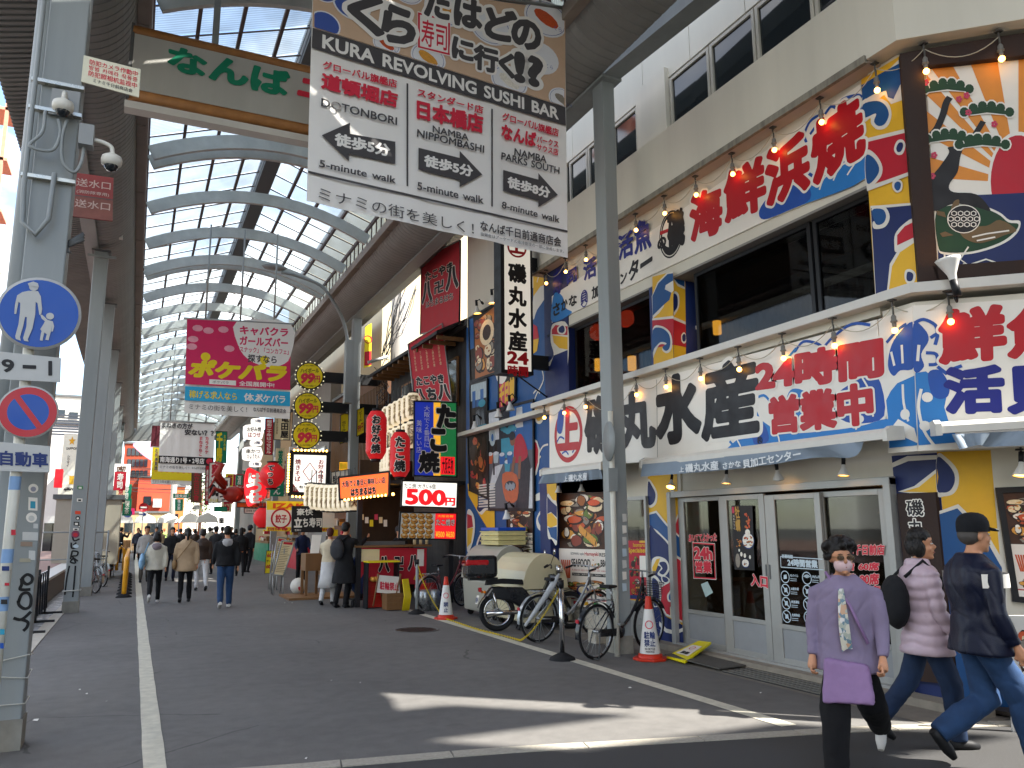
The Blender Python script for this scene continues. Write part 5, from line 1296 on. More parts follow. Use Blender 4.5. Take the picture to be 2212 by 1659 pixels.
# ================================================================ hanging banners and the left hand side
VIN=M('banner_vinyl','#ece9e4',r=.45,var=.04,sc_=2);GREYI=M('banner_grey_ink','#4b494b',r=.5,var=.04);REDI=M('banner_red_ink','#cf3045',r=.5,var=.04)
ROD=M('hanger_rod','#9a9c9a',r=.4,m=.4,var=.06)
def banner(lab,pl,tl,tr,br,bl,rods,ztop=9.0,group='vinyl banners hung across the street'):
 q=QP(pl,tl,tr,br,bl);t=thing('hanging_banner',lab,'banner',q(.5,1),group=group)
 m=MB();N=26;vs=[]
 for i in range(N+1):
  for j in(0,.5,1):a=i/N;vs.append(q(a,j,.012*math.sin(a*19+j*2)*j+-.018+.006*math.sin(a*40)))
 fs=[(3*i+j,3*i+j+1,3*i+j+4,3*i+j+3)for i in range(N)for j in(0,1)]
 m.add(vs,fs,None,True);m.add([v-q.n*.004 for v in vs],[f[::-1]for f in fs],None,True);m.build('cloth',VIN,t)
 m=MB();a,b=q(-.03,-.0),q(1.03,0);m.cyl(a,b,.028,8);m.build('top_pipe',ROD,t)
 for r_ in rods:p=q(r_,0);MB().cyl(p,(p.x,p.y,ztop),.022,6).build('hanger_rod',ROD,t)
 return q,t
KP=Plane((1.4,8.0,0),(.132,-.991,0))
zt_=8.25;kb=[KP.P(663,433),KP.P(1227,557)]
class K_:pass
kq,kt=banner('huge white banner advertising a revolving sushi bar with arrows and walking times',KP,(678,-62),(1221,18),(1227,557),(663,433),[.12,.88],9.3)
kq.c[0].z=kq.c[1].z=max(kq.c[0].z,kq.c[1].z)
m=MB()
TB=M('plate_table_beige','#c9ab90',r=.5,var=.06);PLT=M('plate_white','#dfe0e4',r=.4,var=.02);PBL=M('plate_blue','#4058a0',r=.5,var=.03)
pshape(m,KP,TB,[(675.5,58),(1221.5,231),(1221,24),(677,-55)],.001)
for i,(u,v,r_,c)in enumerate([(702,52,34,5),(835,95,30,2),(925,125,38,3),(1060,60,45,6),(1180,40,48,2),(1165,125,42,2),(1100,175,40,7),(1215,215,30,4),(760,8,42,4),(960,20,44,3),(700,-20,30,2),(880,-20,35,3)]):
 o=.0022+i*.0007
 for rr,mt,oo in((r_,PLT,0),(r_*.9,PBL,.0002),(r_*.875,PLT,.0003)):
  pts=[(u+rr*math.cos(R(t)),v+rr*.82*math.sin(R(t))+rr*.28*math.cos(R(t)))for t in range(0,360,15)]
  pts=[(min(max(a,679),1219),min(b,58+(a-675)*.3168-1))for a,b in pts]
  pshape(m,KP,mt,pts,o+oo)
 pts=[(u+r_*.55*math.cos(R(t)),v+r_*.3*math.sin(R(t))+r_*.35*math.cos(R(t)))for t in range(0,360,30)]
 pts=[(min(max(a,679),1219),min(b,56+(a-675)*.3168))for a,b in pts]
 pshape(m,KP,FOODS[c if c<8 else 0],pts,o+.0005)
 if v>20:ptext(m,KP,PBL,'くら',(u+r_*.35,v+r_*.55-2),(u+r_*.7,v+r_*.66-2),(u+r_*.35,v+r_*.35-2),off=o+.0006)
for s_,bl,br,tl in[('ら',(828,84),(893,96),(830,10)),('く',(757,60),(824,76),(757,-20)),('に',(978,122),(1020,133),(980,80)),('行',(1025,146),(1074,158),(1026,96)),('く',(1080,160),(1110,168),(1080,112)),('!?',(1116,173),(1168,187),(1116,114)),('た',(918,30),(968,42),(920,-28)),('は',(983,50),(1038,64),(985,-8)),('ど',(1050,78),(1112,92),(1052,14)),('の',(1108,96),(1166,110),(1108,38))]:
 ptext(m,KP,GREYI,s_,bl,br,tl,w=.055,off=.014,out=VIN,ow=.085,n=64)
pshape(m,KP,VIN,[(902,24),(973,42),(973,122),(901,104)],.0125);pline(m,KP,REDI,[(905,29),(970,45),(970,117),(905,101)],.035,.0135,False,1,True);ptext(m,KP,REDI,'寿司',(910,97),(965,110),(911,40),w=.01,off=.014)
pshape(m,KP,GREYI,[(675.5,60),(1221.5,232),(1222.5,271),(673.5,103)],.013)
def kt_(mt,s,bl,br,tl,w=.0,**k):ptext(m,KP,mt,s,bl,br,tl,w=w,off=.0145,**k)
kt_(VIN,'KURA REVOLVING SUSHI BAR',(697,103),(1206,258),(698,75),w=.03)
for s_,bl,br,tl,mt,w in[('グローバル旗艦店',(698,148),(857,190),(698,130),REDI,.03),('道頓堀店',(695,190),(857,232),(697,157),REDI,.045),('DOTONBORI',(694,229),(857,270),(695,212),GREYI,.02),('5-minute walk',(690,360),(854,396),(691,345),GREYI,.02),('スタンダード店',(902,207),(1043,246),(903,190),REDI,.03),('日本橋店',(902,255),(1043,287),(902,216),REDI,.045),('NAMBA',(935,285),(1012,304),(935,271),GREYI,.02),('NIPPOMBASHI',(901,295),(1045,330),(902,279),GREYI,.02),('5-minute walk',(902,409),(1044,440),(902,393),GREYI,.02),('グローバル旗艦店',(1085,259),(1206,295),(1086,242),REDI,.03),('なんば',(1084,298),(1157,317),(1085,268),REDI,.045),('パークス',(1160,307),(1206,319),(1160,293),REDI,.03),('サウス店',(1160,324),(1206,336),(1160,310),REDI,.03),('NAMBA',(1111,335),(1180,352),(1112,320),GREYI,.02),('PARKS SOUTH',(1083,344),(1208,376),(1084,329),GREYI,.02),('8-minute walk',(1084,449),(1208,481),(1085,435),GREYI,.02),('ミナミの街を美しく！',(688,431),(1024,507),(688,403),GREYI,0),('なんば千日前通商店会',(1038,497),(1212,533),(1038,476),GREYI,.02),('協賛金はアーケードの維持管理の一部に使用します。',(1038,509),(1218,547),(1038,501),GREYI,0)]:kt_(mt,s_,bl,br,tl,w)
for pts in([(695,292),(756,265),(756,289),(854,306),(854,354),(754,332),(754,348)],[(904,319),(993,341),(993,326),(1042,377),(993,404),(993,389),(904,366)],[(1087,367),(1163,388),(1163,374),(1205,421),(1163,447),(1163,433),(1087,412)]):pshape(m,KP,GREYI,pts,.013)
kt_(VIN,'徒歩5分',(724,313),(841,338),(725,287),.045);kt_(VIN,'徒歩5分',(917,358),(1020,382),(918,334),.045);kt_(VIN,'徒歩8分',(1097,404),(1187,428),(1098,381),.045)
for a,b,w_ in[((880,180),(880,402),.022),((1063,235),(1063,446),.022),((665.5,371),(1226,500),.025)]:pline(m,KP,GREYI,[a,b],w_,.013,False)
m.build('print',None,kt)
NP_=PY(10.0);c0=NP_.P(289,52);c1=NP_.P(289,200)
t=thing('street_name_board','long grey hanging board with green and red characters between two timber rails','sign',(c0.x,10,c1.z));x0,x1=c0.x,c0.x+5.2;zt,zb=c0.z,c1.z-.05
MB().box((x0+.02,10.0,zb+.1),(x1,10.22,zt-.12)).build('panel',M('name_board_grey','#b3b2ab',r=.6,var=.07,sc_=2,streak=.12),t)
RL=M('timber_rail','#9c6b3c',r=.55,var=.25,sc_=6)
m=MB();m.cyl((x0,10.06,zt-.06),(x1,10.06,zt-.06),.075,12);m.build('rail',RL,t);m=MB();m.cyl((x0,10.06,zb+.05),(x1,10.06,zb+.05),.075,12);m.build('rail',RL,t)
MB().box((x0-.03,10.02,zb-.14),(x1,10.2,zb-.05)).build('bottom_trim',WHITEP,t);MB().box((x0-.02,10.0,zb-.02),(x0+.015,10.24,zt+.02)).build('end_plate',STEELD,t)
for x in(x0+.95,x0+4.2):MB().box((x-.04,10.06,zt),(x+.04,10.14,9.2)).build('hanger',STEEL,t)
GRN=M('sign_green','#12805f',r=.45,var=.04);m=MB();NQ=PY(9.99)
ptext(m,NQ,GRN,'な',(365,147),(441,167),(369,99),w=.05,n=72);ptext(m,NQ,GRN,'ん',(455,169),(532,187),(458,120),w=.05,n=72);ptext(m,NQ,GRN,'ば',(544,191),(620,209),(548,139),w=.05,n=72);ptext(m,NQ,REDI,'ニ',(646,203),(706,217),(652,170),w=.06)
m.build('lettering',None,t)
def farbanner(Y,lab,tl,tr,br,bl,**k):return banner(lab,PY(Y),tl,tr,br,bl,[.17,.5,.83],**k)
q,t=farbanner(20,'pink and white banner with yellow logo text and a blue band',(404,688),(628,700),(626,905),(398,892));m=MB();o=.02;HP=M('hot_pink','#d42a60',r=.5,var=.04);CY=M('banner_cyan','#2fa9d8',r=.5,var=.04);YB=M('bright_yellow','#e8d022',r=.5,var=.04)
qrect(m,q,HP,0,0,1,.70,o);qpoly(m,q,VIN,[(.47,0),(1,0),(1,.34),(.9,.45),(.75,.47),(.58,.40),(.48,.25)],o+.001,True);qrect(m,q,CY,0,.72,1,.87,o)
for k,(a_,b_)in enumerate([(.06,.22),(.05,.3),(.2,.12),(.34,.1),(.4,.3),(.1,.1)]):qell(m,q,M('pale_pink','#e9a0b0',r=.5),a_,b_,.05,.035,o+.001,10)
for s_,a0,b0,a1,b1,mt,w in[('キャバクラ',.5,.05,.97,.14,HP,.04),('ガールズバー',.5,.16,.97,.25,HP,.04),('「スナック」「コンカフェ」',.48,.27,.98,.33,HP,.02),('探すなら',.58,.35,.86,.43,GREYI,.03),('全国展開中!',.5,.635,.84,.685,VIN,.02),('稼げる求人なら',.04,.76,.48,.84,YB,.02),('体入',.55,.76,.74,.84,VIN,.03),('ミナミの街を美しく！',.04,.90,.58,.96,GREYI,0),('なんば千日前通商店会',.64,.90,.96,.945,GREYI,.02)]:qtext(m,q,mt,s_,a0,b0,a1,b1,w=w,o=o+.002)
qtext(m,q,YB,'ポケパラ',.04,.44,.95,.61,w=.07,o=o+.003,slant=.2);qtext(m,q,VIN,'ポケパラ',.66,.76,.95,.84,w=.03,o=o+.002);qrect(m,q,VIN,.22,.635,.47,.685,o+.001);qtext(m,q,GREYI,'ポケパラ',.25,.645,.4,.675,o=o+.002)
for a_ in(.18,.74):qell(m,q,YB,a_,.40,.045,.045,o+.001,16)
m.build('print',None,t)
q,t=farbanner(34,'white banner with black band reading shop numbers, third banner down the street',(347,909),(464,914),(461,1023),(341,1018));m=MB()
for s_,a0,b0,a1,b1,mt,w in[('まねきの方が',.03,.03,.58,.14,GREYI,.04),('安ない？？',.45,.15,.98,.26,GREYI,.05),('まねきねこ',.72,.28,.78,.66,REDI,.03),('カラオケ',.83,.28,.89,.62,REDI,.03),('ミナミの街を美しく！',.03,.88,.55,.94,GREYI,0),('なんば千日前通商店会',.6,.88,.97,.93,GREYI,.01)]:qtext(m,q,mt,s_,a0,b0,a1,b1,w=w,o=o,vert=s_ in('まねきねこ','カラオケ'))
qrect(m,q,INK,0,.69,1,.84,o);qtext(m,q,VIN,'南海通り1号・2号店',.03,.71,.82,.82,w=.03,o=o+.002);qell(m,q,REDI,.92,.765,.06,.06,o+.002);m.build('print',None,t)
q,t=farbanner(44,'yellow dotted banner hanging behind the white one with side text',(330,965),(420,975),(419,1048),(326,1045));m=MB();qrect(m,q,YB,0,0,1,.88,o);[qell(m,q,YEL,.1+.13*(k%7),.2+.22*(k//7),.035,.05,o+.001,8)for k in range(21)]
qtext(m,q,NAVY,'右折後直進',.06,.05,.14,.62,w=.02,o=o+.002,vert=True);qtext(m,q,NAVY,'９０ｍ先',.2,.05,.28,.5,w=.02,o=o+.002,vert=True);qtext(m,q,GREYI,'ミナミの街を美しく！',.03,.9,.55,.97,o=o+.002);m.build('print',None,t)
MB().box((q(0,0).x-.1,44.2,q(0,0).z),(q(0,0).x+1.0,44.3,q(0,0).z+1.1)).build('cloth_back',M('maroon_cloth','#6b2a35'),t)
SP=PY(6.90);MET=M('sign_rim_grey','#b4b4b0',r=.4,var=.05);SGB=M('road_sign_blue','#0f4aa0',r=.35,var=.03);SGR=M('road_sign_red','#b5202c',r=.35,var=.03);PLW=M('plate_white','#dfe0e4')
a=at(12,1240,Y=6.98);a0=at(3,1500,Y=6.98)
po=thing('sign_pole','white round sign pole with peeling stickers in front of the first left column','pole',(a.x,6.98,0))
MB().cyl((a.x,6.98,0),(a.x,6.98,3.3),.038,14).build('tube',M('pole_cream','#cfcdc0',r=.5,var=.1,sc_=5),po)
m=MB()
for z,c in((1.95,'b'),(1.42,'b'),(1.08,'n')):m.lathe([(.0392,z-.05),(.0392,z+.05)],(a.x,6.98,0),n=14)
m.build('tape',M('blue_tape','#7f9fc4',r=.5),po,kind='stuff')
def rsign(lab,u,v,r_,paint):
 c=SP.P(u,v);t=thing('road_sign',lab,'road sign',c,group='road signs on the first pole');m=MB();m.lathe([(0,0),(r_,0),(r_,.012),(0,.012)],c+Vector((0,.012,0)),(0,-1,0),40);m.build('disc',MET,t);m=MB();paint(m,c+Vector((0,-.0015,0)),r_);m.build('print',None,t)
 MB().box((c.x-.12,6.92,c.z-.02),(c.x+.06,6.96,c.z+.02)).build('bracket',STEELD,t)
def ped(m,c,r_):
 disc(m,SGB,c,(0,-1,0),r_*.93,40)
 pshape(m,PY(6.893),MET,[(62,628),(82,629),(88,640),(91,668),(89,679),(85,680),(81,655),(77,652),(76,680),(70,710),(60,733),(62,738),(52,736),(50,730),(57,705),(58,685),(54,685),(50,705),(43,728),(45,736),(34,732),(33,726),(40,700),(43,675),(44,655),(40,652),(35,678),(31,678),(32,660),(37,638),(48,631)])
 disc(m,MET,PY(6.89).P(73,620),(0,-1,0),.031,16);pshape(m,PY(6.889),MET,[(60,612),(72,608),(82,612),(84,620),(62,617)])
 disc(m,MET,PY(6.89).P(108,683),(0,-1,0),.027,14);pshape(m,PY(6.893),MET,[(103,691),(114,694),(117,705),(114,716),(111,716),(112,703),(110,716),(106,730),(105,735),(98,734),(101,722),(96,718),(93,730),(92,736),(86,735),(88,722),(90,715),(87,711),(94,700),(97,694),(90,688),(87,680),(91,680)])
rsign('round blue sign showing a man in a cap holding a child by the hand',85,677,.285,ped)
def nos(m,c,r_):
 disc(m,SGR,c,(0,-1,0),r_*.94,40);c=c+Vector((0,-.001,0));disc(m,SGB,c,(0,-1,0),r_*.68,36);d=Vector((.6,0,-.8));w=Vector((.8,0,.6))*r_*.1;c=c+Vector((0,-.0025,0))
 m.add([c-d*r_*.7-w,c+d*r_*.7-w,c+d*r_*.7+w,c-d*r_*.7+w],[(0,1,2,3)],SGR)
rsign('round no stopping sign, red ring and slash on blue',61,890,.20,nos)
for lab,pts,txt in[('white plate reading 9 - 1 below the blue sign',[(-30,756),(132,773),(130,826),(-30,818)],[('9',(5,802),(29,804),(5,776)),('－',(50,794),(77,795),(50,790)),('1',(106,810),(111,810),(106,781))]),('white plate reading the word for motor vehicles, lowest on the pole',[(-20,953),(109,964),(107,1021),(-20,1017)],[('自動車',(1,1004),(103,1009),(1,974))])]:
 t=thing('sign_plate',lab,'road sign',SP.P(*pts[3]),group='road signs on the first pole');m=MB();qbox(m,SP,pts,.012);m.build('plate',MET,t,bevel=.004);m=MB()
 for s_,bl,br,tl in txt:ptext(m,SP,NAVY if '車' in s_ else INK,s_,bl,br,tl,w=.035,off=.004,n=72)
 m.build('lettering',None,t)
c=at(88,0,Y=7.7);d=at(37,640,Y=7.7);t=thing('rain_pipe','thick grey rain pipe rising left of the first column','pipe',(d.x,7.7,0));MB().cyl((d.x,7.7,0),(d.x,7.7,9),.085,16).build('tube',STEEL,t)
PGR=M('box_grey_paint','#8f9190',r=.5,var=.06)
t=thing('conduit','slim cable conduit strapped along the first left column','conduit',(-1.02,7.22,2.8));m=MB();m.tube([(-1.0,7.2,9),(-1.0,7.2,4.35),(-.98,7.18,4.05),(-.88,7.16,3.95),(-.80,7.16,4.1),(-.79,7.16,4.5)],.02,8);m.build('tube',STEEL,t)
for z in(5.3,5.05,4.45):MB().box((-1.03,7.19,z),(-.64,7.2515,z+.03)).build('strap',M('strap_steel','#b9b5a8',r=.3,m=.6),t)
CP=PY(7.0)
q=QP(PY(7.22),(181,119),(304,150),(300,210),(175,176));t=framed('camera_notice','small white notice in red Japanese, Korean and Chinese text on the first column','notice',q,0,M('notice_ivory','#dcd8bf',r=.5,var=.08),.012);m=MB()
for i,s_ in enumerate(['防犯カメラ作動中','방범 카메라 작동중','防犯照相机监视中','ミナミ千日前商店会']):qtext(m,q,REDI if i<3 else GREYI,s_,.11 if i<3 else .2,[.1,.32,.52,.77][i],.95 if i<3 else .88,[.29,.49,.72,.91][i],w=.01)
m.build('lettering',None,t)
def dome(p,lab,s=1.):
 t=thing('security_camera',lab,'camera',p,group='dome cameras on the first column');CW_=M('camera_white','#d2cfc4',r=.4,var=.04)
 MB().lathe([(.0,.075),(.035,.07),(.075,.045),(.082,.02),(.078,-.02),(.055,-.035)],p,n=20).build('housing',CW_,t);MB().lathe([(.055,-.03),(.052,-.05),(.035,-.075),(.0,-.088)],p,n=18).build('dome',DARKW,t);return t,CW_
p=at(136,232,Y=7.08);t,CW_=dome(p,'white dome security camera mounted on the face of the first column');m=MB();m.tube([p+Vector((0,.0,.06)),p+Vector((0,.02,.14)),p+Vector((0,.13,.14))],.02,8);m.lathe([(0,0),(.06,0),(.06,.02),(0,.02)],p+Vector((0,.14,.14)),(0,1,0),16);m.build('mount',CW_,t)
p=at(241,350,Y=7.1);t,CW_=dome(p,'white dome security camera on a bent arm beside the first column');b=at(204,302,Y=7.1);m=MB();m.tube(smooth_pts([tuple(b),tuple(b+Vector((.07,0,-.01))),(p.x-.01,7.1,p.z+.13),(p.x,7.1,p.z+.06)],5,False),.018,8);m.build('arm',CW_,t)
m=MB();qbox(m,PY(7.05),[(172,265),(204,270),(200,314),(168,308)],.12);o=m.build('junction_box',PGR);tag(o,'grey junction box feeding the bent arm camera','box')
m=MB();qbox(m,PY(7.2),[(113,190),(174,199),(168,252),(104,245)],.02);o=m.build('mounting_plate',PGR);tag(o,'flat grey plate behind the face mounted camera','plate')
m=MB();f=lambda u,v:tuple(at(u,v,Y=7.12));m.tube(smooth_pts([f(126,258),f(130,290),f(112,325),(-.98,7.12,at(95,320,Y=7.12).z),f(92,285),f(98,240)],5,False),.014,7);m.tube(smooth_pts([f(145,258),f(134,300),f(136,350),f(160,372),f(176,350),f(182,312)],5,False),.014,7);o=m.build('flexible_conduit',STEEL);tag(o,'two looped flexible conduits hanging below the dome camera','conduit')
q=QP(PY(9.6),(158,372),(245,384),(243,477),(150,466));RF=M('faded_red','#9a4a4a',r=.6,var=.15,sc_=5);t=framed('fire_inlet_sign','faded red fire inlet sign in two panels beside the first column','sign',q,0,RF,.03);m=MB()
qrect(m,q,M('faded_brown_red','#8c5a52',r=.6,var=.2),0,.53,1,1,.001);qrect(m,q,STEELD,0,.51,1,.53,.003);PKW=M('faded_white','#cbb3ab',r=.6,var=.1)
for s_,b0,b1,a0,a1 in[('送水口',.12,.3,.1,.93),('(消防隊専用)',.38,.47,.12,.9),('送水口',.6,.78,.1,.93)]:qtext(m,q,PKW,s_,a0,b0,a1,b1,w=.01)
m.build('lettering',None,t);o=MB().box((q(0,0).x-.05,9.6,q(0,1).z-.1),(q(0,0).x+.0,9.68,q(0,0).z+.3)).build('post',STEEL,t)
t=thing('equipment_box','grey wireless equipment and clamps near the top of the second left column','equipment',(-1.0,18.3,6.3));m=MB();z0=at(215,540,Y=18.35).z
for k,(a_,z,w_,h)in enumerate([(-1.25,z0+.75,.5,.05),(-1.25,z0+.3,.5,.04),(-1.28,z0-.15,.55,.05)]):m.box((a_,18.36,z),(a_+w_,18.42,z+h))
m.build('clamp',STEEL,t);MB().box((-.80,18.25,z0+.3),(-.64,18.4,z0+.85)).build('radio_box',WHITEP,t);MB().box((-1.05,18.2,z0+.9),(-.68,18.35,z0+1.12)).build('switch_box',PGR,t);m=MB();m.tube([(-1.05,18.3,z0+1.1),(-1.2,18.25,z0+.9),(-1.15,18.3,z0+.6)],.012,5);m.tube([(-.9,18.3,z0+.9),(-.85,18.2,z0+.5),(-.8,18.3,z0+.3)],.012,5);m.build('cable',BLACK,t)
t=thing('pipe_bundle','three short black pipes pointing up from the side of the first column','bracket',(-.6,7.3,3.9));m=MB()
for k in range(3):a_=at(147,525+3*k,Y=7.3);m.cyl(a_,at(181,505+6*k,Y=7.3),.018,8)
m.tube([tuple(at(145,530,Y=7.3)),tuple(at(145,545,Y=7.3)),tuple(at(154,545,Y=7.3))],.012,6);m.build('pipes',STEELD,t)
TAG=M('spray_black','#121214',r=.6,var=.05)
def tagmesh(pl,strokes,w,par,lab):
 m=MB()
 for s_ in strokes:pline(m,pl,TAG,s_,w,.003)
 o=m.build('graffiti',None,par);return o
tagmesh(PY(7.249),[[(46,1249),(47,1262),(43,1272),(52,1274),(66,1273)],[(47,1250),(58,1241),(69,1246),(68,1257),(58,1262),(50,1256),(49,1249)],[(40,1300),(47,1284),(60,1281),(67,1292),(65,1309),(54,1315),(42,1308),(39,1297)],[(29,1335),(47,1338),(67,1321)],[(47,1338),(60,1344),(58,1355),(50,1363)]],.022,C1,'')
tagmesh(PY(18.415),[[(154,1172),(155,1184),(166,1183)],[(165,1172),(158,1178)],[(156,1190),(152,1208)],[(156,1190),(168,1192),(166,1200),(156,1202),(168,1212)],[(158,1204),(163,1216),(152,1214),(158,1206)],[(156,1156),(160,1168),(172,1164)],[(150,1222),(144,1250),(140,1285)],[(163,1222),(160,1260),(157,1290)]],.03,C2,'')
def sticker(pl,u,v,a,b,mt,par,rnd_=False,mt2=None,off=.003):
 m=MB();pts=[(u+a*math.cos(R(t)),v+b*math.sin(R(t)))for t in range(0,360,24)]if rnd_ else[(u-a,v+b),(u+a,v+b*1.1),(u+a*1.02,v-b*.9),(u-a*.95,v-b)]
 pshape(m,pl,mt,pts,off)
 if mt2:pshape(m,pl,mt2,[(x*.55+u*.45,y*.55+v*.45+b*.15)for x,y in pts],off+.0012)
 m.build('sticker',None,par)
TEAL=M('teal_print','#2c93ae',r=.5);FP=PY(7.249);F2=PY(18.415)
for a_ in[(72,1055,11,10,SIGNW,C1,True,M('lilac_grey','#9a9aa8')),(71,1088,10,14,SIGNW,C1,False,TEAL),(68,1118,12,11,SIGNW,C1,True,M('sticker_pale','#c9c9c4')),(77,1136,5,5,M('sticker_pale'),C1),(65,1158,17,9,M('sticker_pale'),C1),(69,1199,7,10,M('sticker_pale'),C1),(57,1175,13,5,M('rust_patch','#94806f'),C1),(54,1210,12,4,M('tape_beige','#a5a08c'),C1)]:sticker(FP,*a_)
for a_ in[(173,1053,6,3.5,M('pay_green'),C2,False,SIGNW),(172,1080,6,3.5,SIGNW,C2,False,INK),(168,1107,6,3.5,M('orange_sticker','#d8482a'),C2),(168,1119,5,4.5,INK,C2,True,SIGNW),(165,1131,6,4,INK,C2,False,SIGNW),(171,1137,2.5,3,INK,C2,True,SIGNW),(164,1143,6,2.5,SIGNW,C2,False,INK),(163,1154,9,8,M('violet_red','#7a3a52'),C2,True,MRED),(164,1180,6,4,M('ice_blue_print'),C2,True)]:sticker(F2,*a_)
W_=M('wire_white','#c9c7bd',r=.5);m=MB()
for z,dz in((.62,.06),(.55,-.04),(.33,0)):m.tube([(-.975,7.235,z),(-.645,7.235,z+dz),(-.645,7.53,z+dz*.5),(-.975,7.53,z)],.005,5,closed=True)
m.build('wire',W_,C1)
m=MB();m.tube([(-1.175,18.405,.42),(-.875,18.405,.43),(-.875,18.69,.43),(-1.175,18.69,.42)],.012,5,closed=True);m.build('wire',W_,C2)
m=MB()
for u,v,a_,b_ in[(29,1150,5,6),(12,1228,8,5),(15,1262,5,3),(9,1300,7,5),(5,1365,5,6),(4,1395,4,6)]:pshape(m,PY(6.938),random.choice([NAVY,SGB,INK,MRED,TEAL]),[(u-a_,v+b_),(u+a_,v+b_),(u+a_,v-b_),(u-a_,v-b_)],.0)
m.build('sticker',None,po,kind='stuff')
t=thing('folding_barrier','black accordion lattice barrier standing beside the plaza wall','barrier',(-1.35,16.5,0));BK=M('barrier_black','#17181c',r=.45,var=.1);ys_=[15.0+.42*i for i in range(9)];xb=-1.45
for i,y in enumerate(ys_[:-1]):
 MB().obox((xb-.01,y,.12),(.02,0,0),(0,.42*1.0,.72),(0,.03,0)).build('slat',BK,t);MB().obox((xb+.012,y,.84),(.02,0,0),(0,.42,-.72),(0,.03,0)).build('slat',BK,t)
for y in(ys_[0],ys_[4],ys_[-1]):MB().box((xb-.02,y-.02,.0),(xb+.02,y+.02,.92)).build('post',BK,t);MB().box((xb-.3,y-.02,.0),(xb+.3,y+.02,.05)).build('foot',BK,t)
# ================================================================ shops along the right side beyond the restaurant
o=.004
SUNW=M('sunlit_cream_render','#cdbf9e',r=.8,var=.08,sc_=1.5,streak=.1);DKB=M('black_board_cladding','#1f1f22',r=.6,var=.2,streak=.2);BRW=M('brown_facade','#6b4a34',r=.7,var=.2,sc_=2,streak=.15);GRB=M('grey_facade','#8d8983',r=.8,var=.12,sc_=1,streak=.12);TANW=M('tan_facade','#a98e6a',r=.8,var=.12)
def building(lab,x0,y0,x1,y1,z1,mat,wins=(),nm='shop_building',wm=None):
 t=thing(nm,lab,'building',(x0,y0,0));MB().box((x0,y0,0),(x1,y1,z1)).build('wall',mat,t);MB().box((x0-.08,y0-.02,z1),(x1,y1+.02,z1+.12)).build('roof',STEELD,t)
 for(face,a0,a1,b0,b1)in wins:
  if face=='x':f=MB().box((x0-.05,a0,b0),(x0-.004,a1,b1)).build('window',wm or FRW,t);g=MB().box((x0-.055,a0+.06,b0+.06),(x0-.052,a1-.06,b1-.06))
  else:f=MB().box((a0,y0-.05,b0),(a1,y0-.004,b1)).build('window',wm or FRW,t);g=MB().box((a0+.06,y0-.055,b0+.06),(a1-.06,y0-.052,b1-.06))
  g=g.build('pane',DARKW,f);g.data.transform(Matrix.Translation((-x0,-y0,0)))
 return t
building('narrow black clad takoyaki shop building beside the blue mural wall',6.7,16.6,9,22.8,6.2,DKB,[('x',17.2,18.4,4.4,5.6),('x',18.6,19.8,4.4,5.6),('x',20.2,21.6,4.4,5.6)],wm=WOOD)
building('tall cream rendered building catching the sun behind the black shop',7.0,25,18,44,14.5,SUNW)
building('brown izakaya building with wooden lattice next to the yellow round signs',6.7,23.2,8.5,30.5,6.4,BRW,[('x',23.6+1.7*i,25.0+1.7*i,3.6,5.2)for i in range(4)])
building('grey narrow building carrying the stack of white floor signs',6.6,30.7,9,39,7.4,GRB,[('x',31.2+1.9*i,32.6+1.9*i,3.4,4.8)for i in range(4)])
building('tan building at the far right of the street',6.6,39.2,9,50,7.2,TANW,[('x',40+2.4*i,41.6+2.4*i,3.2,4.6)for i in range(4)]);building('last right hand building before the arcade ends',6.5,50.3,9,61,7.4,GRB)
m=MB();y=23.3
while y<30.4:m.box((6.62,y,3.0),(6.66,y+.06,6.0));y+=.18
m.build('lattice',WOOD,[t_ for t_ in THINGS if t_['label'].startswith('brown izakaya')][0],kind='stuff')
t=thing('shop_eave','sloping black eave over the takoyaki shop upper windows','eave',(6.2,17,6));m=MB();m.obox((5.95,16.7,5.95),(.8,0,.4),(0,6.0,0),(0,0,.08));m.build('slab',DKB,t);m=MB();[m.box((6.0,16.8+.5*k,5.86),(6.65,16.86+.5*k,5.95))for k in range(12)];m.build('rafters',WOOD,t,kind='stuff')
PL_=thing('round_pier','round grey concrete pier behind the street lamp post','pier',(7.3,25.2,0));MB().cyl((7.3,23.0+1,0),(7.3,24.0,9),.28,16).build('shaft',GRB,PL_)
pal=dict(w=SIGNW,k=INK,r=MRED,y=M('bright_yellow'),n=NAVY,g=GRN,o=M('sign_orange','#d8571e',r=.45,var=.05),b=BRW,c=M('sign_cream','#e0cfa4',r=.5,var=.05),e=M('lit_white','#f2efe8',r=.4,em=.3,emc='#fffaf0',var=0),R=M('lit_red','#d01a22',r=.4,em=.35,var=0),p=HP,B=M('lit_blue','#1a2a8a',r=.4,em=.25),G=M('lit_green','#1c6a3a',r=.4,em=.2),Y=M('lit_gold','#d69a2a',r=.4,em=.3),O=M('lit_orange','#e8622a',r=.4,em=.45,var=0),S=M('pink_red_fabric','#b9343f',r=.7,var=.1))
def shop(lab,pl,c,base,texts,fw=.03,d=.08,extra=None,nm='shop_sign',cat='sign',out=None):
 q=QP(pl,*c);t=framed(nm,lab,cat,q,fw,pal[base],d);m=MB()
 if extra:extra(m,q)
 for x in texts:
  s_,a0,b0,a1,b1,mt,w=x[:7];k=dict(vert=True)if 'v' in x[7:]else{}
  ol=next((pal[z]for z in x[7:]if z in pal),None)
  qtext(m,q,pal[mt],s_,a0,b0,a1,b1,w=w,o=.005,out=ol,ow=.035,**k)
 if m.v:m.build('lettering',None,t)
 return q,t
Y16=PY(16.2)
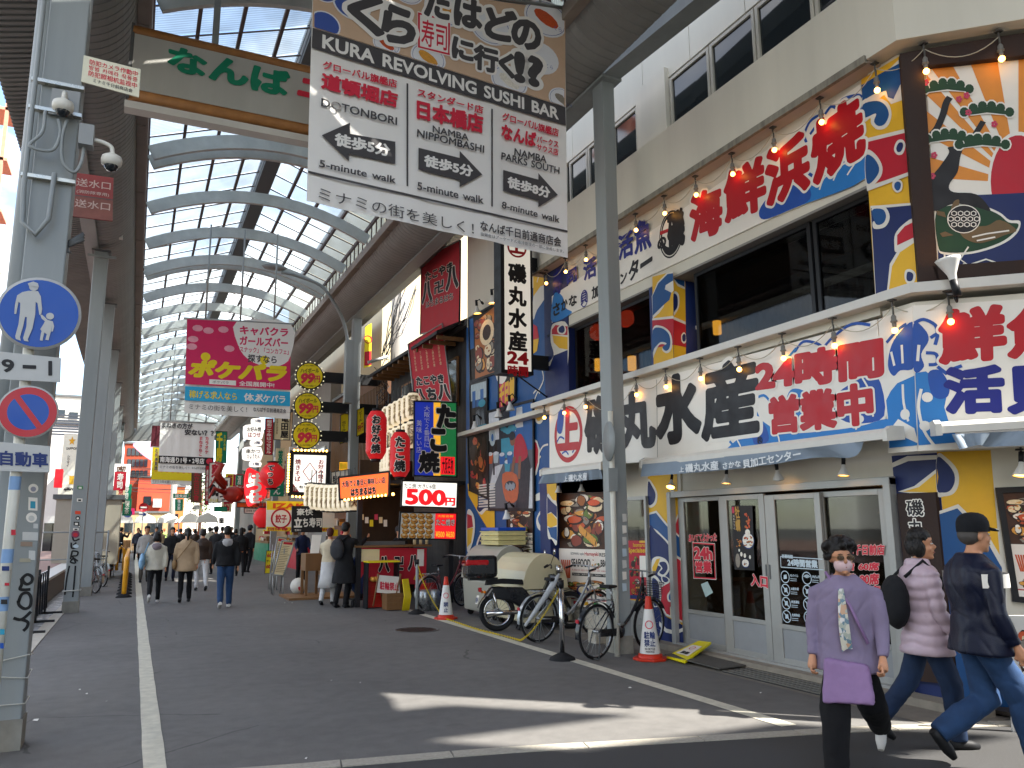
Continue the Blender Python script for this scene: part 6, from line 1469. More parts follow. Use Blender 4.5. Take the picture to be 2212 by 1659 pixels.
def tk(m,q):qrect(m,q,pal['B'],0,0,.45,1,.001);qrect(m,q,pal['Y'],.45,0,.62,1,.0012);qrect(m,q,pal['G'],.62,0,1,1,.0014);qrect(m,q,pal['R'],.62,.74,.97,.98,.0028)
shop('tall takoyaki lightbox in blue gold and green with big black characters',Y16,((896,868),(985,871),(985,1029),(895,1026)),'k',[('た',.55,.04,.97,.33,'k',.07,'w'),('こ',.40,.38,.74,.65,'k',.07,'w'),('焼',.12,.68,.58,.95,'k',.05,'w'),('大阪で２番目に',.22,.05,.36,.62,'w',0,'v'),('美味しい店',.04,.25,.17,.70,'w',0,'v'),('大阪名物',.66,.75,.93,.97,'k',.02)],extra=tk)
shop('bright white price lightbox reading 500 yen in huge red figures',PY(16.1),((870,1040),(987,1044),(985,1096),(868,1092)),'e',[('たこ焼 大きい6個',.03,.07,.6,.27,'k',.01),('500',.08,.32,.78,.92,'R',.05),('円',.80,.62,.97,.93,'R',.05)])
def tp(m,q):
 qrect(m,q,FOODS[7],0,0,.62,1,.001);rnd=random.Random(3)
 for i in range(5):
  for j in range(4):
   a,b=.08+.14*j+.02*(i%2),.1+.2*i;qell(m,q,FOODD,a+.006,b+.03,.066,.105,.0016);qell(m,q,FOODS[3],a,b,.064,.1,.002);qell(m,q,FOODS[1],a-.01,b-.03,.03,.035,.0025,9);qell(m,q,FOODS[0],a+.02,b+.04,.03,.03,.003,8)
 qrect(m,q,pal['R'],.62,0,1,1,.002)
shop('lit photo sign of takoyaki balls with red price panel under the 500 yen sign',PY(16.1),((866,1108),(985,1110),(983,1164),(863,1162)),'w',[('たこ焼き',.64,.22,.98,.48,'w',.03,'k'),('大阪名物',.66,.05,.95,.15,'Y',.01),('¥500',.64,.72,.8,.94,'Y',.03),('¥650',.83,.72,.98,.94,'Y',.03)],extra=tp)
OP=Plane(at(736,1077,Y=16.5),(-.35,-.93,0));
shop('orange lightbox sign with white edged characters tilted over the takoyaki stall',OP,((734,1033),(839,1021),(838,1068),(736,1077)),'O',[('大阪で２番目に美味しい店',.04,.16,.94,.46,'k',.02,'w'),('はちまるはち',.22,.58,.74,.92,'k',.05,'w'),('大阪名物',.36,.47,.58,.55,'r',0)],fw=.04)
def bulbs_row(par,pts,r_=.022,mt=None):
 m=MB()
 for p in pts:m.ball(p,r_,6)
 m.build('bulbs',mt or BULB,par,kind='stuff')
tt=THINGS[-1];bulbs_row(tt,[OP.P(745+8*i,1079.5-.9*i,.02)for i in range(12)],.025)
PXs=PX(6.55)
def grad(m,q):qpoly(m,q,pal['S'],[(0,1),(1,1),(1,0),(0,0)],.001)
for lab,c,pl,L in[('upper red hanging banner with black white edged characters and a temple mark',((911,558),(995,519),(993,700),(909,722)),PX(6.5),[('たこやき',.12,.22,.82,.33,'k',.05,'w'),('八',.04,.36,.3,.60,'k',.07,'w'),('卍',.38,.40,.60,.54,'k',.04,'w'),('八',.68,.30,.95,.54,'k',.07,'w'),('はちまるはち',.14,.60,.84,.68,'k',.02,'w')]),('lower faded red banner leaning out above the takoyaki stall',((882,744),(956,699),(977,868),(895,863)),Plane((5.9,17,0),(-.9,-.35,.1)),[('たこやき',.12,.62,.85,.76,'k',.06,'w'),('八',.03,.82,.3,.99,'k',.07,'w'),('ち',.38,.82,.6,.99,'k',.07,'w'),('八',.68,.78,.98,.97,'k',.07,'w')]+[('たこ焼お好み焼',.12+.17*k,.16+.05*(k%2),.17+.17*k,.52,'c',0,'v')for k in range(5)])]:
 q,t=shop(lab,pl,c,'S',L,.012,.02,grad,'fabric_banner','banner')
 m=MB();cs=[q(0,0),q(1,0),q(1,1),q(0,1)];m.tube([c_+q.n*.01 for c_ in cs],.022,6,closed=True);m.build('pole_frame',ROD,t)
LRED=M('lantern_red_paper','#c01e22',r=.55,em=.12,var=.08);LWH=M('lantern_white_paper','#e6ddc8',r=.6,em=.12,emc='#ffe9c0',var=.05)
def lantern(lab,c,w,h,mt,txt=None,rib_=16,group=None,rounder=False,tm='k',om='w'):
 t=thing('paper_lantern',lab,'lantern',c,group=group);c=Vector(c);m=MB();pr=[]
 for i in range(rib_*2+1):
  f=i/(rib_*2);z=(f-.5)*h
  rr=w/2*(math.sqrt(max(0,1-(2*f-1)**2))**(1 if rounder else .0)if rounder else min(1,(.62+2.6*min(f,1-f))));rr=max(rr,w*.18)*(1-(.025 if i%2 else 0));pr.append((rr,z))
 m.lathe(pr,c,n=22);m.build('paper_shade',mt,t)
 for s_ in(1,-1):m=MB();m.cyl(c+Vector((0,0,s_*h/2)),c+Vector((0,0,s_*(h/2+h*.06))),w*.24,14);m.build('cap',BLACK,t)
 if txt:
  m=MB();n_=len(txt)
  for i,ch in enumerate(txt):
   V,Fc=layout(ch,.05,n=64);zc=h*(.40-.8*(i+.5)/n_);s_=h*.8/n_*.95
   for k,(mat,ww)in enumerate(((pal[om],.10),(pal[tm],.045 if om=='w' else .0))):
    V,Fc=layout(ch,ww,n=48);x0,x1,y0,y1=_bb(layout(ch,0)[0]);vs=[]
    for a,b in V:
     a=(a-(x0+x1)/2)*s_;b=(b-(y0+y1)/2)*s_;R_=w/2*(math.sqrt(max(.05,1-(2*(zc+b)/h)**2))if rounder else 1)+.008+.006*k;th=a/R_-.30
     vs.append((c.x+R_*math.sin(th),c.y-R_*math.cos(th),c.z+zc+b))
    m.add(vs,Fc,mat)
  m.build('lettering',None,t)
 m=MB();m.cyl(c+Vector((0,0,h/2)),c+Vector((0,0,h/2+.35)),.012,6);m.build('hook',STEELD,t)
 return t
lantern('tall red lantern with three okonomiyaki characters left of the takoyaki sign',at(813,940,Y=16.6),.44,1.02,LRED,'お好み焼')
lantern('tall red takoyaki lantern just left of the rainbow coloured lightbox',at(864,982,Y=16.0),.42,.92,LRED,'たこ焼')
lantern('round red lantern with black characters beside the red fan sign',at(588,1027,Y=27),.80,.82,LRED,'てっち',10,None,True)
lantern('plain round red lantern low by the izakaya board',at(566,1118,Y=25),.52,.58,LRED,None,9,None,True)
W0=None
def wl(lab,c,w,h,group):
 global W0
 if W0 is None:W0=lantern(lab,c,w,h,LWH,'豪快',9,group,False,'b','c');return
 dup(W0,Vector(c),0,lab,group)
for i in range(10):
 f=i/9;u=672+92*f;v=1072+4*math.sin(f*3);wl(f'white paper lantern by the sushi board, {["first from the left","second","third","fourth","fifth","sixth","seventh","eighth","ninth","last"][i]} along the row',at(u,v,Y=20.5-.25*i),.36,.62,'white lanterns over the sushi bar')
for r_,(ua,va,ub,vb,nm)in enumerate([(838,905,892,878,'upper'),(836,960,890,940,'middle'),(815,1005,850,995,'bottom')]):
 for i in range(6):f=i/5;wl(f'white paper lantern of the {nm} row behind the tall red lanterns, {["far end","second","third","fourth","fifth","near end"][i]} one',at(ua+(ub-ua)*f,va+(vb-va)*f,Y=19.6-1.9*f),.36,.62,'white lanterns behind the red ones')
for i,(u,v)in enumerate([(669,812),(665,877),(662,940)]):
 c=at(u,v,Y=24);t=thing('round_sign',f'round yellow sign reading 99 yen ringed with bulbs, {["top","middle","bottom"][i]} of three','sign',c,group='round yellow 99 yen signs');r_=.41
 m=MB();m.lathe([(0,0),(r_,0),(r_,-.16),(0,-.16)],c,(0,-1,0),32);m.build('drum',BLACK,t);m=MB();disc(m,YB,c+Vector((0,-.006,0)),(0,-1,0),r_*.93,32);q=QP(PY(23.985),(u-29,v-29),(u+29,v-29),(u+29,v+29),(u-29,v+29))
 qtext(m,q,REDI,'99',.2,.42,.66,.76,w=.06,o=.004,out=YB,slant=.2);qtext(m,q,REDI,'円',.68,.5,.88,.74,w=.03,o=.004);qtext(m,q,M('olive_ink','#8a7a1a'),'ハイボール',.16,.22,.84,.38,w=.04,o=.004);qtext(m,q,INK,'朝から晩まで時間飲んでも',.25,.08,.75,.15,w=0,o=.004);qtext(m,q,INK,'朝から晩まで時間飲んでも',.25,.84,.75,.91,w=0,o=.004);m.build('lettering',None,t)
 bulbs_row(t,[c+Vector((math.cos(k/20*2*math.pi)*r_*1.06,-.03,math.sin(k/20*2*math.pi)*r_*1.06))for k in range(20)],.022,M('bulb_cream_faint_glow','#e6dfb5',em=.2));MB().box((c.x+r_*.9,24.0,c.z-.16),(6.7,24.15,c.z+.16)).build('arm',BLACK,t)  # ring bulbs are cream with a faint glow set into their material
q,t=shop('black framed white sign for fried noodles and okonomiyaki edged with bulbs',PY(22.5),((635,982),(705,984),(702,1065),(632,1062)),'e',[('焼きそば',.05,.12,.22,.72,'r',.03,'v'),('お好み焼き',.76,.12,.93,.75,'r',.03,'v'),('粉もん大衆',.2,.83,.8,.91,'k',.03),('1F',.03,.88,.14,.97,'w',.03)],.12,.12,lambda m,q:(qpoly(m,q,MRED,[(0,1),(.2,1),(0,.78)],.002),[qpoly(m,q,MRED,[(.5,.2+k*.01),(.72,.45),(.5,.7-k*.01),(.28,.45)],.002+k*.001)if not k else qpoly(m,q,pal['e'],[(.5,.23),(.69,.45),(.5,.67),(.31,.45)],.004)for k in(0,1)],qell(m,q,INK,.5,.78,.16,.035,.003)))
bulbs_row(t,[q(-.15,f/14,.02)for f in range(15)]+[q(f/9,-.12,.02)for f in range(10)]+[q(f/9,1.13,.02)for f in range(10)],.03)
BRUSH=.06
shop('black board with white brush characters for the standing sushi bar',PY(20.3),((631,1093),(697,1093),(696,1150),(630,1150)),'k',[('豪快',.16,.1,.68,.35,'w',.02),('立',.08,.45,.32,.80,'w',.05),('ち寿司',.36,.45,.98,.80,'w',.03),('営業中',.1,.88,.3,.96,'w',0)],0)
def iz(m,q):qrect(m,q,YB,0,0,1,.3,.001);qrect(m,q,YB,0,.86,1,1,.001);disc(m,MRED,q(.21,.58,.003),q.n,.28,24,None,.23)
shop('yellow and white izakaya board with a red dumpling emblem',PY(23),((576,1082),(723,1084),(722,1149),(575,1147)),'w',[('IZAKAYA',.1,.08,.97,.24,'o',.05),('餃子',.13,.45,.29,.72,'r',.03),('団体様大歓迎',.03,.885,.6,.98,'r',.03),('完備!',.78,.885,.98,.98,'r',.03)],0,.05,iz)
q,t=shop('red fan shaped sign with white characters beside the red crab',PY(28),((528,1012),(577,1012),(577,1092),(528,1092)),'k',[],0,.1);
for c_ in kids(t):bpy.data.objects.remove(c_)
m=MB();c=[q(a,b)for a,b in smooth_pts([(.12,.0),(.5,.06),(.95,.22),(1,.5),(.9,.8),(.3,1),(.12,.96),(.0,.5)],3)];m.prism(c,(0,.15,0));m.build('board',pal['R'],t);m=MB();[qtext(m,q,pal['w'],ch,.12+.08*(k==0),.14+.27*k,.72,.38+.27*k,w=.06)for k,ch in enumerate('はつせ')];m.build('lettering',None,t)
c=at(505,1068,Y=28.3);t=thing('crab_figure','big red crab figure behind the fan shaped sign','figure',c);CR_=M('crab_red','#96281c',r=.4,var=.2,sc_=5);m=MB();m.ball(c,.36,14,None,1.0,.5,.75);m.build('shell',CR_,t)
for s_,a in((-1,.5),(-1,.1),(1,.4),(1,-.2)):m=MB();m.tube([c+Vector((.3*s_,-.1,a*.4)),c+Vector((.65*s_,-.2,a*.8+.1)),c+Vector((.8*s_,-.25,a*.9-.25))],[.09,.07,.03],7);m.build('leg',CR_,t)
m=MB();m.tube([c+Vector((-.3,-.2,.3)),c+Vector((-.6,-.3,.65)),c+Vector((-.45,-.3,.95)),c+Vector((-.7,-.3,1.05))],[.1,.13,.12,.03],8);m.build('claw',CR_,t)
q_=PY(27.5)
for k,(v0,v1,s_,lab,u0)in enumerate([(904,916,'3階','small white lit pill sign for the third floor',543),(919,959,'お好み焼','white lit rounded sign for okonomiyaki on the third floor',526),(963,976,'2階','small white lit pill sign for the second floor',541),(981,1020,'串かつ','white lit rounded sign for skewers on the second floor',524),(1023,1036,'1階','small white lit pill sign for the first floor',539)]):
 v0+=0;u1=567-k;v0,v1=[(904,915),(918,948),(951,962),(966,994),(997,1008)][k]
 L=[(s_,.32,.2,.86,.8,'n',.03)]if len(s_)==2 else[(s_,.2,.15,.95,.48,'k',.03),('はつせ' if k==1 else 'ひょうたん',.25,.55,.92,.88,'r' if k==1 else 'k',.03)]
 q=QP(q_,(u0,v0),(u1,v0),(u1,v1),(u0,v1));t=thing('floor_sign',lab,'sign',q(.5,1),group='stack of lit floor signs');m=MB();m.prism([q(a,b)for a,b in smooth_pts([(.12,0),(1,0),(1,1),(.12,1),(0,.75),(0,.25)],2)],(0,.12,0));m.build('board',pal['e'],t);m=MB();[qtext(m,q,pal[x[5]],x[0],*x[1:5],w=x[6])for x in L];m.build('lettering',None,t)
for lab,Y,c,base,L in[('red vertical sign with white building name beside the floor signs',27.2,((574,905),(590,905),(588,982),(572,981)),'r',[('昭和二十年はつせビル',.2,.03,.8,.97,'w',.03,'v')]),('cream framed vertical sign with three black brush characters',26.4,((594,893),(626,894),(625,950),(592,949)),'c',[('竜田屋',.42,.05,.92,.93,'k',.03,'v'),('御食事処居酒屋',.1,.1,.24,.8,'b',0,'v')]),('white vertical sign for fried skewers in black brush',31,((474,1032),(497,1032),(494,1084),(471,1083)),'w',[('串かつ',.15,.08,.85,.95,'k',.05,'v')]),('tall white sign with one large red chicken character and black figures',33,((453,1000),(480,1000),(476,1086),(450,1085)),'w',[('鶏',.2,.04,.85,.36,'r',.05),('大阪下町',.1,.42,.9,.52,'k',.02),('0.',.1,.56,.75,.82,'k',.07),('なんば',.1,.9,.8,.98,'y',.02)]),('slim red vertical sign left of the chicken sign',33.5,((445,1006),(452,1006),(450,1090),(443,1090)),'r',[('焼鳥専門店',.2,.1,.8,.9,'w',.02,'v')]),('green hanging banner with large yellow characters',36,((467,932),(490,933),(488,1000),(466,999)),'g',[('千房',.05,.05,.6,.95,'y',.06,'v'),('お好み焼',.72,.1,.92,.6,'y',.01,'v')]),('brown rusty vertical board with faded characters',40,((415,1012),(436,1012),(434,1086),(413,1084)),'b',[('式立日日食',.2,.05,.8,.95,'r',.02,'v')]),('white banner strip reading group and family parties',29,((528,1098),(578,1100),(578,1110),(528,1108)),'w',[('団体様 家族 子供連れ',.08,.25,.92,.75,'k',0)]),('orange fascia board with characters for Japanese food',29.5,((512,1086),(590,1087),(590,1096),(512,1095)),'o',[('和食処',.5,.15,.85,.85,'r',.02)]),('yellow beer sign above the red lantern pair, with price 299 yen',24.2,((736,898),(752,890),(752,952),(735,958)),'y',[('生ビール',.2,.25,.7,.6,'k',.02,'v'),('299円',.15,.65,.95,.95,'r',.03)]),('yellow 99 yen sign half hidden behind the mid column',22.9,((772,886),(786,880),(786,934),(771,942)),'y',[('99円',.1,.6,.9,.9,'r',.03),('ビール',.3,.1,.7,.5,'k',.02,'v')]),('lit yellow two character sign at the foot of the mid column',24,((733,998),(752,998),(750,1016),(732,1016)),'Y',[('粉浜',.1,.15,.9,.85,'y',.05)]),('white sign with large characters behind the white lantern cluster',23.4,((716,1021),(752,1015),(752,1044),(716,1046)),'w',[('粉もん',.08,.3,.92,.9,'k',.03)]),('small green shop board under the chicken sign',38,((463,1095),(490,1095),(490,1104),(463,1104)),'g',[])]:
 shop(lab,PY(Y),c,base,L,.02,.08)
t=thing('smoking_sign','yellow vertical smoking permitted banner hanging behind the mid column','banner',at(785,700,Y=25));q=QP(PY(25),(790,705),(802,700),(802,838),(780,842));m=MB();qbox(m,PY(25),[(789,705),(803,698),(802,790),(786,795)],.03);m.build('cloth',YB,t);m=MB();disc(m,MRED,PY(24.99).P(795,733),(0,-1,0),.14,20,None,.11);qrect(m,QP(PY(24.99),(788,760),(802,758),(802,788),(787,790)),MRED,0,0,1,1);m.build('print',None,t)
t=thing('street_lamp','grey street lamp whose arm curves out over the street by the mid column','street lamp',(5.55,22.6,2.0));f=lambda u,v:tuple(at(u,v,Y=22.6));m=MB();m.tube(smooth_pts([f(753,770),f(750,730),f(738,685),f(712,640),(at(690,620,Y=22.6).x,22.6,at(690,615,Y=22.6).z),f(640,595),f(608,588)],5,False),.05,8);m.build('arm',STEEL,t);m=MB();a=at(755,790,Y=22.6);m.box((a.x-.13,22.5,at(750,790,Y=22.6).z-1.1),(a.x+.1,22.75,at(750,735,Y=22.6).z));m.build('control_box',STEEL,t);m=MB();c=at(593,577,Y=22.6);m.lathe([(.0,.1),(.12,.08),(.2,0),(.16,-.06),(0,-.09)],c,n=16,sx=1.8);m.build('lamp_head',PGR,t)
t=thing('overhead_cables','bundle of thin black cables drooping against the sunlit cream wall','cable',(7,24,4));m=MB();rnd=random.Random(4)
for k in range(12):
 a=at(860+rnd.uniform(-2,45),620+rnd.uniform(-6,6),Y=23.5);b=at(828+rnd.uniform(-6,10),770+rnd.uniform(-10,10),Y=23.2);m.tube([a.lerp(b,i/6)+Vector((rnd.uniform(-.04,.04),0,-.4*math.sin(math.pi*i/6)*rnd.random()))for i in range(7)],rnd.uniform(.006,.016),4)
for k in range(6):a=at(830,775,Y=23.2);m.tube([a+Vector((rnd.uniform(-.3,.3),rnd.uniform(-.2,.2),rnd.uniform(-.3,.2)-.22*i))for i in range(8)],.012,4)
m.build('cables',BLACK,t,kind='stuff');a=at(795,783,Y=23.2);b=at(838,770,Y=23.2);MB().cyl(a,b,.05,8).build('splice_tube',ROD,t)
t=thing('takoyaki_stall','dark takoyaki stall with red fabric counter under the orange sign','stall',(5.2,17.2,0))
q=QP(PY(16.75),(770,1183),(922,1184),(920,1262),(768,1262));m=MB();m.prism([q(0,0),q(1,0),q(1,1),q(0,1)],(0,.06,0));m.build('counter_cloth',MRED,t);m=MB();qtext(m,q,INK,'八',.32,.26,.46,.64,w=.07,out=pal['w']);qtext(m,q,INK,'卍',.54,.26,.66,.6,w=.04,out=pal['w']);qtext(m,q,INK,'八',.74,.22,.88,.6,w=.07,out=pal['w']);qrect(m,q,pal['c'],.04,.04,.32,.38,.004);qrect(m,q,SIGNW,.86,.03,.96,.5,.004);qtext(m,q,YEL,'450',.82,.7,.97,.95,w=.03);m.build('lettering',None,t)
a,b=q(0,0),q(1,0);MB().box((a.x-.05,16.7,a.z),(b.x+.1,17.3,a.z+.04)).build('counter_top',WOOD,t);MB().box((a.x+.5,18.6,.0),(b.x+.3,18.7,3.2)).build('back_wall',M('bamboo_blind','#3b2a1c',r=.8,var=.4,sc_=10,streak=.4),t);MB().box((a.x+.1,16.8,2.55),(6.7,18.7,2.63)).build('ceiling',DKB,t)
for x in(a.x+.05,6.35):MB().box((x-.05,16.72,0),(x+.05,16.82,2.6)).build('post',DKB,t)
m=MB();m.box((a.x+.2,16.9,a.z+.04),(a.x+1.1,17.2,a.z+.12));m.build('griddle',STEELD,t);m=MB();[m.cyl((a.x+1.35+.14*k,17,a.z+.04),(a.x+1.35+.14*k,17,a.z+.2),.035,8)for k in range(3)];m.build('sauce_bottles',pal['c'],t,kind='stuff');m=MB();[m.ball((a.x+.3+.33*k,17.4,2.35),.035,6)for k in range(5)];m.build('bulbs',BULB,t,kind='stuff')
q2=QP(PY(17.9),(775,1105),(838,1105),(838,1165),(775,1165));m=MB();[qrect(m,q2,[pal['c'],pal['w'],pal['y'],PK][k%4],.05+.16*k,.1+.1*(k%3),.17+.16*k,.3+.12*(k%3))for k in range(6)];m.build('price_slips',None,t,kind='stuff')
for lab,y0,y1,mt,em_ in[('bright open shop front with warm shelves behind the menu stands',24.5,29.5,pal['c'],1),('open sushi bar front with black counter',20.0,22.6,pal['k'],0),('shop front with red canopy farther down',33,38,pal['r'],0),('shop front with green canopy near the far end',41,46,pal['g'],0)]:
 t=thing('open_stall',lab,'stall',(6.1,y0,0));MB().box((6.0,y0,.95 if em_ else .9),(6.65,y1,1.0)).build('counter',WOOD,t);MB().box((6.02,y0,0),(6.6,y1,.94)).build('counter_front',mt if not em_ else WOOD,t);MB().box((5.7,y0,2.5),(6.7,y1,2.62)).build('canopy',mt,t)
 m=MB();rnd=random.Random(int(y0))
 for k in range(30):y=rnd.uniform(y0+.2,y1-.3);z=rnd.choice([1.0,1.35,1.7]);m.mats or None;m.box((6.2,y,z),(6.4,y+rnd.uniform(.1,.3),z+rnd.uniform(.1,.25)),rnd.choice([pal['y'],pal['w'],pal['r'],WOOD,FOODS[3]]))
 m.build('goods',None,t,kind='stuff');m=MB();[m.ball((6.1,y0+.5+.9*k,2.3),.05,8)for k in range(int((y1-y0)/.9))];m.build('bulbs',BULB,t,kind='stuff')
def aboard(lab,c,face,Y,tilt,L):
 q=QP(PY(Y),*c);t=thing('menu_stand',lab,'menu stand',(q(.5,1).x,Y,0));n=Vector((0,tilt,0));P=[q(0,0)+n,q(1,0)+n,q(1,1),q(0,1)]
 m=MB();m.prism(P,(0,.03,.01));m.build('panel',pal[face],t);m=MB();cl=P+[P[0]];[m.cyl(cl[i]+Vector((0,-.005,0)),cl[i+1]+Vector((0,-.005,0)),.018,6)for i in range(4)];m.build('frame',ROD,t)
 for x,y in((P[3].x,Y-.05),(P[2].x,Y-.05),(P[3].x+.05,Y+.5),(P[2].x+.02,Y+.5)):MB().cyl((x,y,.01),((x,P[2].y,P[2].z)if y<Y else(x,Y+.12,P[0].z-.2)),.014,6).build('leg',ROD,t)
 m=MB();vv=(P[1]-P[0]);ww=(P[3]-P[0]);nn=vv.cross(ww).normalized();nn=nn if nn.y<0 else-nn
 for k in range(16):a=P[0]+ww*(.16+.05*k)+vv*.12+nn*.012;m.add([a,a+vv*random.uniform(.4,.75),a+vv*random.uniform(.4,.75)+ww*.012,a+ww*.012],[(0,1,2,3)],pal['b'])
 a=P[0]+ww*.04+vv*.15+nn*.012;m.add([a,a+vv*.7,a+vv*.7+ww*.07,a+ww*.07],[(0,1,2,3)],pal['r']);m.build('print',None,t)
aboard('near white framed menu stand leaning back, cream menu with red heading',((613,1168),(641,1170),(612,1244),(590,1241)),'c',20.8,.25,0);aboard('second menu stand half hidden behind the near one',((603,1160),(622,1163),(598,1240),(584,1238)),'c',22.4,.25,0)
q,t=shop('low yellow red price board standing by the izakaya entrance',PY(23.4),((576,1190),(598,1190),(592,1238),(572,1238)),'y',[('60円',.1,.1,.95,.3,'r',.04),('サービス',.1,.4,.9,.52,'k',.03),('60分',.1,.6,.95,.8,'r',.04)],.01)
c=at(645,1250,Y=20.6);t=thing('round_lamp','round white floor lamp with red mark beside the menu stand','lamp',(c.x,20.6,0));MB().ball((c.x,20.6,.21),.2,16).build('globe',M('globe_white','#d4d0c6',r=.4),t);m=MB();disc(m,MRED,(c.x+.02,20.4,.17),(0,-1,.1),.06,12);m.build('mark',None,t)
t=thing('wooden_table','small wooden cabinet table with a white board leaning on it','table',(3.9,19.8,0));a=at(661,1192,Y=19.5);b=at(700,1192,Y=19.5);m=MB();m.box((a.x,19.5,.62),(b.x,20.1,1.02));m.build('cabinet',WOOD,t)
for x in(a.x+.04,b.x-.04):
 for y in(19.54,20.06):MB().box((x-.03,y-.03,0),(x+.03,y+.03,.62)).build('leg',WOOD,t)
m=MB();m.prism([(a.x+.1,19.5,1.03),(b.x-.12,19.5,1.03),(b.x-.02,19.75,1.45),(a.x+.18,19.75,1.45)],(0,.02,.005));o=m.build('whiteboard',SIGNW);tag(o,'small whiteboard menu leaning on the wooden cabinet','whiteboard')
MB().box((3.3,19.0,.0),(5.9,20.4,.05)).build('wooden_deck',WOOD,kind='structure')
# ================================================================ the far end and the left hand distance
def flatsign(lab,Y,c,base,texts=(),nm='street_sign',cat='sign'):return shop(lab,PY(Y),c,base,list(texts),0,.06,None,nm,cat)
RBW=M('red_building_wall','#b5452c',r=.8,var=.1,sc_=1);ORW=M('orange_wall','#c9743e',r=.8,var=.1)
def bpx(lab,Y,u0,u1,v0,dep,mt,wins=(),z0=0,nm='far_building'):
 a=at(u0,v0,Y=Y);b=at(u1,v0,Y=Y);t=thing(nm,lab,'building',(a.x,Y,z0),group='buildings past the arcade');MB().box((a.x,Y,z0),(b.x,Y+dep,a.z)).build('wall',mt,t)
 MB().box((a.x-.1,Y-.1,a.z),(b.x+.1,Y+dep,a.z+.15)).build('roof',STEELD,t)
 for(wu0,wv0,wu1,wv1)in wins:p=at(wu0,wv0,Y=Y);q=at(wu1,wv1,Y=Y);MB().box((p.x,Y-.06,q.z),(q.x,Y-.003,p.z)).build('window',DARKW,t)
 return t
bpx('red orange building at the end of the street with an air conditioner on its front',75,300,372,1032,10,RBW,[(311,1072,326,1092)])
bpx('timber lattice building with red posts behind the pink cloth at the far left end',80,270,330,958,8,M('red_lattice','#8e3a22',r=.7,var=.2),[(276+9*k,968+24*j,282+9*k,984+24*j)for k in range(5)for j in range(3)])
bpx('orange building right of the utility pole',78,366,400,1052,8,ORW,[(374,1110,384,1130)]);bpx('white shop row with awnings under the red building',72,262,372,1108,3,TANW,[(270,1125,285,1150),(320,1125,350,1150)]);bpx('pale building behind the small signs near the tree',90,400,452,1040,8,CREAMW,[(408,1060,418,1075),(424,1060,434,1075)])
bpx('grey tiled building left of the far red one',95,250,302,1020,8,M('blue_grey_roof','#7d8fa3',r=.6,var=.15))
a=at(288,958,Y=70);b=at(347,1000,Y=70);m=MB();P=[at(u,v,Y=70)for u,v in smooth_pts([(288,958),(347,958),(347,1000),(325,994),(303,978)],3)];m.prism(P,(0,.1,0));tag(m.build('hanging_cloth',M('pink_cloth','#d98aa0',r=.7,var=.1)),'big pink cloth hanging in a curve at the far end','cloth')
a=at(331,1078,Y=74.8);b=at(348,1096,Y=74.8);t=thing('air_conditioner','white air conditioner unit on the front of the red building','air conditioner',a);MB().box((a.x,74.4,b.z),(b.x,74.95,a.z)).build('case',WHITEP,t);m=MB();disc(m,PGR,((a.x*.6+b.x*.4),74.38,(a.z+b.z)/2),(0,-1,0),.27,18);m.build('fan_grille',None,t)
t=thing('utility_pole','pale concrete utility pole with cables at the end of the street','pole',at(364,1180,Y=66));c=at(366,1180,Y=66);MB().cyl((c.x,66,0),(c.x+.05,66,6.5),.22,10).build('pole',GRB,t);m=MB();rnd=random.Random(2)
for k in range(16):z=rnd.uniform(4.2,6.2);m.tube([(c.x+(x-3)*1.6,66+(x-3)*.3,z+.05*(x-3)**2*.4+rnd.uniform(-.02,.02))for x in range(7)],.02,4)
m.build('cables',BLACK,t,kind='stuff')
t=thing('no_entry_sign','round red no entry sign with white bar on a thin pole at the far end','road sign',at(310,1180,Y=60));c=at(310,1096,Y=60);m=MB();m.lathe([(0,0),(.3,0),(.3,.02)],c,(0,-1,0),24);m.build('disc',SGR,t);m=MB();m.box((c.x-.2,59.96,c.z-.05),(c.x+.2,59.975,c.z+.05));m.build('bar',SIGNW,t);MB().cyl((c.x,60.05,0),(c.x,60.05,c.z+.3),.03,6).build('pole',STEEL,t)
flatsign('small blue and white one way arrow sign under the no entry sign',59.9,((300,1106),(317,1106),(317,1116),(300,1116)),'w',[('→',.05,.1,.95,.9,'n',.05)]);t=thing('round_road_sign','round dark blue no parking sign low by the columns at the far end','road sign',at(276,1180,Y=58));c=at(276,1109,Y=58);m=MB();m.lathe([(0,0),(.27,0),(.27,.02)],c,(0,-1,0),20);m.build('disc',M('faded_navy','#2e3a66'),t)
for lab,Y,c,b,L in[('green horizontal sign with white characters right of the utility pole',62,((374,1066),(407,1067),(407,1077),(374,1076)),'g',[('福太郎',.1,.15,.9,.85,'w',.03)]),('green vertical sign with white characters below the horizontal one',62,((378,1078),(396,1078),(395,1104),(378,1104)),'g',[('福太郎',.3,.05,.7,.9,'w',.03,'v')]),('small white sign for an alley, black characters on two lines',60,((407,1091),(432,1091),(432,1101),(407,1101)),'w',[('ユニバース',.05,.08,.95,.48,'k',.02),('横丁',.35,.55,.7,.95,'k',.02)]),('pink red lit sign by the far left corner',60,((275,1098),(291,1098),(291,1112),(275,1112)),'p',[]),('round white sign with a black character standing over the crowd',40,((473,1118),(484,1118),(484,1131),(473,1131)),'w',[('全',.15,.1,.85,.9,'k',.04)])]:flatsign(lab,Y,c,b,L)
LF_=M('leaf_green',(.06,.12,.03),r=.6,var=.3,sc_=3);t=thing('street_tree','bright green tree at the very end of the street beside the brown board','tree',at(436,1190,Y=82));c=at(436,1060,Y=82);MB().cyl((c.x,82,0),(c.x,82,c.z),.15,8).build('trunk',BRW,t);m=MB();rnd=random.Random(5)
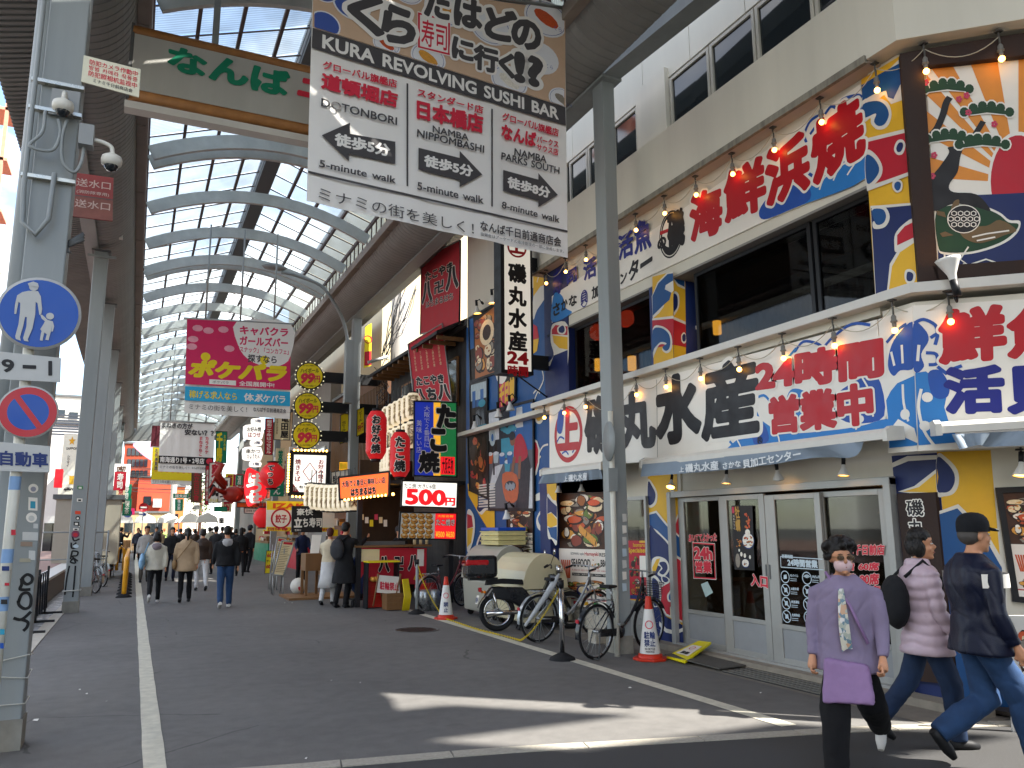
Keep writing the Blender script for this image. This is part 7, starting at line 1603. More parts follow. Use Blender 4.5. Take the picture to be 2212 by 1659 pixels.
for k in range(1400):
 d=Vector((rnd.gauss(0,.75),rnd.gauss(0,.7),rnd.gauss(0,1.9)));p=c+d;e=Vector((rnd.uniform(-1,1),rnd.uniform(-1,1),rnd.uniform(-1,1)))*.13;f=Vector((rnd.uniform(-1,1),rnd.uniform(-1,1),rnd.uniform(-1,1)))*.13;m.add([p,p+e,p+e+f,p+f],[(0,1,2,3)])
m.build('crown',LF_,t,kind='stuff')
q=QP(PY(40),(139,938),(232,938),(232,1072),(124,1074));t=framed('beer_billboard','tall white billboard with a gold star, beer mug and phone number behind the left columns','billboard',q,0,M('billboard_white','#e4e0cc',r=.5,em=.0),.1);m=MB();st=[(.19+.085*(1 if k%2==0 else .42)*math.sin(k*math.pi/5),.11-.085*(1 if k%2==0 else .42)*math.cos(k*math.pi/5)*.9)for k in range(10)];qpoly(m,q,M('star_gold','#d9a01e'),st,.01)
for s_,a0,b0,a1,b1,mt,v_ in[('SAPPORO',.08,.21,.38,.25,'k',0),('シウマイ',.12,.34,.17,.52,'k',1),('ポテサラ',.66,.34,.71,.55,'k',1),('☎06-6630-6000',.12,.85,.98,.91,'k',0)]:qtext(m,q,pal[mt],s_,a0,b0,a1,b1,w=.02,o=.01,vert=bool(v_))
qpoly(m,q,YEL,[(.2,.66),(.34,.66),(.33,.8),(.21,.8)],.01);qell(m,q,SIGNW,.25,.62,.1,.05,.012);m.build('print',None,t)
bpx('weathered white concrete building rising behind the beer billboard',62,118,178,856,10,CREAMW,[(126,885,140,900),(150,890,168,905)]);bpx('white shop with dark slatted roof behind the plaza',48,90,260,915,6,WHITEP,[(96,1130,110,1190),(114,1130,122,1190)])
t=thing('slatted_roof','dark slatted metal roof above the beer billboard','roof',at(118,940,Y=46));a=at(112,912,Y=46);b=at(250,945,Y=46);[MB().box((a.x,45.8,b.z+.14*k),(b.x,45.9,b.z+.14*k+.08)).build('slat',M('slat_dark','#3a3f47',r=.5),t)for k in range(8)]
q=bpx('plain beige metal shed standing on the plaza',30,122,262,1078,3,M('shed_beige','#a39b8b',r=.6,var=.05),nm='storage_shed',z0=.5);q['group']='';del q['group']
a=at(193,1122,Y=27);b=at(202,1190,Y=27);tag(MB().box((a.x,27,.5),(b.x,27.15,a.z)).build('red_post',MRED),'bright red fire cabinet between the second and third left columns','cabinet');a=at(121,1014,Y=32);b=at(134,1054,Y=32);tag(MB().box((a.x,31.7,b.z),(b.x,32,a.z)).build('red_wall_sign',M('bright_red_sign','#d8202a',em=.2)),'bright red box sign beside the beer billboard','sign')
t=thing('pipe_railing','grey pipe railing with wire fence at the back of the plaza','railing',at(105,1225,Y=26));a=at(95,1160,Y=26);
for k in range(5):MB().cyl((a.x-2+.9*k,26,.5),(a.x-2+.9*k,26,1.6),.025,6).build('post',STEEL,t)
for z in(.8,1.55):MB().cyl((a.x-2,26,z),(a.x+1.6,26,z),.02,6).build('rail',STEEL,t)
t=thing('escape_stair','orange painted steel escape tower against the blue sky at the far left','tower',at(8,480,Y=28));SO=M('escape_pink_steel','#c98a70',r=.6);c=at(12,300,Y=28);m=MB()
for x in(-2.6,-1.4,-.1):MB().box((c.x+x,28,2),(c.x+x+.1,28.1,21)).build('post',SO,t)
for k in range(8):MB().box((c.x-3,28,8+1.7*k),(c.x+.1,29.2,8.1+1.7*k)).build('landing',SO,t)
t=thing('shop_building','tall grey block added behind the viewer to shade the street','building',(0,-10,0));MB().prism([(x,y,0)for x,y in((13.6,-3.8),(3,-3.8),(3,-14),(13.6,-14))][::-1],(0,0,26)).build('wall',GRB,t);[MB().box((7+3.2*i,-3.8,3.4*j+1),(9+3.2*i,-3.75,3.4*j+3)).build('window',DARKW,t)for i in range(3)for j in range(6)]  # no known shop: unseen block added and placed to shade the near ground
building('low white block left of the crossing',-26,-8,-9,11.5,9,WHITEP,[('x',-6+3*i,-4+3*i,3*j+1.2,3*j+3)for i in range(5)for j in range(2)])
rnd=random.Random(12);WD=[('肉','r'),('酒','k'),('寿司','n'),('うどん','k'),('薬','g'),('喫茶','b'),('麺','r'),('居酒屋','k'),('焼肉','r'),('カラオケ','p'),('鍋','n'),('天ぷら','k')]
for k in range(26):
 Y=31+k*1.15;rt=k%3!=2;u,sg=0,WD[k%12];x=rnd.uniform(4.7,5.7)if rt else rnd.uniform(-1.0,-.6);z=rnd.uniform(2.5,4.6)if rt else rnd.uniform(2.4,3.4);w=rnd.uniform(.35,.7);h=w*rnd.uniform(1.2,2.4);base=rnd.choice(['w','y','r','c','k','g','e','o'])
 t=thing('shop_sign',f'small {dict(w="white", y="yellow", r="red", c="cream", k="black", g="green", e="lit white", o="orange")[base]} hanging sign {"over the right shops" if rt else "by the left columns"}, reading {sg[0]}, place {k + 1} from the near end','sign',(x,Y,z),group='small hanging signs down the street');MB().box((x,Y,z),(x+w,Y+.1,z+h)).build('board',pal[base],t);m=MB();put_text(m,pal['w' if base in 'rkgo' else sg[1]],sg[0],(x+w*.25,Y-.006,z+h*.1),(w*.5,0,0),(0,0,h*.8),w=.03,vert=True);m.build('lettering',None,t)
for k,(x,Y,c)in enumerate([(-.6,63,'w'),(.9,64,'w'),(2.4,63.5,'w'),(3.8,62.5,'w'),(4.9,61.5,'w')]):
 t=thing('market_tent',f'{dict(w="white", r="red", g="green")[c]} canvas market tent at the street end, {["leftmost", "second", "middle", "fourth", "rightmost"][k]}','tent',(x,Y,0),group='canvas tents at the street end');m=MB();m.prism([(x-.9,Y,2.1),(x+.6,Y,2.1),(x+.45,Y,2.5),(x-.15,Y,2.8),(x-.75,Y,2.5)],(0,1.5,0));m.build('canvas',pal[c],t);[MB().cyl((x+a,Y+.05,0),(x+a,Y+.05,2.1),.03,6).build('pole',STEEL,t)for a in(-.85,.55)];MB().box((x-.8,Y+.3,0),(x+.5,Y+.9,.9)).build('counter',WOOD,t)
# ================================================================ bicycles, motorbike, cones, bins
BSIL=M('bike_silver','#9fa2a3',r=.3,m=.7,var=.05);BBLK=M('bike_black','#15161a',r=.3,var=.05,coat=.5);BRED=M('bike_maroon','#5a1a20',r=.35,coat=.4)
def wheel(p,x,r=.33,nm='wheel'):
 m=MB();ring=lambda rr:[(x+rr*math.cos(t*math.pi/14),0,r+rr*math.sin(t*math.pi/14))for t in range(28)]
 w=MB().tube(ring(r-.016),.018,7,closed=True).build('wheel',RUB,p);MB().tube(ring(r-.036),.010,5,closed=True).build('rim',BSIL,w);MB().cyl((x,-.04,r),(x,.04,r),.02,8).build('hub',BSIL,w)
 m=MB()
 for k in range(16):t=k*math.pi/8;m.tube([(x,.02*(-1)**k,r),(x+(r-.04)*math.cos(t),0,r+(r-.04)*math.sin(t))],.0022,3)
 m.build('spokes',BSIL,w,kind='stuff');return w
def bicycle(lab,loc,rz,fm=BBLK,basket=True,lean=.05):
 t=thing('bicycle',lab,'bicycle',loc,rz,world=False);t.rotation_euler=(lean,0,rz)
 wheel(t,0);wheel(t,1.08)
 m=MB();m.tube(smooth_pts([(.93,0,.86),(.80,0,.62),(.62,0,.42),(.42,0,.30)],4,False),.019,8,fm);m.tube([(.42,0,.30),(.30,0,.68)],.017,8,fm)
 for s in(-.05,.05):m.tube([(.42,s*.4,.30),(0,s,.33)],.010,6,fm);m.tube([(.31,s*.4,.64),(0,s,.33)],.009,6,fm)
 m.tube([(.93,0,.94),(.95,0,.76)],.02,8,fm);m.build('frame',None,t)
 m=MB();[m.tube([(.95,0,.76),(.99,s,.68),(1.08,s,.33)],.012,6)for s in(-.045,.045)];m.build('fork',fm,t);m=MB();m.tube([(.30,0,.68),(.27,0,.83)],.013,8);m.build('seat_post',BSIL,t)
 m=MB();m.add([(.14,-.085,.84),(.14,.085,.84),(.30,.06,.845),(.40,.02,.85),(.40,-.02,.85),(.30,-.06,.845),(.14,-.08,.885),(.14,.08,.885),(.30,.05,.875),(.40,.015,.87),(.40,-.015,.87),(.30,-.05,.875)],[(0,5,4,3,2,1),(6,7,8,9,10,11)]+[(i,(i+1)%6,6+(i+1)%6,6+i)for i in range(6)]);m.build('saddle',RUB,t,bevel=.02)
 m=MB();m.tube([(.93,0,.93),(.92,0,1.02)],.013,8,BSIL);m.tube(smooth_pts([(.72,-.27,.99),(.86,-.26,1.03),(.95,-.12,1.02),(.95,.12,1.02),(.86,.26,1.03),(.72,.27,.99)],4,False),.011,7,BSIL);m.build('handlebar',None,t)
 for s in(-.27,.27):MB().cyl((.70,s,.985),(.82,s,1.01),.016,8,RUB).build('grip',None,t)
 for x,a0,a1 in((0,.1,3.3),(1.08,.5,2.6)):
  m=MB();pts=[(x+.365*math.cos(a0+(a1-a0)*k/12),.33+.365*math.sin(a0+(a1-a0)*k/12))for k in range(13)];vs=[(a,y,b-abs(y)*.2)for a,b in pts for y in(-.028,0,.028)];m.add(vs,[(3*i+j,3*i+j+1,3*i+j+4,3*i+j+3)for i in range(12)for j in(0,1)],None,True);m.build('mudguard',fm if fm is BBLK else BSIL,t)
 m=MB();m.obox((.02,-.045,.27),(.42,0,-.02),(0,.012,0),(0,0,.09));m.lathe([(0,0),(.08,0),(.08,.015),(0,.015)],(.42,-.05,.30),(0,1,0),16);m.build('chain_case',BBLK,t)
 for s,dz in((-.1,-.12),(.09,.12)):m=MB();m.tube([(.42,s*.6,.30),(.42+dz*.8,s,.30-dz*.9)],.009,6);m.box((.42+dz*.8-.04,s-.05 if s<0 else s,.29-dz*.9),(.42+dz*.8+.04,s if s<0 else s+.05,.315-dz*.9));m.build('pedal',BSIL,t)
 m=MB();[m.tube([(0,s,.33),(-.06,s*1.6,.02)],.008,5)for s in(-.06,.06)];m.tube([(-.06,-.1,.02),(-.06,.1,.02)],.008,5);m.build('stand',STEELD,t)
 m=MB();[m.tube([(.26,s,.70),(-.14,s,.71)],.006,5)for s in(-.05,.05)];[m.tube([(-.12+.1*k,-.06,.71),(-.12+.1*k,.06,.71)],.005,4)for k in range(4)];m.build('rear_rack',BSIL,t);MB().box((-.20-.17,-.02,.46),(-.18-.17,.02,.50)).build('rear_reflector',MRED,t)
 if basket:
  m=MB()
  for k in range(8):
   z=.66+.03*k;e=.11+.004*k;m.tube([(1.08-e,-e,z),(1.08+e,-e,z),(1.08+e,e,z),(1.08-e,e,z)],.003,4,closed=True)
  for k in range(9):
   for y in(-1,1):a=-.11+.0275*k;m.tube([(1.08+a,y*.11,.66),(1.08+a*1.25,y*.138,.88)],.0025,3);m.tube([(1.08+y*.11,a,.66),(1.08+y*.138,a*1.25,.88)],.0025,3)
  m.box((.97,-.11,.655),(1.19,.11,.662));m.build('basket',BBLK,t,kind='stuff')
 return t
def hd(a,b):return math.atan2(b[1]-a[1],b[0]-a[0])
bicycle('silver city bicycle behind the steel stanchion, plastic wrapped parasol along its frame',(5.29,10.45,0),.18,BSIL,False)
t=thing('wrapped_umbrella','umbrella in clear plastic hanging slanted along the silver bicycle','umbrella',(5.4,10.3,.35));MB().tube([at(1134,1352,Y=10.3),at(1160,1315,Y=10.35),at(1195,1262,Y=10.4),at(1208,1240,Y=10.4)],[.02,.035,.045,.02],8).build('canopy',M('clear_plastic_wrap','#b9bdbf',r=.15,var=.2),t)
bicycle('black city bicycle with front basket parked beside the near cone',(5.24,8.8,0),.33,BBLK)
for lab,u,v,rz,c in[('maroon bicycle with basket parked by the tagged left column',205,1282,2.0,BRED),('grey bicycle nested beside the maroon one',222,1268,1.9,BSIL),('dark bicycle third in the left hand row',238,1246,1.6,BBLK),('bicycle farthest along the left hand row',247,1222,1.7,BBLK)]:p=at(u,v);bicycle(lab,(p.x,p.y,0),rz,c)
p=at(292,1175);bicycle('parked bicycle beyond the far yellow barrier',(-.9,42,0),1.4,BSIL);bicycle('red bicycle leaning by the takoyaki stall no parking board',(5.35,15.4,0),.5,BRED,False)
def motorbike(loc,rz):
 t=thing('motorbike','black delivery motorbike with a big black top box, red lens and number plate','motorbike',loc,rz,world=False);t.rotation_euler=(-.06,0,rz)
 for x in(0,1.2):
  r=.29;ring=lambda rr:[(x+rr*math.cos(k*math.pi/14),0,r+rr*math.sin(k*math.pi/14))for k in range(28)]
  w=MB().tube(ring(r-.035),.038,9,closed=True).build('wheel',RUB,t);MB().tube(ring(r-.08),.016,6,closed=True).build('rim',CHROME,w);MB().cyl((x,-.05,r),(x,.05,r),.06,12).build('hub',BSIL,w);m=MB();[m.tube([(x,.03*(-1)**k,r),(x+.21*math.cos(k*.393),0,r+.21*math.sin(k*.393))],.003,3)for k in range(16)];m.build('spokes',CHROME,w,kind='stuff')
  m=MB();vs=[(x+.325*math.cos(.4+2.5*k/10),y,.29+.325*math.sin(.4+2.5*k/10)-abs(y)*.3)for k in range(11)for y in(-.055,0,.055)];m.add(vs,[(3*i+j,3*i+j+1,3*i+j+4,3*i+j+3)for i in range(10)for j in(0,1)],None,True);m.build('mudguard',BBLK,t)
 m=MB();m.prism([(-.22,-.09,.52),(-.1,-.09,.68),(.42,-.09,.66),(.62,-.09,.42),(.75,-.09,.34),(.72,-.09,.28),(.45,-.09,.30),(.2,-.09,.45)],(0,.18,0));m.build('body',BBLK,t,bevel=.03);m=MB();m.prism([(.60,-.14,.30),(.74,-.14,.30),(.96,-.12,.84),(.86,-.1,.86)],(0,.26,0));m.build('leg_shield',BBLK,t,bevel=.02)
 m=MB();m.lathe([(.0,0),(.08,.02),(.1,.12),(.08,.2),(0,.22)],(.32,0,.28),(1,0,0),14);m.build('engine',BSIL,t,bevel=0);m=MB();m.prism([(-.18,-.11,.70),(.05,-.12,.72),(.42,-.1,.70),(.40,-.1,.78),(.1,-.12,.80),(-.16,-.11,.78)],(0,.22,0));m.build('seat',RUB,t,bevel=.03)
 m=MB();m.tube([(.92,0,.85),(1.2,.0,.29)],.03,8);[m.tube([(1.02,s,.62),(1.2,s,.29)],.02,8)for s in(-.07,.07)];m.build('fork',BBLK,t);m=MB();m.lathe([(0,.12),(.06,.1),(.085,0),(0,-.01)],(.98,0,.92),(1,0,.1),14);m.build('headlight',CHROME,t);m=MB();m.tube(smooth_pts([(.74,-.33,.97),(.84,-.2,1.0),(.90,0,.95),(.84,.2,1.0),(.74,.33,.97)],4,False),.014,7);m.build('handlebar',BBLK,t)
 for s in(-1,1):MB().cyl((.70,s*.36,.96),(.77,s*.27,.99),.02,8).build('grip',RUB,t);m=MB();m.tube([(.84,s*.2,1.0),(.88,s*.3,1.16)],.005,5,BLACK);m.lathe([(0,.01),(.05,.008),(.05,-.008),(0,-.012)],(.88,s*.3,1.2),(-1,0,0),14,CHROME);m.build('mirror',None,t);MB().ball((-.22,s*.12,.60),.025,8).build('indicator',M('amber_lens','#d8781a',r=.2),t)
 MB().cyl((-.2,-.13,.27),(.35,-.13,.29),.045,12,None,.03).build('exhaust',CHROME,t);m=MB();m.box((-.52,-.24,.82),(-.02,.24,1.16));m.build('top_box',BBLK,t,bevel=.06);m=MB();m.box((-.53,-.247,1.0),(-.16,.247,1.10));m.build('top_box_lens',M('red_lens','#b5121a',r=.12,var=0,coat=1),t,bevel=.03);MB().box((-.45,-.1,.78),(-.0,.1,.82)).build('carrier',BLACK,t)
 MB().box((-.30,-.05,.60),(-.25,.05,.67)).build('tail_light',M('red_lens'),t,bevel=.01);MB().obox((-.335,-.1,.42),(.0,.2,0),(.03,0,.13),(.004,0,0)).build('number_plate',SIGNW,t);m=MB();put_text(m,NAVY,'934',(-.334,.085,.44),(0,-.17,0),(.02,0,.075),w=.03);o=m.build('plate_number',None,t);o.location.x-=.004
 m=MB();[m.tube([(.4,s,.28),(.33,s*1.6,.02)],.012,6)for s in(-.07,.07)];m.tube([(.33,-.12,.02),(.33,.12,.02)],.012,6);m.build('stand',BLACK,t);m=MB();[m.tube([(0,s,.29),(-.08,s,.6)],.018,7)for s in(-.1,.1)];m.build('shock_absorber',CHROME,t)
motorbike((5.28,11.85,0),-.22)
BIN=M('bin_cream_plastic','#c9bf9d',r=.35,var=.06,sc_=2);BING=M('bin_grey_plastic','#a19f92',r=.4,var=.06,sc_=2)
def bin_(lab,x0,y0,L,D,H,mt):
 t=thing('waste_container',lab,'waste bin',(x0,y0,0),group='waste containers by the blue wall');m=MB();m.prism([(x0,y0,.1),(x0+D,y0,.1),(x0+D,y0,H*.52),(x0-.04,y0,H*.52)],(0,L,0));m.build('tub',mt,t,bevel=.03)
 m=MB();m.prism([(x0-.06,y0-.03,H*.53)]+[(x0+D*.42-(D*.48)*math.cos(k*math.pi/12),y0-.03,H*.53+H*.47*math.sin(k*math.pi/12))for k in range(13)]+[(x0+D,y0-.03,H*.53)],(0,L+.06,0),None,False);m.build('lid',mt,t,bevel=.03)
 for k in(.1,L-.1):MB().cyl((x0+.1,y0+k,.06),(x0+.1,y0+k+.04,.06),.06,10).build('castor',RUB,t)
bin_('grey rounded waste container behind the motorbike, farther one',5.75,13.1,1.35,.82,1.28,BING);bin_('cream rounded waste container behind the motorbike, nearer one',5.72,11.75,1.2,.85,1.18,BIN)
for k in range(3):t=thing('stacking_crate',f'{["lowest","middle","topmost"][k]} cream crate of the stack on the grey container','crate',(6.0,13.3,1.28+.085*k),group='crates stacked on the container');MB().box((5.95,13.3,1.285+.085*k),(6.5,14.1,1.36+.085*k)).build('tray',M('crate_cream','#d6c98c',r=.4),t,bevel=.01);MB().box((5.93,13.28,1.345+.085*k),(6.52,14.12,1.362+.085*k)).build('rim',M('crate_cream'),t)
tag(MB().box((5.94,13.29,1.54),(6.5,14.1,1.60)).build('crate_lid',M('crate_blue','#1f4fb0',r=.35),bevel=.012),'bright blue crate lid on top of the cream crates','crate lid')
m=MB();m.box((5.9,9.9,0),(6.1,10.12,.18));tag(m.build('concrete_block',M('light_block','#b5ae9f',r=.9,var=.15),bevel=.01),'pale concrete block on the ground behind the steel stanchion','block')
CRED=M('cone_red','#c8341f',r=.4,var=.08);CONEW=M('cone_white_sleeve','#dcdbd6',r=.45,var=.04)
def cone(lab,u,v,s_,lines):
 p=at(u,v);p.z=0;t=thing('traffic_cone',lab,'cone',p,group='red cones with no bicycle parking sleeves');m=MB();m.prism([(p.x+.2*s_*math.cos(k*math.pi/4+.39)*1.08,p.y+.2*s_*math.sin(k*math.pi/4+.39)*1.08,0)for k in range(8)],(0,0,.03));m.build('base',CRED,t,bevel=.008);MB().lathe([(.15*s_,.03),(.145*s_,.07),(.105*s_,.08)],p,n=18).build('collar',CRED,t)
 MB().lathe([(.128*s_,.08),(.055*s_,.60*s_)],p,n=20).build('sleeve',CONEW,t);MB().lathe([(.052*s_,.595*s_),(.034*s_,.74*s_),(.03*s_,.75*s_),(0,.75*s_)],p,n=16).build('tip',CRED,t)
 m=MB();d=-Vector((p.x,p.y,0)).normalized();x_=Vector((-d.y,d.x,0));rad=lambda z:(.128+(z-.08)/(.60*s_-.08)*(.055-.128))*s_
 for s2,z0,z1,w_,mt in lines:
  O=p+d*(rad(z0)+.004)-x_*w_/2;O.z=z0;up=Vector((0,0,z1-z0))+d*(rad(z1)-rad(z0));put_text(m,mt,s2,O,x_*w_,up,w=.03)
 zc=.42*s_;c=p+d*(rad(zc)+.006);c.z=zc;n=(d+Vector((0,0,.15))).normalized();disc(m,REDI,c,n,.05*s_,20,None,.04*s_);m.build('lettering',None,t)
cone('near red cone with white sleeve and blue no parking characters',1405,1425,1.0,[('駐輪',.26,.34,.13,NAVY),('禁止',.17,.25,.13,NAVY),('NO BICYCLE',.13,.155,.12,INK),('PARKING',.10,.12,.10,INK)]);cone('small red cone with white sleeve at the far end of the yellow chain',963,1337,.98,[('禁',.22,.30,.08,NAVY),('止',.13,.2,.07,NAVY)])
def stanchion(lab,u,v,h,mt):
 p=at(u,v);p.z=0;t=thing('stanchion',lab,'stanchion',p);MB().lathe([(.0,.09),(.04,.085),(.15,.03),(.165,0)],p,n=24).build('base',RUB,t);MB().cyl(p+Vector((0,0,.07)),p+Vector((0,0,h)),.03,14).build('tube',CHROME if mt else STEEL,t);MB().cyl(p+Vector((0,0,h)),p+Vector((0,0,h+.09)),.034,14).build('cap',BLACK,t);return p+Vector((0,0,h+.02))
s1_=stanchion('steel stanchion with black base on the white line, end of the yellow chain',1215,1425,.86,1);s2_=stanchion('farther grey stanchion beside the rope wrapped bin',900,1326,.92,0)
t=thing('plastic_chain','yellow plastic chain sagging from the far stanchion over the cone to the near one','chain',(s1_+s2_)/2-Vector((0,0,.6)));YC=M('chain_yellow','#d8bd1e',r=.35);pts=smooth_pts([tuple(s1_),tuple(at(1175,1328,Y=9.5)),tuple(at(1140,1372,Y=10.3)),tuple(at(1106,1385,Y=10.9)),tuple(at(1030,1368,Y=12.1)),tuple(at(975,1350,Y=13.4)),tuple(at(942,1310,Y=14.2)),tuple(at(915,1258,Y=14.7)),tuple(s2_)],24,False);m=MB()
for i in range(0,len(pts)-1):
 a=Vector(pts[i]);b=Vector(pts[i+1]);a.z=max(a.z,.02);b.z=max(b.z,.02);d=(b-a);L=d.length;k=max(1,round(L/.034))
 for j in range(k):
  c=a+d*((j+.5)/k);e=d.normalized()*.023;s=Vector((0,0,.012))if(i+j)%2 else d.normalized().cross(Vector((0,0,1)))*.012;m.tube([c-e,c-e*.4+s,c+e*.4+s,c+e,c+e*.4-s,c-e*.4-s],.0045,3,closed=True)
m.build('links',YC,t,kind='stuff')
t=thing('floor_notice_board','yellow plastic no smoking floor board lying tilted beside the near cone','notice',at(1465,1430));a,b,c,d=at(1440,1422,Z=.02),at(1480,1434,Z=.02),at(1537,1392,Z=.16),at(1510,1389,Z=.16);m=MB();m.prism([a,b,c,d],(.0,.0,.03));m.build('panel',M('board_yellow','#e0d21a',r=.35,var=.04),t,bevel=.006);Qf=lambda s,r_:a.lerp(d,s).lerp(b.lerp(c,s),r_)+Vector((0,0,.034));m=MB();m.add([Qf(.2,.15),Qf(.2,.85),Qf(.72,.85),Qf(.72,.15)],[(0,1,2,3)],SIGNW);put_text(m,INK,'禁煙',Qf(.25,.3)+Vector((0,0,.002)),Qf(.25,.7)-Qf(.25,.3),Qf(.37,.3)-Qf(.25,.3),w=.04);nn=(b-a).cross(d-a).normalized();disc(m,REDI,Qf(.56,.5)+Vector((0,0,.003)),nn,.045,20,None,.035);m.build('print',None,t)
YB_=M('barrier_yellow','#dc9a18',r=.4,var=.08,coat=.3)
for i in range(9):
 y=21.9+1.25*i;x=-.10;t=thing('yellow_barrier',f'yellow arched plastic barrier on black feet, {["nearest","second","third","fourth","fifth","sixth","seventh","eighth","farthest"][i]} in the row on the white line','barrier',(x,y,0),group='yellow barriers along the white line',world=False)
 if i:
  for c_ in kids(YB0):o=c_.copy();COL.objects.link(o);o.parent=t
  continue
 YB0=t;m=MB();m.tube(smooth_pts([(0,.02,.03),(0,.02,.75),(0,.12,.92),(0,.4,.92),(0,.98,.92),(0,1.08,.75),(0,1.08,.03)],4,False),.055,8);m.tube([(0,.05,.42),(0,1.05,.42)],.045,8);m.build('pipe',YB_,t);[MB().lathe([(.0,.1),(.07,.09),(.15,.02),(.15,0)],(0,yy,0),n=16,sx=1.2,sy=.7).build('foot',RUB,t)for yy in(.02,1.08)]
t=thing('yellow_barrier','two arched yellow barrier beyond the parked bicycles at the left','barrier',(-.7,36,0));[MB().tube([(x,36,.03),(x,36,.8),(x+.12,36,.95),(x+.24,36,.8),(x+.24,36,.03)],.06,8).build('pipe',YB_,t)for x in(-.9,-.5)]
p=at(780,1310);t=thing('stroller','navy blue folded pushchair seen from behind, small black wheels','pushchair',(p.x,p.y,0));NF=M('stroller_navy','#1d2e55',r=.8,var=.15,bump=.3);x,y=p.x,p.y
m=MB();m.prism([(x+a,y,b)for a,b in smooth_pts([(-.2,.42),(-.23,.8),(-.16,.98),(0,1.03),(.18,.97),(.24,.78),(.2,.42),(0,.2)],3)],(0,.22,0));m.build('hood',NF,t,bevel=.03);m=MB();m.ball((x,y-.04,.52),.2,12,None,.8,.5,1.4);m.build('seat_back',NF,t)
for s in(-.22,.22):MB().tube([(x+s,y+.25,.08),(x+s*.9,y,.5),(x+s*.7,y-.12,1.02)],.012,6).build('frame_tube',BLACK,t);[MB().cyl((x+s-.02,y+yy,.07),(x+s+.02,y+yy,.07),.07,12).build('wheel',RUB,t)for yy in(-.15,.3)]
m=MB();m.box((x-.2,y-.1,.13),(x+.2,y+.3,.16));m.ball((x,y+.05,.25),.13,8);m.build('basket',BLACK,t)
q=QP(PY(15.9),(816,1242),(862,1246),(864,1284),(814,1280));t=framed('parking_ban_board','white cloth board with red no bicycle parking characters on a wooden trestle','notice',q,0,SIGNW,.02);m=MB();qtext(m,q,REDI,'駐輪禁止',.12,.35,.95,.8,w=.03);m.build('lettering',None,t)
for u0,u1 in((818,806),(866,848),(816,830),(864,870)):MB().cyl(at(u0,1240,Y=15.9),at(u1,1318 if u1!=806 else 1310,Y=15.9+(.5 if u1>820 and u1!=848 else 0)),.016,6).build('leg',WOOD,t)
for k,(u0,v0,u1,v1,Y,mt,lab,nm)in enumerate([(794,1250,832,1298,16.4,M('crate_red','#b02318',r=.4),'red bottle crate under the bread table','bottle_crate'),(918,1262,948,1304,15.6,M('crate_red'),'red bottle crates right of the takoyaki counter','bottle_crate'),(836,1284,872,1318,15.7,WOOD,'rough wooden crate with yellow rope beside the trestle','wooden_crate')]):
 a=at(u0,v0,Y=Y);b=at(u1,v1,Y=Y);t=thing(nm,lab,'crate',(a.x,Y,0));MB().box((a.x,Y,.01),(b.x,Y+.35,a.z)).build('box',mt,t,bevel=.01);[MB().box((a.x-.005,Y-.012,.02+(a.z-.05)*j/3),(b.x+.005,Y-.001,.02+(a.z-.05)*j/3+.05)).build('slat',mt,t)for j in range(4)]
for k in range(2):a=at(1670/4*0+925+20*k,1294,Y=15.2);tag(MB().lathe([(0,.0),(.12,.0),(.12,.36),(.09,.4),(0,.4)],(a.x,15.4,0),n=16).build('beer_keg',BSIL),f'steel beer keg by the red crates, {["left", "right"][k]} one','keg','steel kegs at the stall')
a=at(790,1212,Y=16.4);b=at(858,1222,Y=16.4);t=thing('bread_table','low table with yellow top holding a tray of golden buns','table',(a.x,16.3,0));MB().box((a.x,16.2,a.z-.03),(b.x,16.6,a.z)).build('table_top',YB,t);[MB().box((x,16.25,0),(x+.03,16.55,a.z-.03)).build('leg',BLACK,t)for x in(a.x,b.x-.03)];m=MB();[m.ball((a.x+.12+.07*(k%6),16.22+.06*(k//6),a.z-.36),.05,7)for k in range(18)];m.build('buns',FOODS[3],t,kind='stuff')
m=MB();z=0;a=at(868,1262,Y=15.4)
for k in range(7):m.tube([(a.x+.02*k,15.35+.01*k,.62),(a.x+.02*k+.03,15.3,.3),(a.x+.02*k,15.32,.03)],.016,5)
tag(m.build('tiger_rope',YC),'coil of yellow and black rope hanging over the wooden crate','rope')
for k,(u,v,lab)in enumerate([(1308,1400,'slim white street pole standing against the tall right column')]):
 t=thing('street_pole',lab,'pole',(5.62,8.9,0));MB().cyl((5.60,8.88,0),(5.60,8.88,3.1),.035,12).build('tube',M('pole_cream'),t);MB().box((5.52,8.84,2.05),(5.66,8.93,2.35)).build('plate_back',STEEL,t);m=MB();m.lathe([(0,0),(.26,0),(.26,.012),(0,.012)],(5.56,8.86,2.7),(-.75,.2,0),28);m.build('disc_back',STEEL,t)
m=MB()
for k in range(7):pshape(m,PY(8.978),random.choice([SIGNW,M('sticker_pale'),ICE]),[(1344,1110+25*k),(1353,1110+25*k),(1354,1126+25*k),(1345,1128+25*k)],.0)
m.build('sticker',None,CR,kind='stuff')
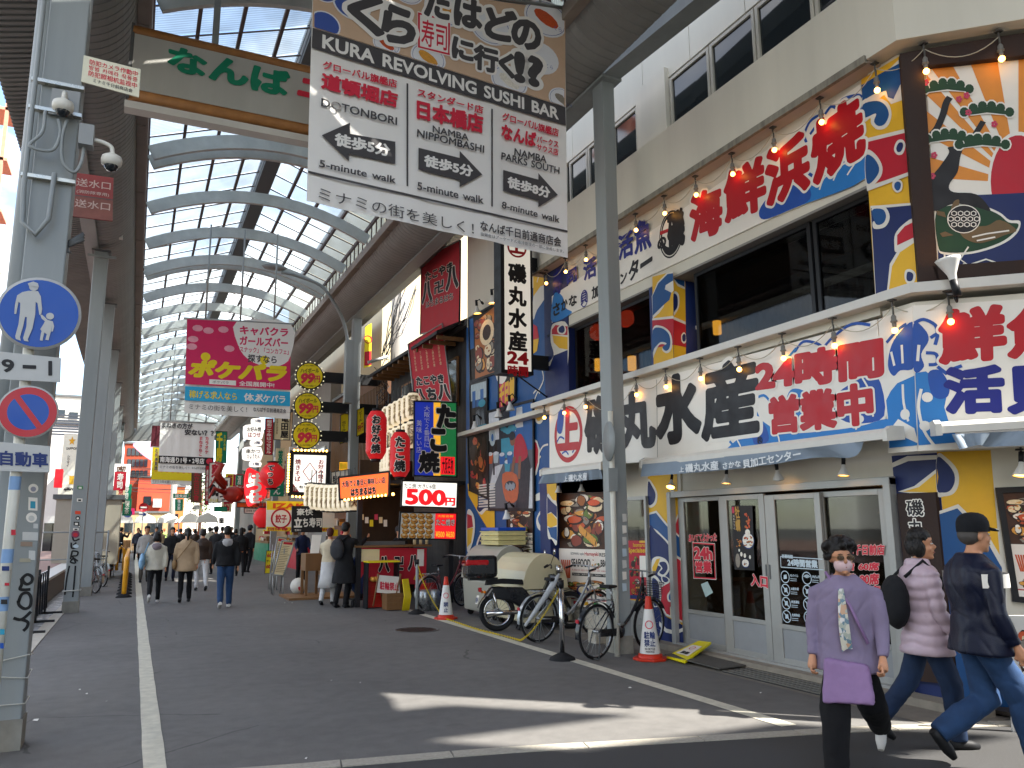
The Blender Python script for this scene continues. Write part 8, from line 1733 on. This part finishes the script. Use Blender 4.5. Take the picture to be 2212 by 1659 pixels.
# ================================================================ people
TS=bpy.data.scenes.new('work')
DEF=[]
def remesh(mb,name,vox,mat,par,sm=6,fold=0.,fs=9.,seed=0,quilt=0.):
 me=bpy.data.meshes.new('tmp');me.from_pydata([tuple(v)for v in mb.v],[],mb.f);to=bpy.data.objects.new('tmp',me);TS.collection.objects.link(to)
 r=to.modifiers.new('r','REMESH');r.mode='VOXEL';r.voxel_size=vox
 s_=to.modifiers.new('s','SMOOTH');s_.iterations=sm;s_.factor=.5
 ob=bpy.data.objects.new(name,bpy.data.meshes.new(name));COL.objects.link(ob);ob.parent=par;DEF.append((to,ob,mat,fold,fs,seed,quilt));return ob
JOINS=[]
def finish():
 """grow every cloth and body surface in one go"""
 import bmesh
 with bpy.context.temp_override(scene=TS,view_layer=TS.view_layers[0]):
  dg=bpy.context.evaluated_depsgraph_get();dg.update()
  for to,ob,mat,fold,fs,seed,quilt in DEF:
   nm=bpy.data.meshes.new_from_object(to.evaluated_get(dg));n=len(nm.vertices)
   if fold or quilt:
    co=np.empty(n*3);no=np.empty(n*3);nm.vertices.foreach_get('co',co);nm.vertices.foreach_get('normal',no);co=co.reshape(-1,3);no=no.reshape(-1,3);d=np.empty(n)
    for i,p in enumerate(co.tolist()):
     x,y,z=p;w=mnoise.noise((x*fs+seed,y*fs,z*fs*.55))+.4*mnoise.noise((x*fs*2.3,y*fs*2.3+seed,z*fs*1.8));c=mnoise.noise((x*fs*.8+z*4,y*fs*.8,z*fs*.7+seed));w+=.1-.45*math.exp(-(c/.07)**2);d[i]=fold*w+(quilt*abs(math.sin(z*36+1.2*mnoise.noise((x*5,y*5,z*5))))if quilt else 0)
    nm.vertices.foreach_set('co',(co+no*d[:,None]).ravel())
   nm.polygons.foreach_set('use_smooth',[True]*len(nm.polygons));nm.materials.clear();nm.materials.append(mat);nm.update();nm.name=ob.name;old=ob.data;ob.data=nm;bpy.data.meshes.remove(old)
 for a,b in JOINS:bb=bmesh.new();bb.from_mesh(a.data);bb.from_mesh(b.data);bb.to_mesh(a.data);bb.free();bpy.data.objects.remove(b);a.data.polygons.foreach_set('use_smooth',[True]*len(a.data.polygons))
 bpy.data.scenes.remove(TS)
SKIN=M('skin','#c08a68',r=.5,var=.06,sc_=20,spec=.35);HAIRB=M('hair_black','#14110f',r=.45,var=.3,sc_=40,bump=.6,bs=80)
def cl(name,c,**k):return M('cloth_'+name,c,r=k.pop('r',.85),var=k.pop('var',.12),sc_=7,bump=k.pop('bump',.25),bs=160,**k)
def ell(mb,c,rx,ry,rz,n=14):mb.ball(c,1,n,None,rx,ry,rz)
def seg(mb,pts,n=10):mb.tube([Vector(p[:3])for p in pts],[p[3]for p in pts],n)
def hand(mb,w,d,side,curl=1.0):
 """palm with five bent fingers hanging from wrist w along d"""
 d=Vector(d).normalized();a=Vector((side,0,0));a=(a-d*a.dot(d)).normalized();b=d.cross(a)
 mb.tube([w-d*.02,w+d*.02,w+d*.06,w+d*.085],[.022,.03,.036,.03],10)
 for k in range(4):
  o_=w+d*.08+b*(.03-.02*k);L=(.030,.034,.032,.024)[k];t1=o_+d*L;t2=t1+(d*(1-curl*.8)-a*curl)*L*.8;t3=t2+(-d*curl*.5-a*.7)*L*.6;mb.tube([o_-d*.02,t1,t2,t3],[.0095,.009,.0085,.007],8)
 o_=w+d*.03+b*.03;mb.tube([o_-b*.015,o_+d*.03+b*.012-a*.015,o_+d*.05-a*.028],[.012,.011,.008],8)
def person(lab,loc,rz,H=1.68,top=None,bot=None,skin=SKIN,hair=HAIRB,hs='short',stride=.35,arms=((-.25,.3),(.25,.35)),coat=0,shoes=None,near=False,hood=None,bag=None,mask=None,look=0,skirt=None,wide=1.,cap=None,quilt=0,bulk=1.,group='people on the street',ponytail=False,legs=None):
 """faces +Y in its own frame; arms: (forward swing, elbow bend) right then left; coat: extra length below the hip"""
 t=thing('person',lab,'person',loc,rz,group,world=False);s=H/1.70;t.scale=(s,s,s);vx=.011 if near else .02
 top=top or cl('black','#17181b');bot=bot or cl('dark_trousers','#1b1d22');shoes=shoes or M('shoe_dark','#1a1a1c',r=.6)
 body=MB();jk=MB();tr=MB();b=bulk
 hipz,shz=.90,1.40
 hd_c=Vector((0,.03,1.575));q=Matrix.Rotation(look,3,'Z');hc=lambda x,y,z:hd_c+q@Vector((x,y,z))
 ell(body,hd_c+Vector((0,0,.035)),.075,.092,.095,18);ell(body,hc(0,.025,-.055),.058,.066,.065,16);seg(body,[(0,0,1.38,.056),(0,.01,1.47,.050),(*hc(0,.0,-.05),.052)],12)
 if near:
  ell(body,hc(0,.098,-.018),.015,.022,.024,10);ell(body,hc(0,.085,-.062),.024,.014,.013,10);ell(body,hc(0,.07,-.10),.026,.024,.02,10)
  for e in(-1,1):ell(body,hc(e*.078,-.005,-.012),.010,.020,.032,8);ell(body,hc(e*.035,.062,-.035),.03,.025,.022,8)
 for(m_,k)in((body,.80),(jk,1.0)):
  m_.v=m_.v;f=k*b
  vs0=len(m_.v);pr=[(hipz-.04-(coat if m_ is jk else 0),.175,.125),(hipz+.02,.17,.12),(1.08,.155,.105),(1.25,.175,.115),(1.35,.168,.10),(1.405,.115,.08),(1.455,.066,.062)]
  if m_ is jk:pr[0]=(pr[0][0],.185+coat*.12,.135+coat*.12)
  n=18
  vs=[(rx*f*math.cos(2*math.pi*i/n),ry*f*math.sin(2*math.pi*i/n)+(-.012 if z>1.2 else 0),z)for z,rx,ry in pr for i in range(n)];m_.add(vs,[(r_*n+i,r_*n+(i+1)%n,(r_+1)*n+(i+1)%n,(r_+1)*n+i)for r_ in range(len(pr)-1)for i in range(n)]+[tuple(range(n))[::-1],tuple((len(pr)-1)*n+i for i in range(n))])
  for sd,(sw,eb)in zip((1,-1),arms):
   S=Vector((sd*(.150*b+.012),-.008,shz-.065));up=Vector((sd*.16,math.sin(sw),-math.cos(sw))).normalized();E=S+up*.27;fa=Vector((sd*.02,math.sin(sw+eb),-math.cos(sw+eb))).normalized();W=E+fa*.23
   r0=(.060,.054,.047,.040)if m_ is jk else(.045,.038,.034,.024)
   seg(m_,[(*(S-up*.01-Vector((sd*.07,0,-.012))),r0[0]*.8),(*S,r0[0]),(*E,r0[1]),(*(E+fa*.1),r0[2]),(*(W-fa*(.0 if m_ is body else .015)),r0[3])],12)
   if m_ is body and not near:ell(body,W+fa*.06,.026,.036,.055,8)
   if m_ is body:t['w%d'%(sd>0)]=tuple(W);t['f%d'%(sd>0)]=tuple(fa)
 feet=[]
 for sd in(1,-1):
  a=stride*sd;kb=.22+abs(stride)*(.9 if sd<0 else .1)if stride else .04
  if legs:a,kb=legs[0 if sd>0 else 1]
  Hh=Vector((sd*.088,0,hipz));K=Hh+Vector((sd*.01,math.sin(a)*.43,-math.cos(a)*.43));a2=a-kb;A=K+Vector((sd*.005,math.sin(a2)*.41,-math.cos(a2)*.41));feet.append((A,a2))
  seg(body,[(*Hh,.07),(*K,.048),(*((K+A)/2),.05),(*A,.035)]);w_=wide
  seg(tr,[(*(Hh+Vector((0,0,.06))),.095),(*(Hh-Vector((0,0,.08))),.092),(*K,.066*w_),(*((K+A)/2),.060*w_),(*(A+Vector((0,0,-.01))),.050*w_)],14)
 dz=min(f_[0].z for f_ in feet)-.07
 for o_ in(body,jk,tr):o_.v=[(x,y,z-dz)for x,y,z in o_.v]
 hz=Vector((0,0,-dz));hd_c=hd_c+hz
 bm=remesh(body,'body',vx,skin,t,3)
 if near:
  hb=MB()
  for sd in(0,1):w=Vector(t['w%d'%sd])+hz;hand(hb,w,Vector(t['f%d'%sd]),1 if sd else-1)
  JOINS.append((bm,remesh(hb,'hands',.0045,skin,t,2)))
 for q_ in('w0','w1','f0','f1'):
  if q_ in t:del t[q_]
 remesh(jk,'coat' if coat>.15 else 'jacket',vx*1.1,top,t,4,.013 if not quilt else .004,6.5,rnd_seed(lab),quilt)
 remesh(tr,'trousers',vx*1.1,bot,t,4,.009,8,rnd_seed(lab))
 if skirt:m=MB();m.lathe([(.17,.95-dz),(.2,.6-dz),(.24,.38-dz),(.235,.38-dz)],(0,0,0),n=18);m.build('skirt',skirt,t)
 for A,a2 in feet:
  m=MB();A=A+hz;fw=Vector((0,math.cos(min(a2,.0)*.9),math.sin(min(a2,0)*.9)));m.tube([A-fw*.06+Vector((0,0,-.035)),A+Vector((0,0,-.03)),A+fw*.09+Vector((0,0,-.04)),A+fw*.155+Vector((0,0,-.045))],[.032,.042,.040,.022],10);m.build('shoe',shoes,t)
 m=MB();hcc=lambda x,y,z:hd_c+q@Vector((x,y,z))
 if cap:
  m.lathe([(.095,-.01),(.096,.03),(.093,.06),(.084,.085),(.066,.107),(.04,.12),(0,.125)],hcc(0,-.005,.035),n=28,sy=1.12);
  vs=[hcc(.075*math.sin(a),.08+.085*math.cos(a),.045-.02*math.cos(a))for a in[-1.5+.3*k for k in range(11)]]+[hcc(.07*math.sin(a),.07,.05)for a in[1.5-.3*k for k in range(11)]];m.prism(vs,(0,0,.008));m.build('cap',cap,t);m=MB();ell(m,hcc(0,-.035,.01),.083,.075,.07)
 else:ell(m,hcc(0,-.012,.062),.086,.100,.088,16)
 if hs=='bob':[ell(m,hcc(*c_),*r_)for c_,r_ in(((0,-.05,-.01),(.096,.07,.095)),((-.07,-.01,-.03),(.03,.06,.08)),((.07,-.01,-.03),(.03,.06,.08)))]
 elif hs=='curly':
  rr=random.Random(3)
  for k in range(70):
   a=rr.uniform(0,6.28);e=rr.uniform(-.5,1.45);d=Vector((math.cos(a)*math.cos(e),math.sin(a)*math.cos(e),math.sin(e)))
   if d.y>.3 and e<.5:continue
   ell(m,hcc(d.x*.112,d.y*.115-.014,.048+d.z*.10),.032,.032,.032,7)
  ell(m,hcc(0,-.03,.03),.095,.085,.09)
 elif hs=='long':ell(m,hcc(0,-.06,-.04),.08,.055,.13)
 else:ell(m,hcc(0,-.035,.005),.083,.075,.075)
 if ponytail:seg(m,[(*hcc(0,-.10,.06),.02),(*hcc(0,-.13,-.0),.035),(*hcc(0,-.115,-.12),.03),(*hcc(0,-.10,-.18),.008)],8)
 remesh(m,'hair',.010 if near else .018,hair,t,2,.003 if near else 0,40)
 if near and hs!='x':
  for e in(-1,1):
   m=MB();ell(m,hcc(e*.031,.083,.008),.012,.008,.006,10);m.build('eye',SIGNW,t);m=MB();ell(m,hcc(e*.031,.0895,.008),.0055,.004,.0055,8);m.build('iris',BLACK,t);m=MB();m.tube([hcc(e*.016,.092,.028),hcc(e*.032,.091,.034),hcc(e*.05,.078,.028)],[.002,.004,.002],5);m.build('eyebrow',HAIRB,t)
  m=MB();m.tube([hcc(-.022,.091,-.062),hcc(0,.098,-.061),hcc(.022,.091,-.062)],[.002,.006,.002],6);m.build('lips',M('lips','#8e4a44',r=.4),t)
 if hood:m=MB();m.lathe([(.10,0),(.125,.03),(.11,.08),(.075,.07)],(0,-.045,1.37-dz),(0,-.25,1),16,sx=1.1,sy=.9);ell(m,(0,-.12,1.36-dz),.11,.06,.09);remesh(m,'hood',.014,hood,t,4,.008,14)
 if mask:m=MB();ell(m,hcc(0,.036,-.048),.068,.068,.062,18);m.build('face_mask',mask,t)
 return t,hz,hcc
def rnd_seed(s_):return sum(map(ord,s_))%97
def backpack(t,hz,mt,w=.15,y=-.2,z=1.15):m=MB();ell(m,(0,y,z+hz.z),w,.10,.22);o=remesh(m,'tmpbag',.02,mt,t,3,.01,9);o.name='backpack';m=MB();[m.tube([(s*.09,y+.05,z+.2+hz.z),(s*.11,-.02,1.45+hz.z),(s*.12,.12,1.3+hz.z),(s*.13,.08,1.05+hz.z)],.014,6)for s in(-1,1)];m.build('strap',mt,t)
LIL=cl('lilac_sweat','#80748c');LILB=cl('lilac_bag','#8c6f97',r=.6);PNK=cl('pink_quilt','#bba6b0',r=.35,bump=.1);NVJ=cl('navy_shell','#10162b',r=.45);JN=cl('jeans_blue','#2a4468',var=.3);JD=cl('jeans_dark','#1e2f4a',var=.25);BKT=cl('black_trousers','#0e0e11');BEI=cl('beige_parka','#b39a7c');CRM=cl('cream_nylon','#c9c4b4');GRYH=cl('grey_hood','#a7a6a8');WHT=cl('white_denim','#c9c9c9');BRL=cl('brown_leather','#3a2d26',r=.5);GRJ=cl('light_grey_jacket','#9c9a96');BLK=cl('black','#17181b');GYD=cl('dark_grey','#35363a');SHW=M('shoe_white','#cfccc6',r=.6)
hd_a=math.atan2(-.42,.91)-math.pi/2
P_=at(1855,1676);t,hz,hc=person('elderly woman in a lilac sweatshirt, glasses and pink mask, with curly black hair',(P_.x,P_.y,0),math.atan2(-.55,-.83)-math.pi/2,1.52,LIL,BKT,hs='curly',stride=.42,arms=((.0,.3),(.25,.3)),coat=.10,shoes=SHW,near=True,hood=LIL,mask=cl('mask_pink','#d3b5b5',bump=.1),look=.5,wide=1.6,bulk=1.28)
m=MB()
for e in(-1,1):c=hc(e*.036,.098,.006);m.tube([c+Vector((.026*math.cos(a),0,.019*math.sin(a)))for a in[k*.524 for k in range(12)]],.0022,5,BRN,closed=True);m.ball(c,1,10,M('tinted_lens','#4a3a2a',r=.1,alpha=.7),.024,.002,.017);m.tube([hc(e*.062,.09,.012),hc(e*.082,.0,.01)],.002,5,BRN)
m.build('glasses',None,t);z=hz.z
m=MB();zb=z-.13;m.add([(x,y,q_+zb)for y0 in(0,1)for x,y,q_ in((-.16,.17+.06*y0,.97),(.14,.17+.07*y0,1.0),(.16,.21+.08*y0,.70),(-.19,.21+.08*y0,.71))],[(3,2,1,0),(4,5,6,7),(0,1,5,4),(2,3,7,6),(3,0,4,7),(1,2,6,5)]);remesh(m,'shoulder_bag',.015,LILB,t,6,.008,10);m=MB();m.tube([(-.16,.16,.98+z),(-.05,.15,1.25+z),(.12,.02,1.47+z)],.012,6);m.build('strap',LILB,t)
m=MB();vs=[]
for k in range(9):f=k/8;w=.018+.03*f*(1.6-f);y=.135+.06*math.sin(f*2.2);x=-.02*f;vs+=[(x-w,y,1.36-.42*f+z),(x,y+.022,1.36-.42*f+z),(x+w,y,1.355-.44*f+z)]
m.add(vs,[(3*i+j,3*i+j+1,3*i+j+4,3*i+j+3)for i in range(8)for j in(0,1)],None,True)
SCF=bpy.data.materials.new('floral_scarf');SCF.use_nodes=True;nt=SCF.node_tree;v_=nt.nodes.new('ShaderNodeTexVoronoi');v_.inputs['Scale'].default_value=38;tc_=nt.nodes.new('ShaderNodeTexCoord');nt.links.new(tc_.outputs['Object'],v_.inputs['Vector']);cr=nt.nodes.new('ShaderNodeValToRGB');cr.color_ramp.interpolation='CONSTANT';els=cr.color_ramp.elements;els[0].color=(.35,.38,.32,1);els[1].position=.3;els[1].color=(.55,.52,.42,1)
for ps,c_ in((.55,(.12,.2,.25,1)),(.7,(.5,.3,.18,1)),(.85,(.6,.58,.55,1))):e_=els.new(ps);e_.color=c_
sp_=nt.nodes.new('ShaderNodeSeparateColor');nt.links.new(v_.outputs['Color'],sp_.inputs[0]);nt.links.new(sp_.outputs[0],cr.inputs[0]);nt.links.new(cr.outputs[0],nt.nodes['Principled BSDF'].inputs['Base Color']);m.build('scarf',SCF,t)
P_=at(2022,1612);t,hz,hc=person('woman in a quilted pink down jacket with a black backpack, looking up to the right',(P_.x,P_.y,0),hd_a,1.57,PNK,JD,hs='bob',stride=.28,arms=((.05,.45),(-.1,.3)),coat=.14,near=True,quilt=.013,bulk=1.2,look=-.55,wide=1.25);backpack(t,hz,BLK,.16,-.22,1.12)
P_=at(2150,1668);t,hz,hc=person('man in a navy jacket with a white chest band and black cap striding right',(P_.x,P_.y,0),hd_a,1.68,NVJ,JN,hs='short',hair=M('hair_grey','#4c4844',r=.6),legs=((.42,.25),(.12,1.15)),arms=((-.05,.5),(.2,.3)),coat=.06,near=True,cap=cl('cap_black','#101216'),bulk=1.38,wide=1.45)
m=MB();m.lathe([(.266,1.235),(.266,1.26),(.264,1.325)],(0,-.012,hz.z),n=30,sy=.74);k=[i for i,f in enumerate(m.f)if sum(m.v[a][1]for a in f)/4>-.09];m.f=[m.f[i]for i in k];m.mi=[0]*len(k);m.sm=[True]*len(k);m.build('chest_band',SIGNW,t)
m=MB();m.tube([hc(.07*math.sin(a),.082+.088*math.cos(a),.05-.02*math.cos(a))for a in[-1.3+.26*k for k in range(11)]],.004,5);m.build('cap_trim',SIGNW,t)
def at0(u,v):p=at(u,v);return(p.x,p.y,0)
t,hz,hc=person('woman seen from behind in a cream and mauve jacket carrying a pale blue bag',at0(330,1303),0,1.56,CRM,BKT,hs='bob',stride=.34,shoes=SHW,hood=cl('mauve_hood','#857a80'),coat=.06,bulk=1.15)
m=MB();ell(m,(-.30,-.02,1.0+hz.z),.07,.15,.20);remesh(m,'tote',.02,cl('pale_blue_bag','#7ea6c4',r=.5),t,3,.02,8).name='shoulder_bag';m=MB();m.tube([(-.28,.0,1.15+hz.z),(-.18,-.02,1.45+hz.z),(-.28,-.1,1.12+hz.z)],.014,6);m.build('strap',M('cloth_pale_blue_bag'),t)
t,hz,hc=person('woman with a low ponytail in a loose beige parka, tan crossbody bag',at0(397,1300),0,1.62,BEI,BKT,stride=.12,coat=.16,bulk=1.25,ponytail=True)
m=MB();ell(m,(-.26,-.03,.86+hz.z),.06,.14,.13);remesh(m,'b',.02,cl('tan_bag','#8f7350'),t,3,.01,8).name='crossbody_bag';m=MB();m.tube([(-.24,-.1,.95+hz.z),(-.1,-.19,1.15+hz.z),(.05,-.16,1.36+hz.z),(.1,-.02,1.47+hz.z)],.010,6);m.build('strap',M('cloth_tan_bag'),t)
person('man seen from behind in a black bomber jacket with pale grey hood and blue jeans',at0(483,1312),0,1.66,BLK,JN,stride=.16,shoes=SHW,hood=GRYH,bulk=1.22,wide=1.15)
t,hz,hc=person('man in a long black coat with a grey backpack raising a phone',at0(741,1312),-.9,1.72,BLK,BKT,stride=.03,arms=((1.3,.9),(1.2,1.0)),coat=.38,bulk=1.2,hood=BLK);backpack(t,hz,GYD,.17,-.25,1.16)
person('woman in a cream coat and long white skirt behind the man in the black coat',at0(708,1306),-.5,1.60,cl('cream_fleece','#cfc3a8'),WHT,stride=.1,arms=((.9,1.0),(.7,.9)),coat=.08,skirt=WHT,hair=M('hair_brown_red','#4a221c'))
person('takoyaki seller in a dark cap behind the red counter',(5.45,17.7,0),math.pi,1.62,BLK,BKT,stride=0,arms=((.5,.9),(.5,.9)),cap=GYD);person('man in dark blue working behind the black sushi board',at0(650,1262),math.pi,1.66,cl('work_navy','#1c2340'),BKT,stride=0,arms=((.4,.9),(.4,.9)))
C_=[('man facing us in a pale grey jacket by the yellow barriers',310,1258,math.pi,1.72,GRJ,cl('grey_cargo','#5c5952'),'short',.2),('man in a dark suit facing us at the left behind the grey jacket',294,1210,math.pi,1.70,NVJ,BKT,'short',.1),('person in black with an orange mask facing us between the two women',366,1255,math.pi,1.68,BLK,NVJ,'short',.2),('woman with white trousers and a brown leather jacket right of the beige parka',432,1275,0,1.62,BRL,WHT,'short',.3),('person in a padded black jacket with a helmet like grey cap walking away',462,1240,.3,1.70,GYD,BKT,'short',.2),('person in a black hooded coat with a backpack at the right of the crowd',517,1244,-.1,1.66,BLK,BKT,'long',.3),('tall man in a dark cap looking right beside the menu boards',535,1236,-.5,1.74,BLK,BKT,'short',.1),('person leaning on a left column with arms raised',256,1216,-1.2,1.72,BLK,BKT,'short',0),('man with receding hair in grey facing us behind the barriers',333,1215,math.pi,1.74,GYD,BKT,'short',.2),('person with an orange knitted hat far along',352,1190,math.pi,1.68,cl('lime_vest','#8fa05a'),BKT,'short',.2),('dark haired person walking away behind the beige parka',386,1218,0,1.66,GYD,JD,'short',.25),('person in a black top in the middle of the far crowd',404,1198,0,1.7,BLK,JD,'short',.2),('person in a navy coat left of the far crowd centre',372,1192,0,1.66,NVJ,JD,'bob',.2),('person with brown coat deep in the crowd',418,1210,0,1.64,BRL,BKT,'bob',.2),('person in pale clothes near the far red lights',440,1196,math.pi,1.66,CRM,JD,'short',.2),('person in black left of the round white sign',456,1192,0,1.7,BLK,BKT,'short',.2),('young man facing us beside the black hooded coat',497,1210,math.pi,1.72,BLK,BKT,'short',.1),('person in dark grey just behind the hooded jacket man',476,1222,0,1.72,GYD,JD,'short',.2),('small figure far away by the no entry sign',322,1178,0,1.7,NVJ,BKT,'short',.2),('small figure far away in a white top',340,1174,0,1.65,WHT,JD,'short',.2),('small figure far away in black in mid street',392,1176,0,1.7,BLK,BKT,'short',.2),('small figure far away by the green signs',410,1175,math.pi,1.68,GRJ,BKT,'bob',.2),('person in a dark blue coat by the yellow barrier ends',300,1196,0,1.58,NVJ,BKT,'short',0.2),('person in a beige coat between two dark coated walkers',345,1204,math.pi,1.60,BEI,JD,'bob',0.2),('person in a black puffer under the utility pole',363,1184,0,1.62,BLK,BKT,'short',0.2),('person in a pale hoodie right of the utility pole',380,1184,.4,1.64,GRJ,JD,'short',0.2),('person in a brown jacket below the green signs',398,1186,0,1.66,BRL,BKT,'bob',0.2),('person in a white shirt below the brown board',415,1190,math.pi,1.68,WHT,JD,'short',0.2),('person in a charcoal coat near the tree',434,1186,0,1.70,GYD,BKT,'short',0.2),('person in a cream parka left of the grey cap walker',450,1206,.4,1.72,CRM,JD,'bob',0.2),('person in a dark blue coat behind the bomber jacket man',466,1200,0,1.58,NVJ,BKT,'short',0.2),('person in a beige coat just right of the round white sign',486,1200,math.pi,1.60,BEI,JD,'short',0.2),('person in a black puffer near the izakaya stalls',506,1218,0,1.62,BLK,BKT,'bob',0.2),('person in a pale hoodie beside the bright open stall',524,1214,.4,1.64,GRJ,JD,'short',0.2),('small figure far away under the brown board',427,1178,0,1.7,NVJ,BKT,'short',.2)]
for lab,u,v,rz,H_,tp_,bt_,hs_,st_ in C_:person(lab,at0(u,v),rz+random.uniform(-.15,.15),H_,tp_,bt_,hs=hs_,stride=st_*random.choice((1,-1)),arms=((random.uniform(-.3,.3),.3),(random.uniform(-.3,.3),.3))if 'raised' not in lab else((1.2,1.6),(1.1,1.5)),cap=(M('cloth_orange_hat','#c85a20')if 'orange knit' in lab else(GYD if 'cap' in lab else None)),bulk=1.12,hair=HAIRB,mask=None)
finish()
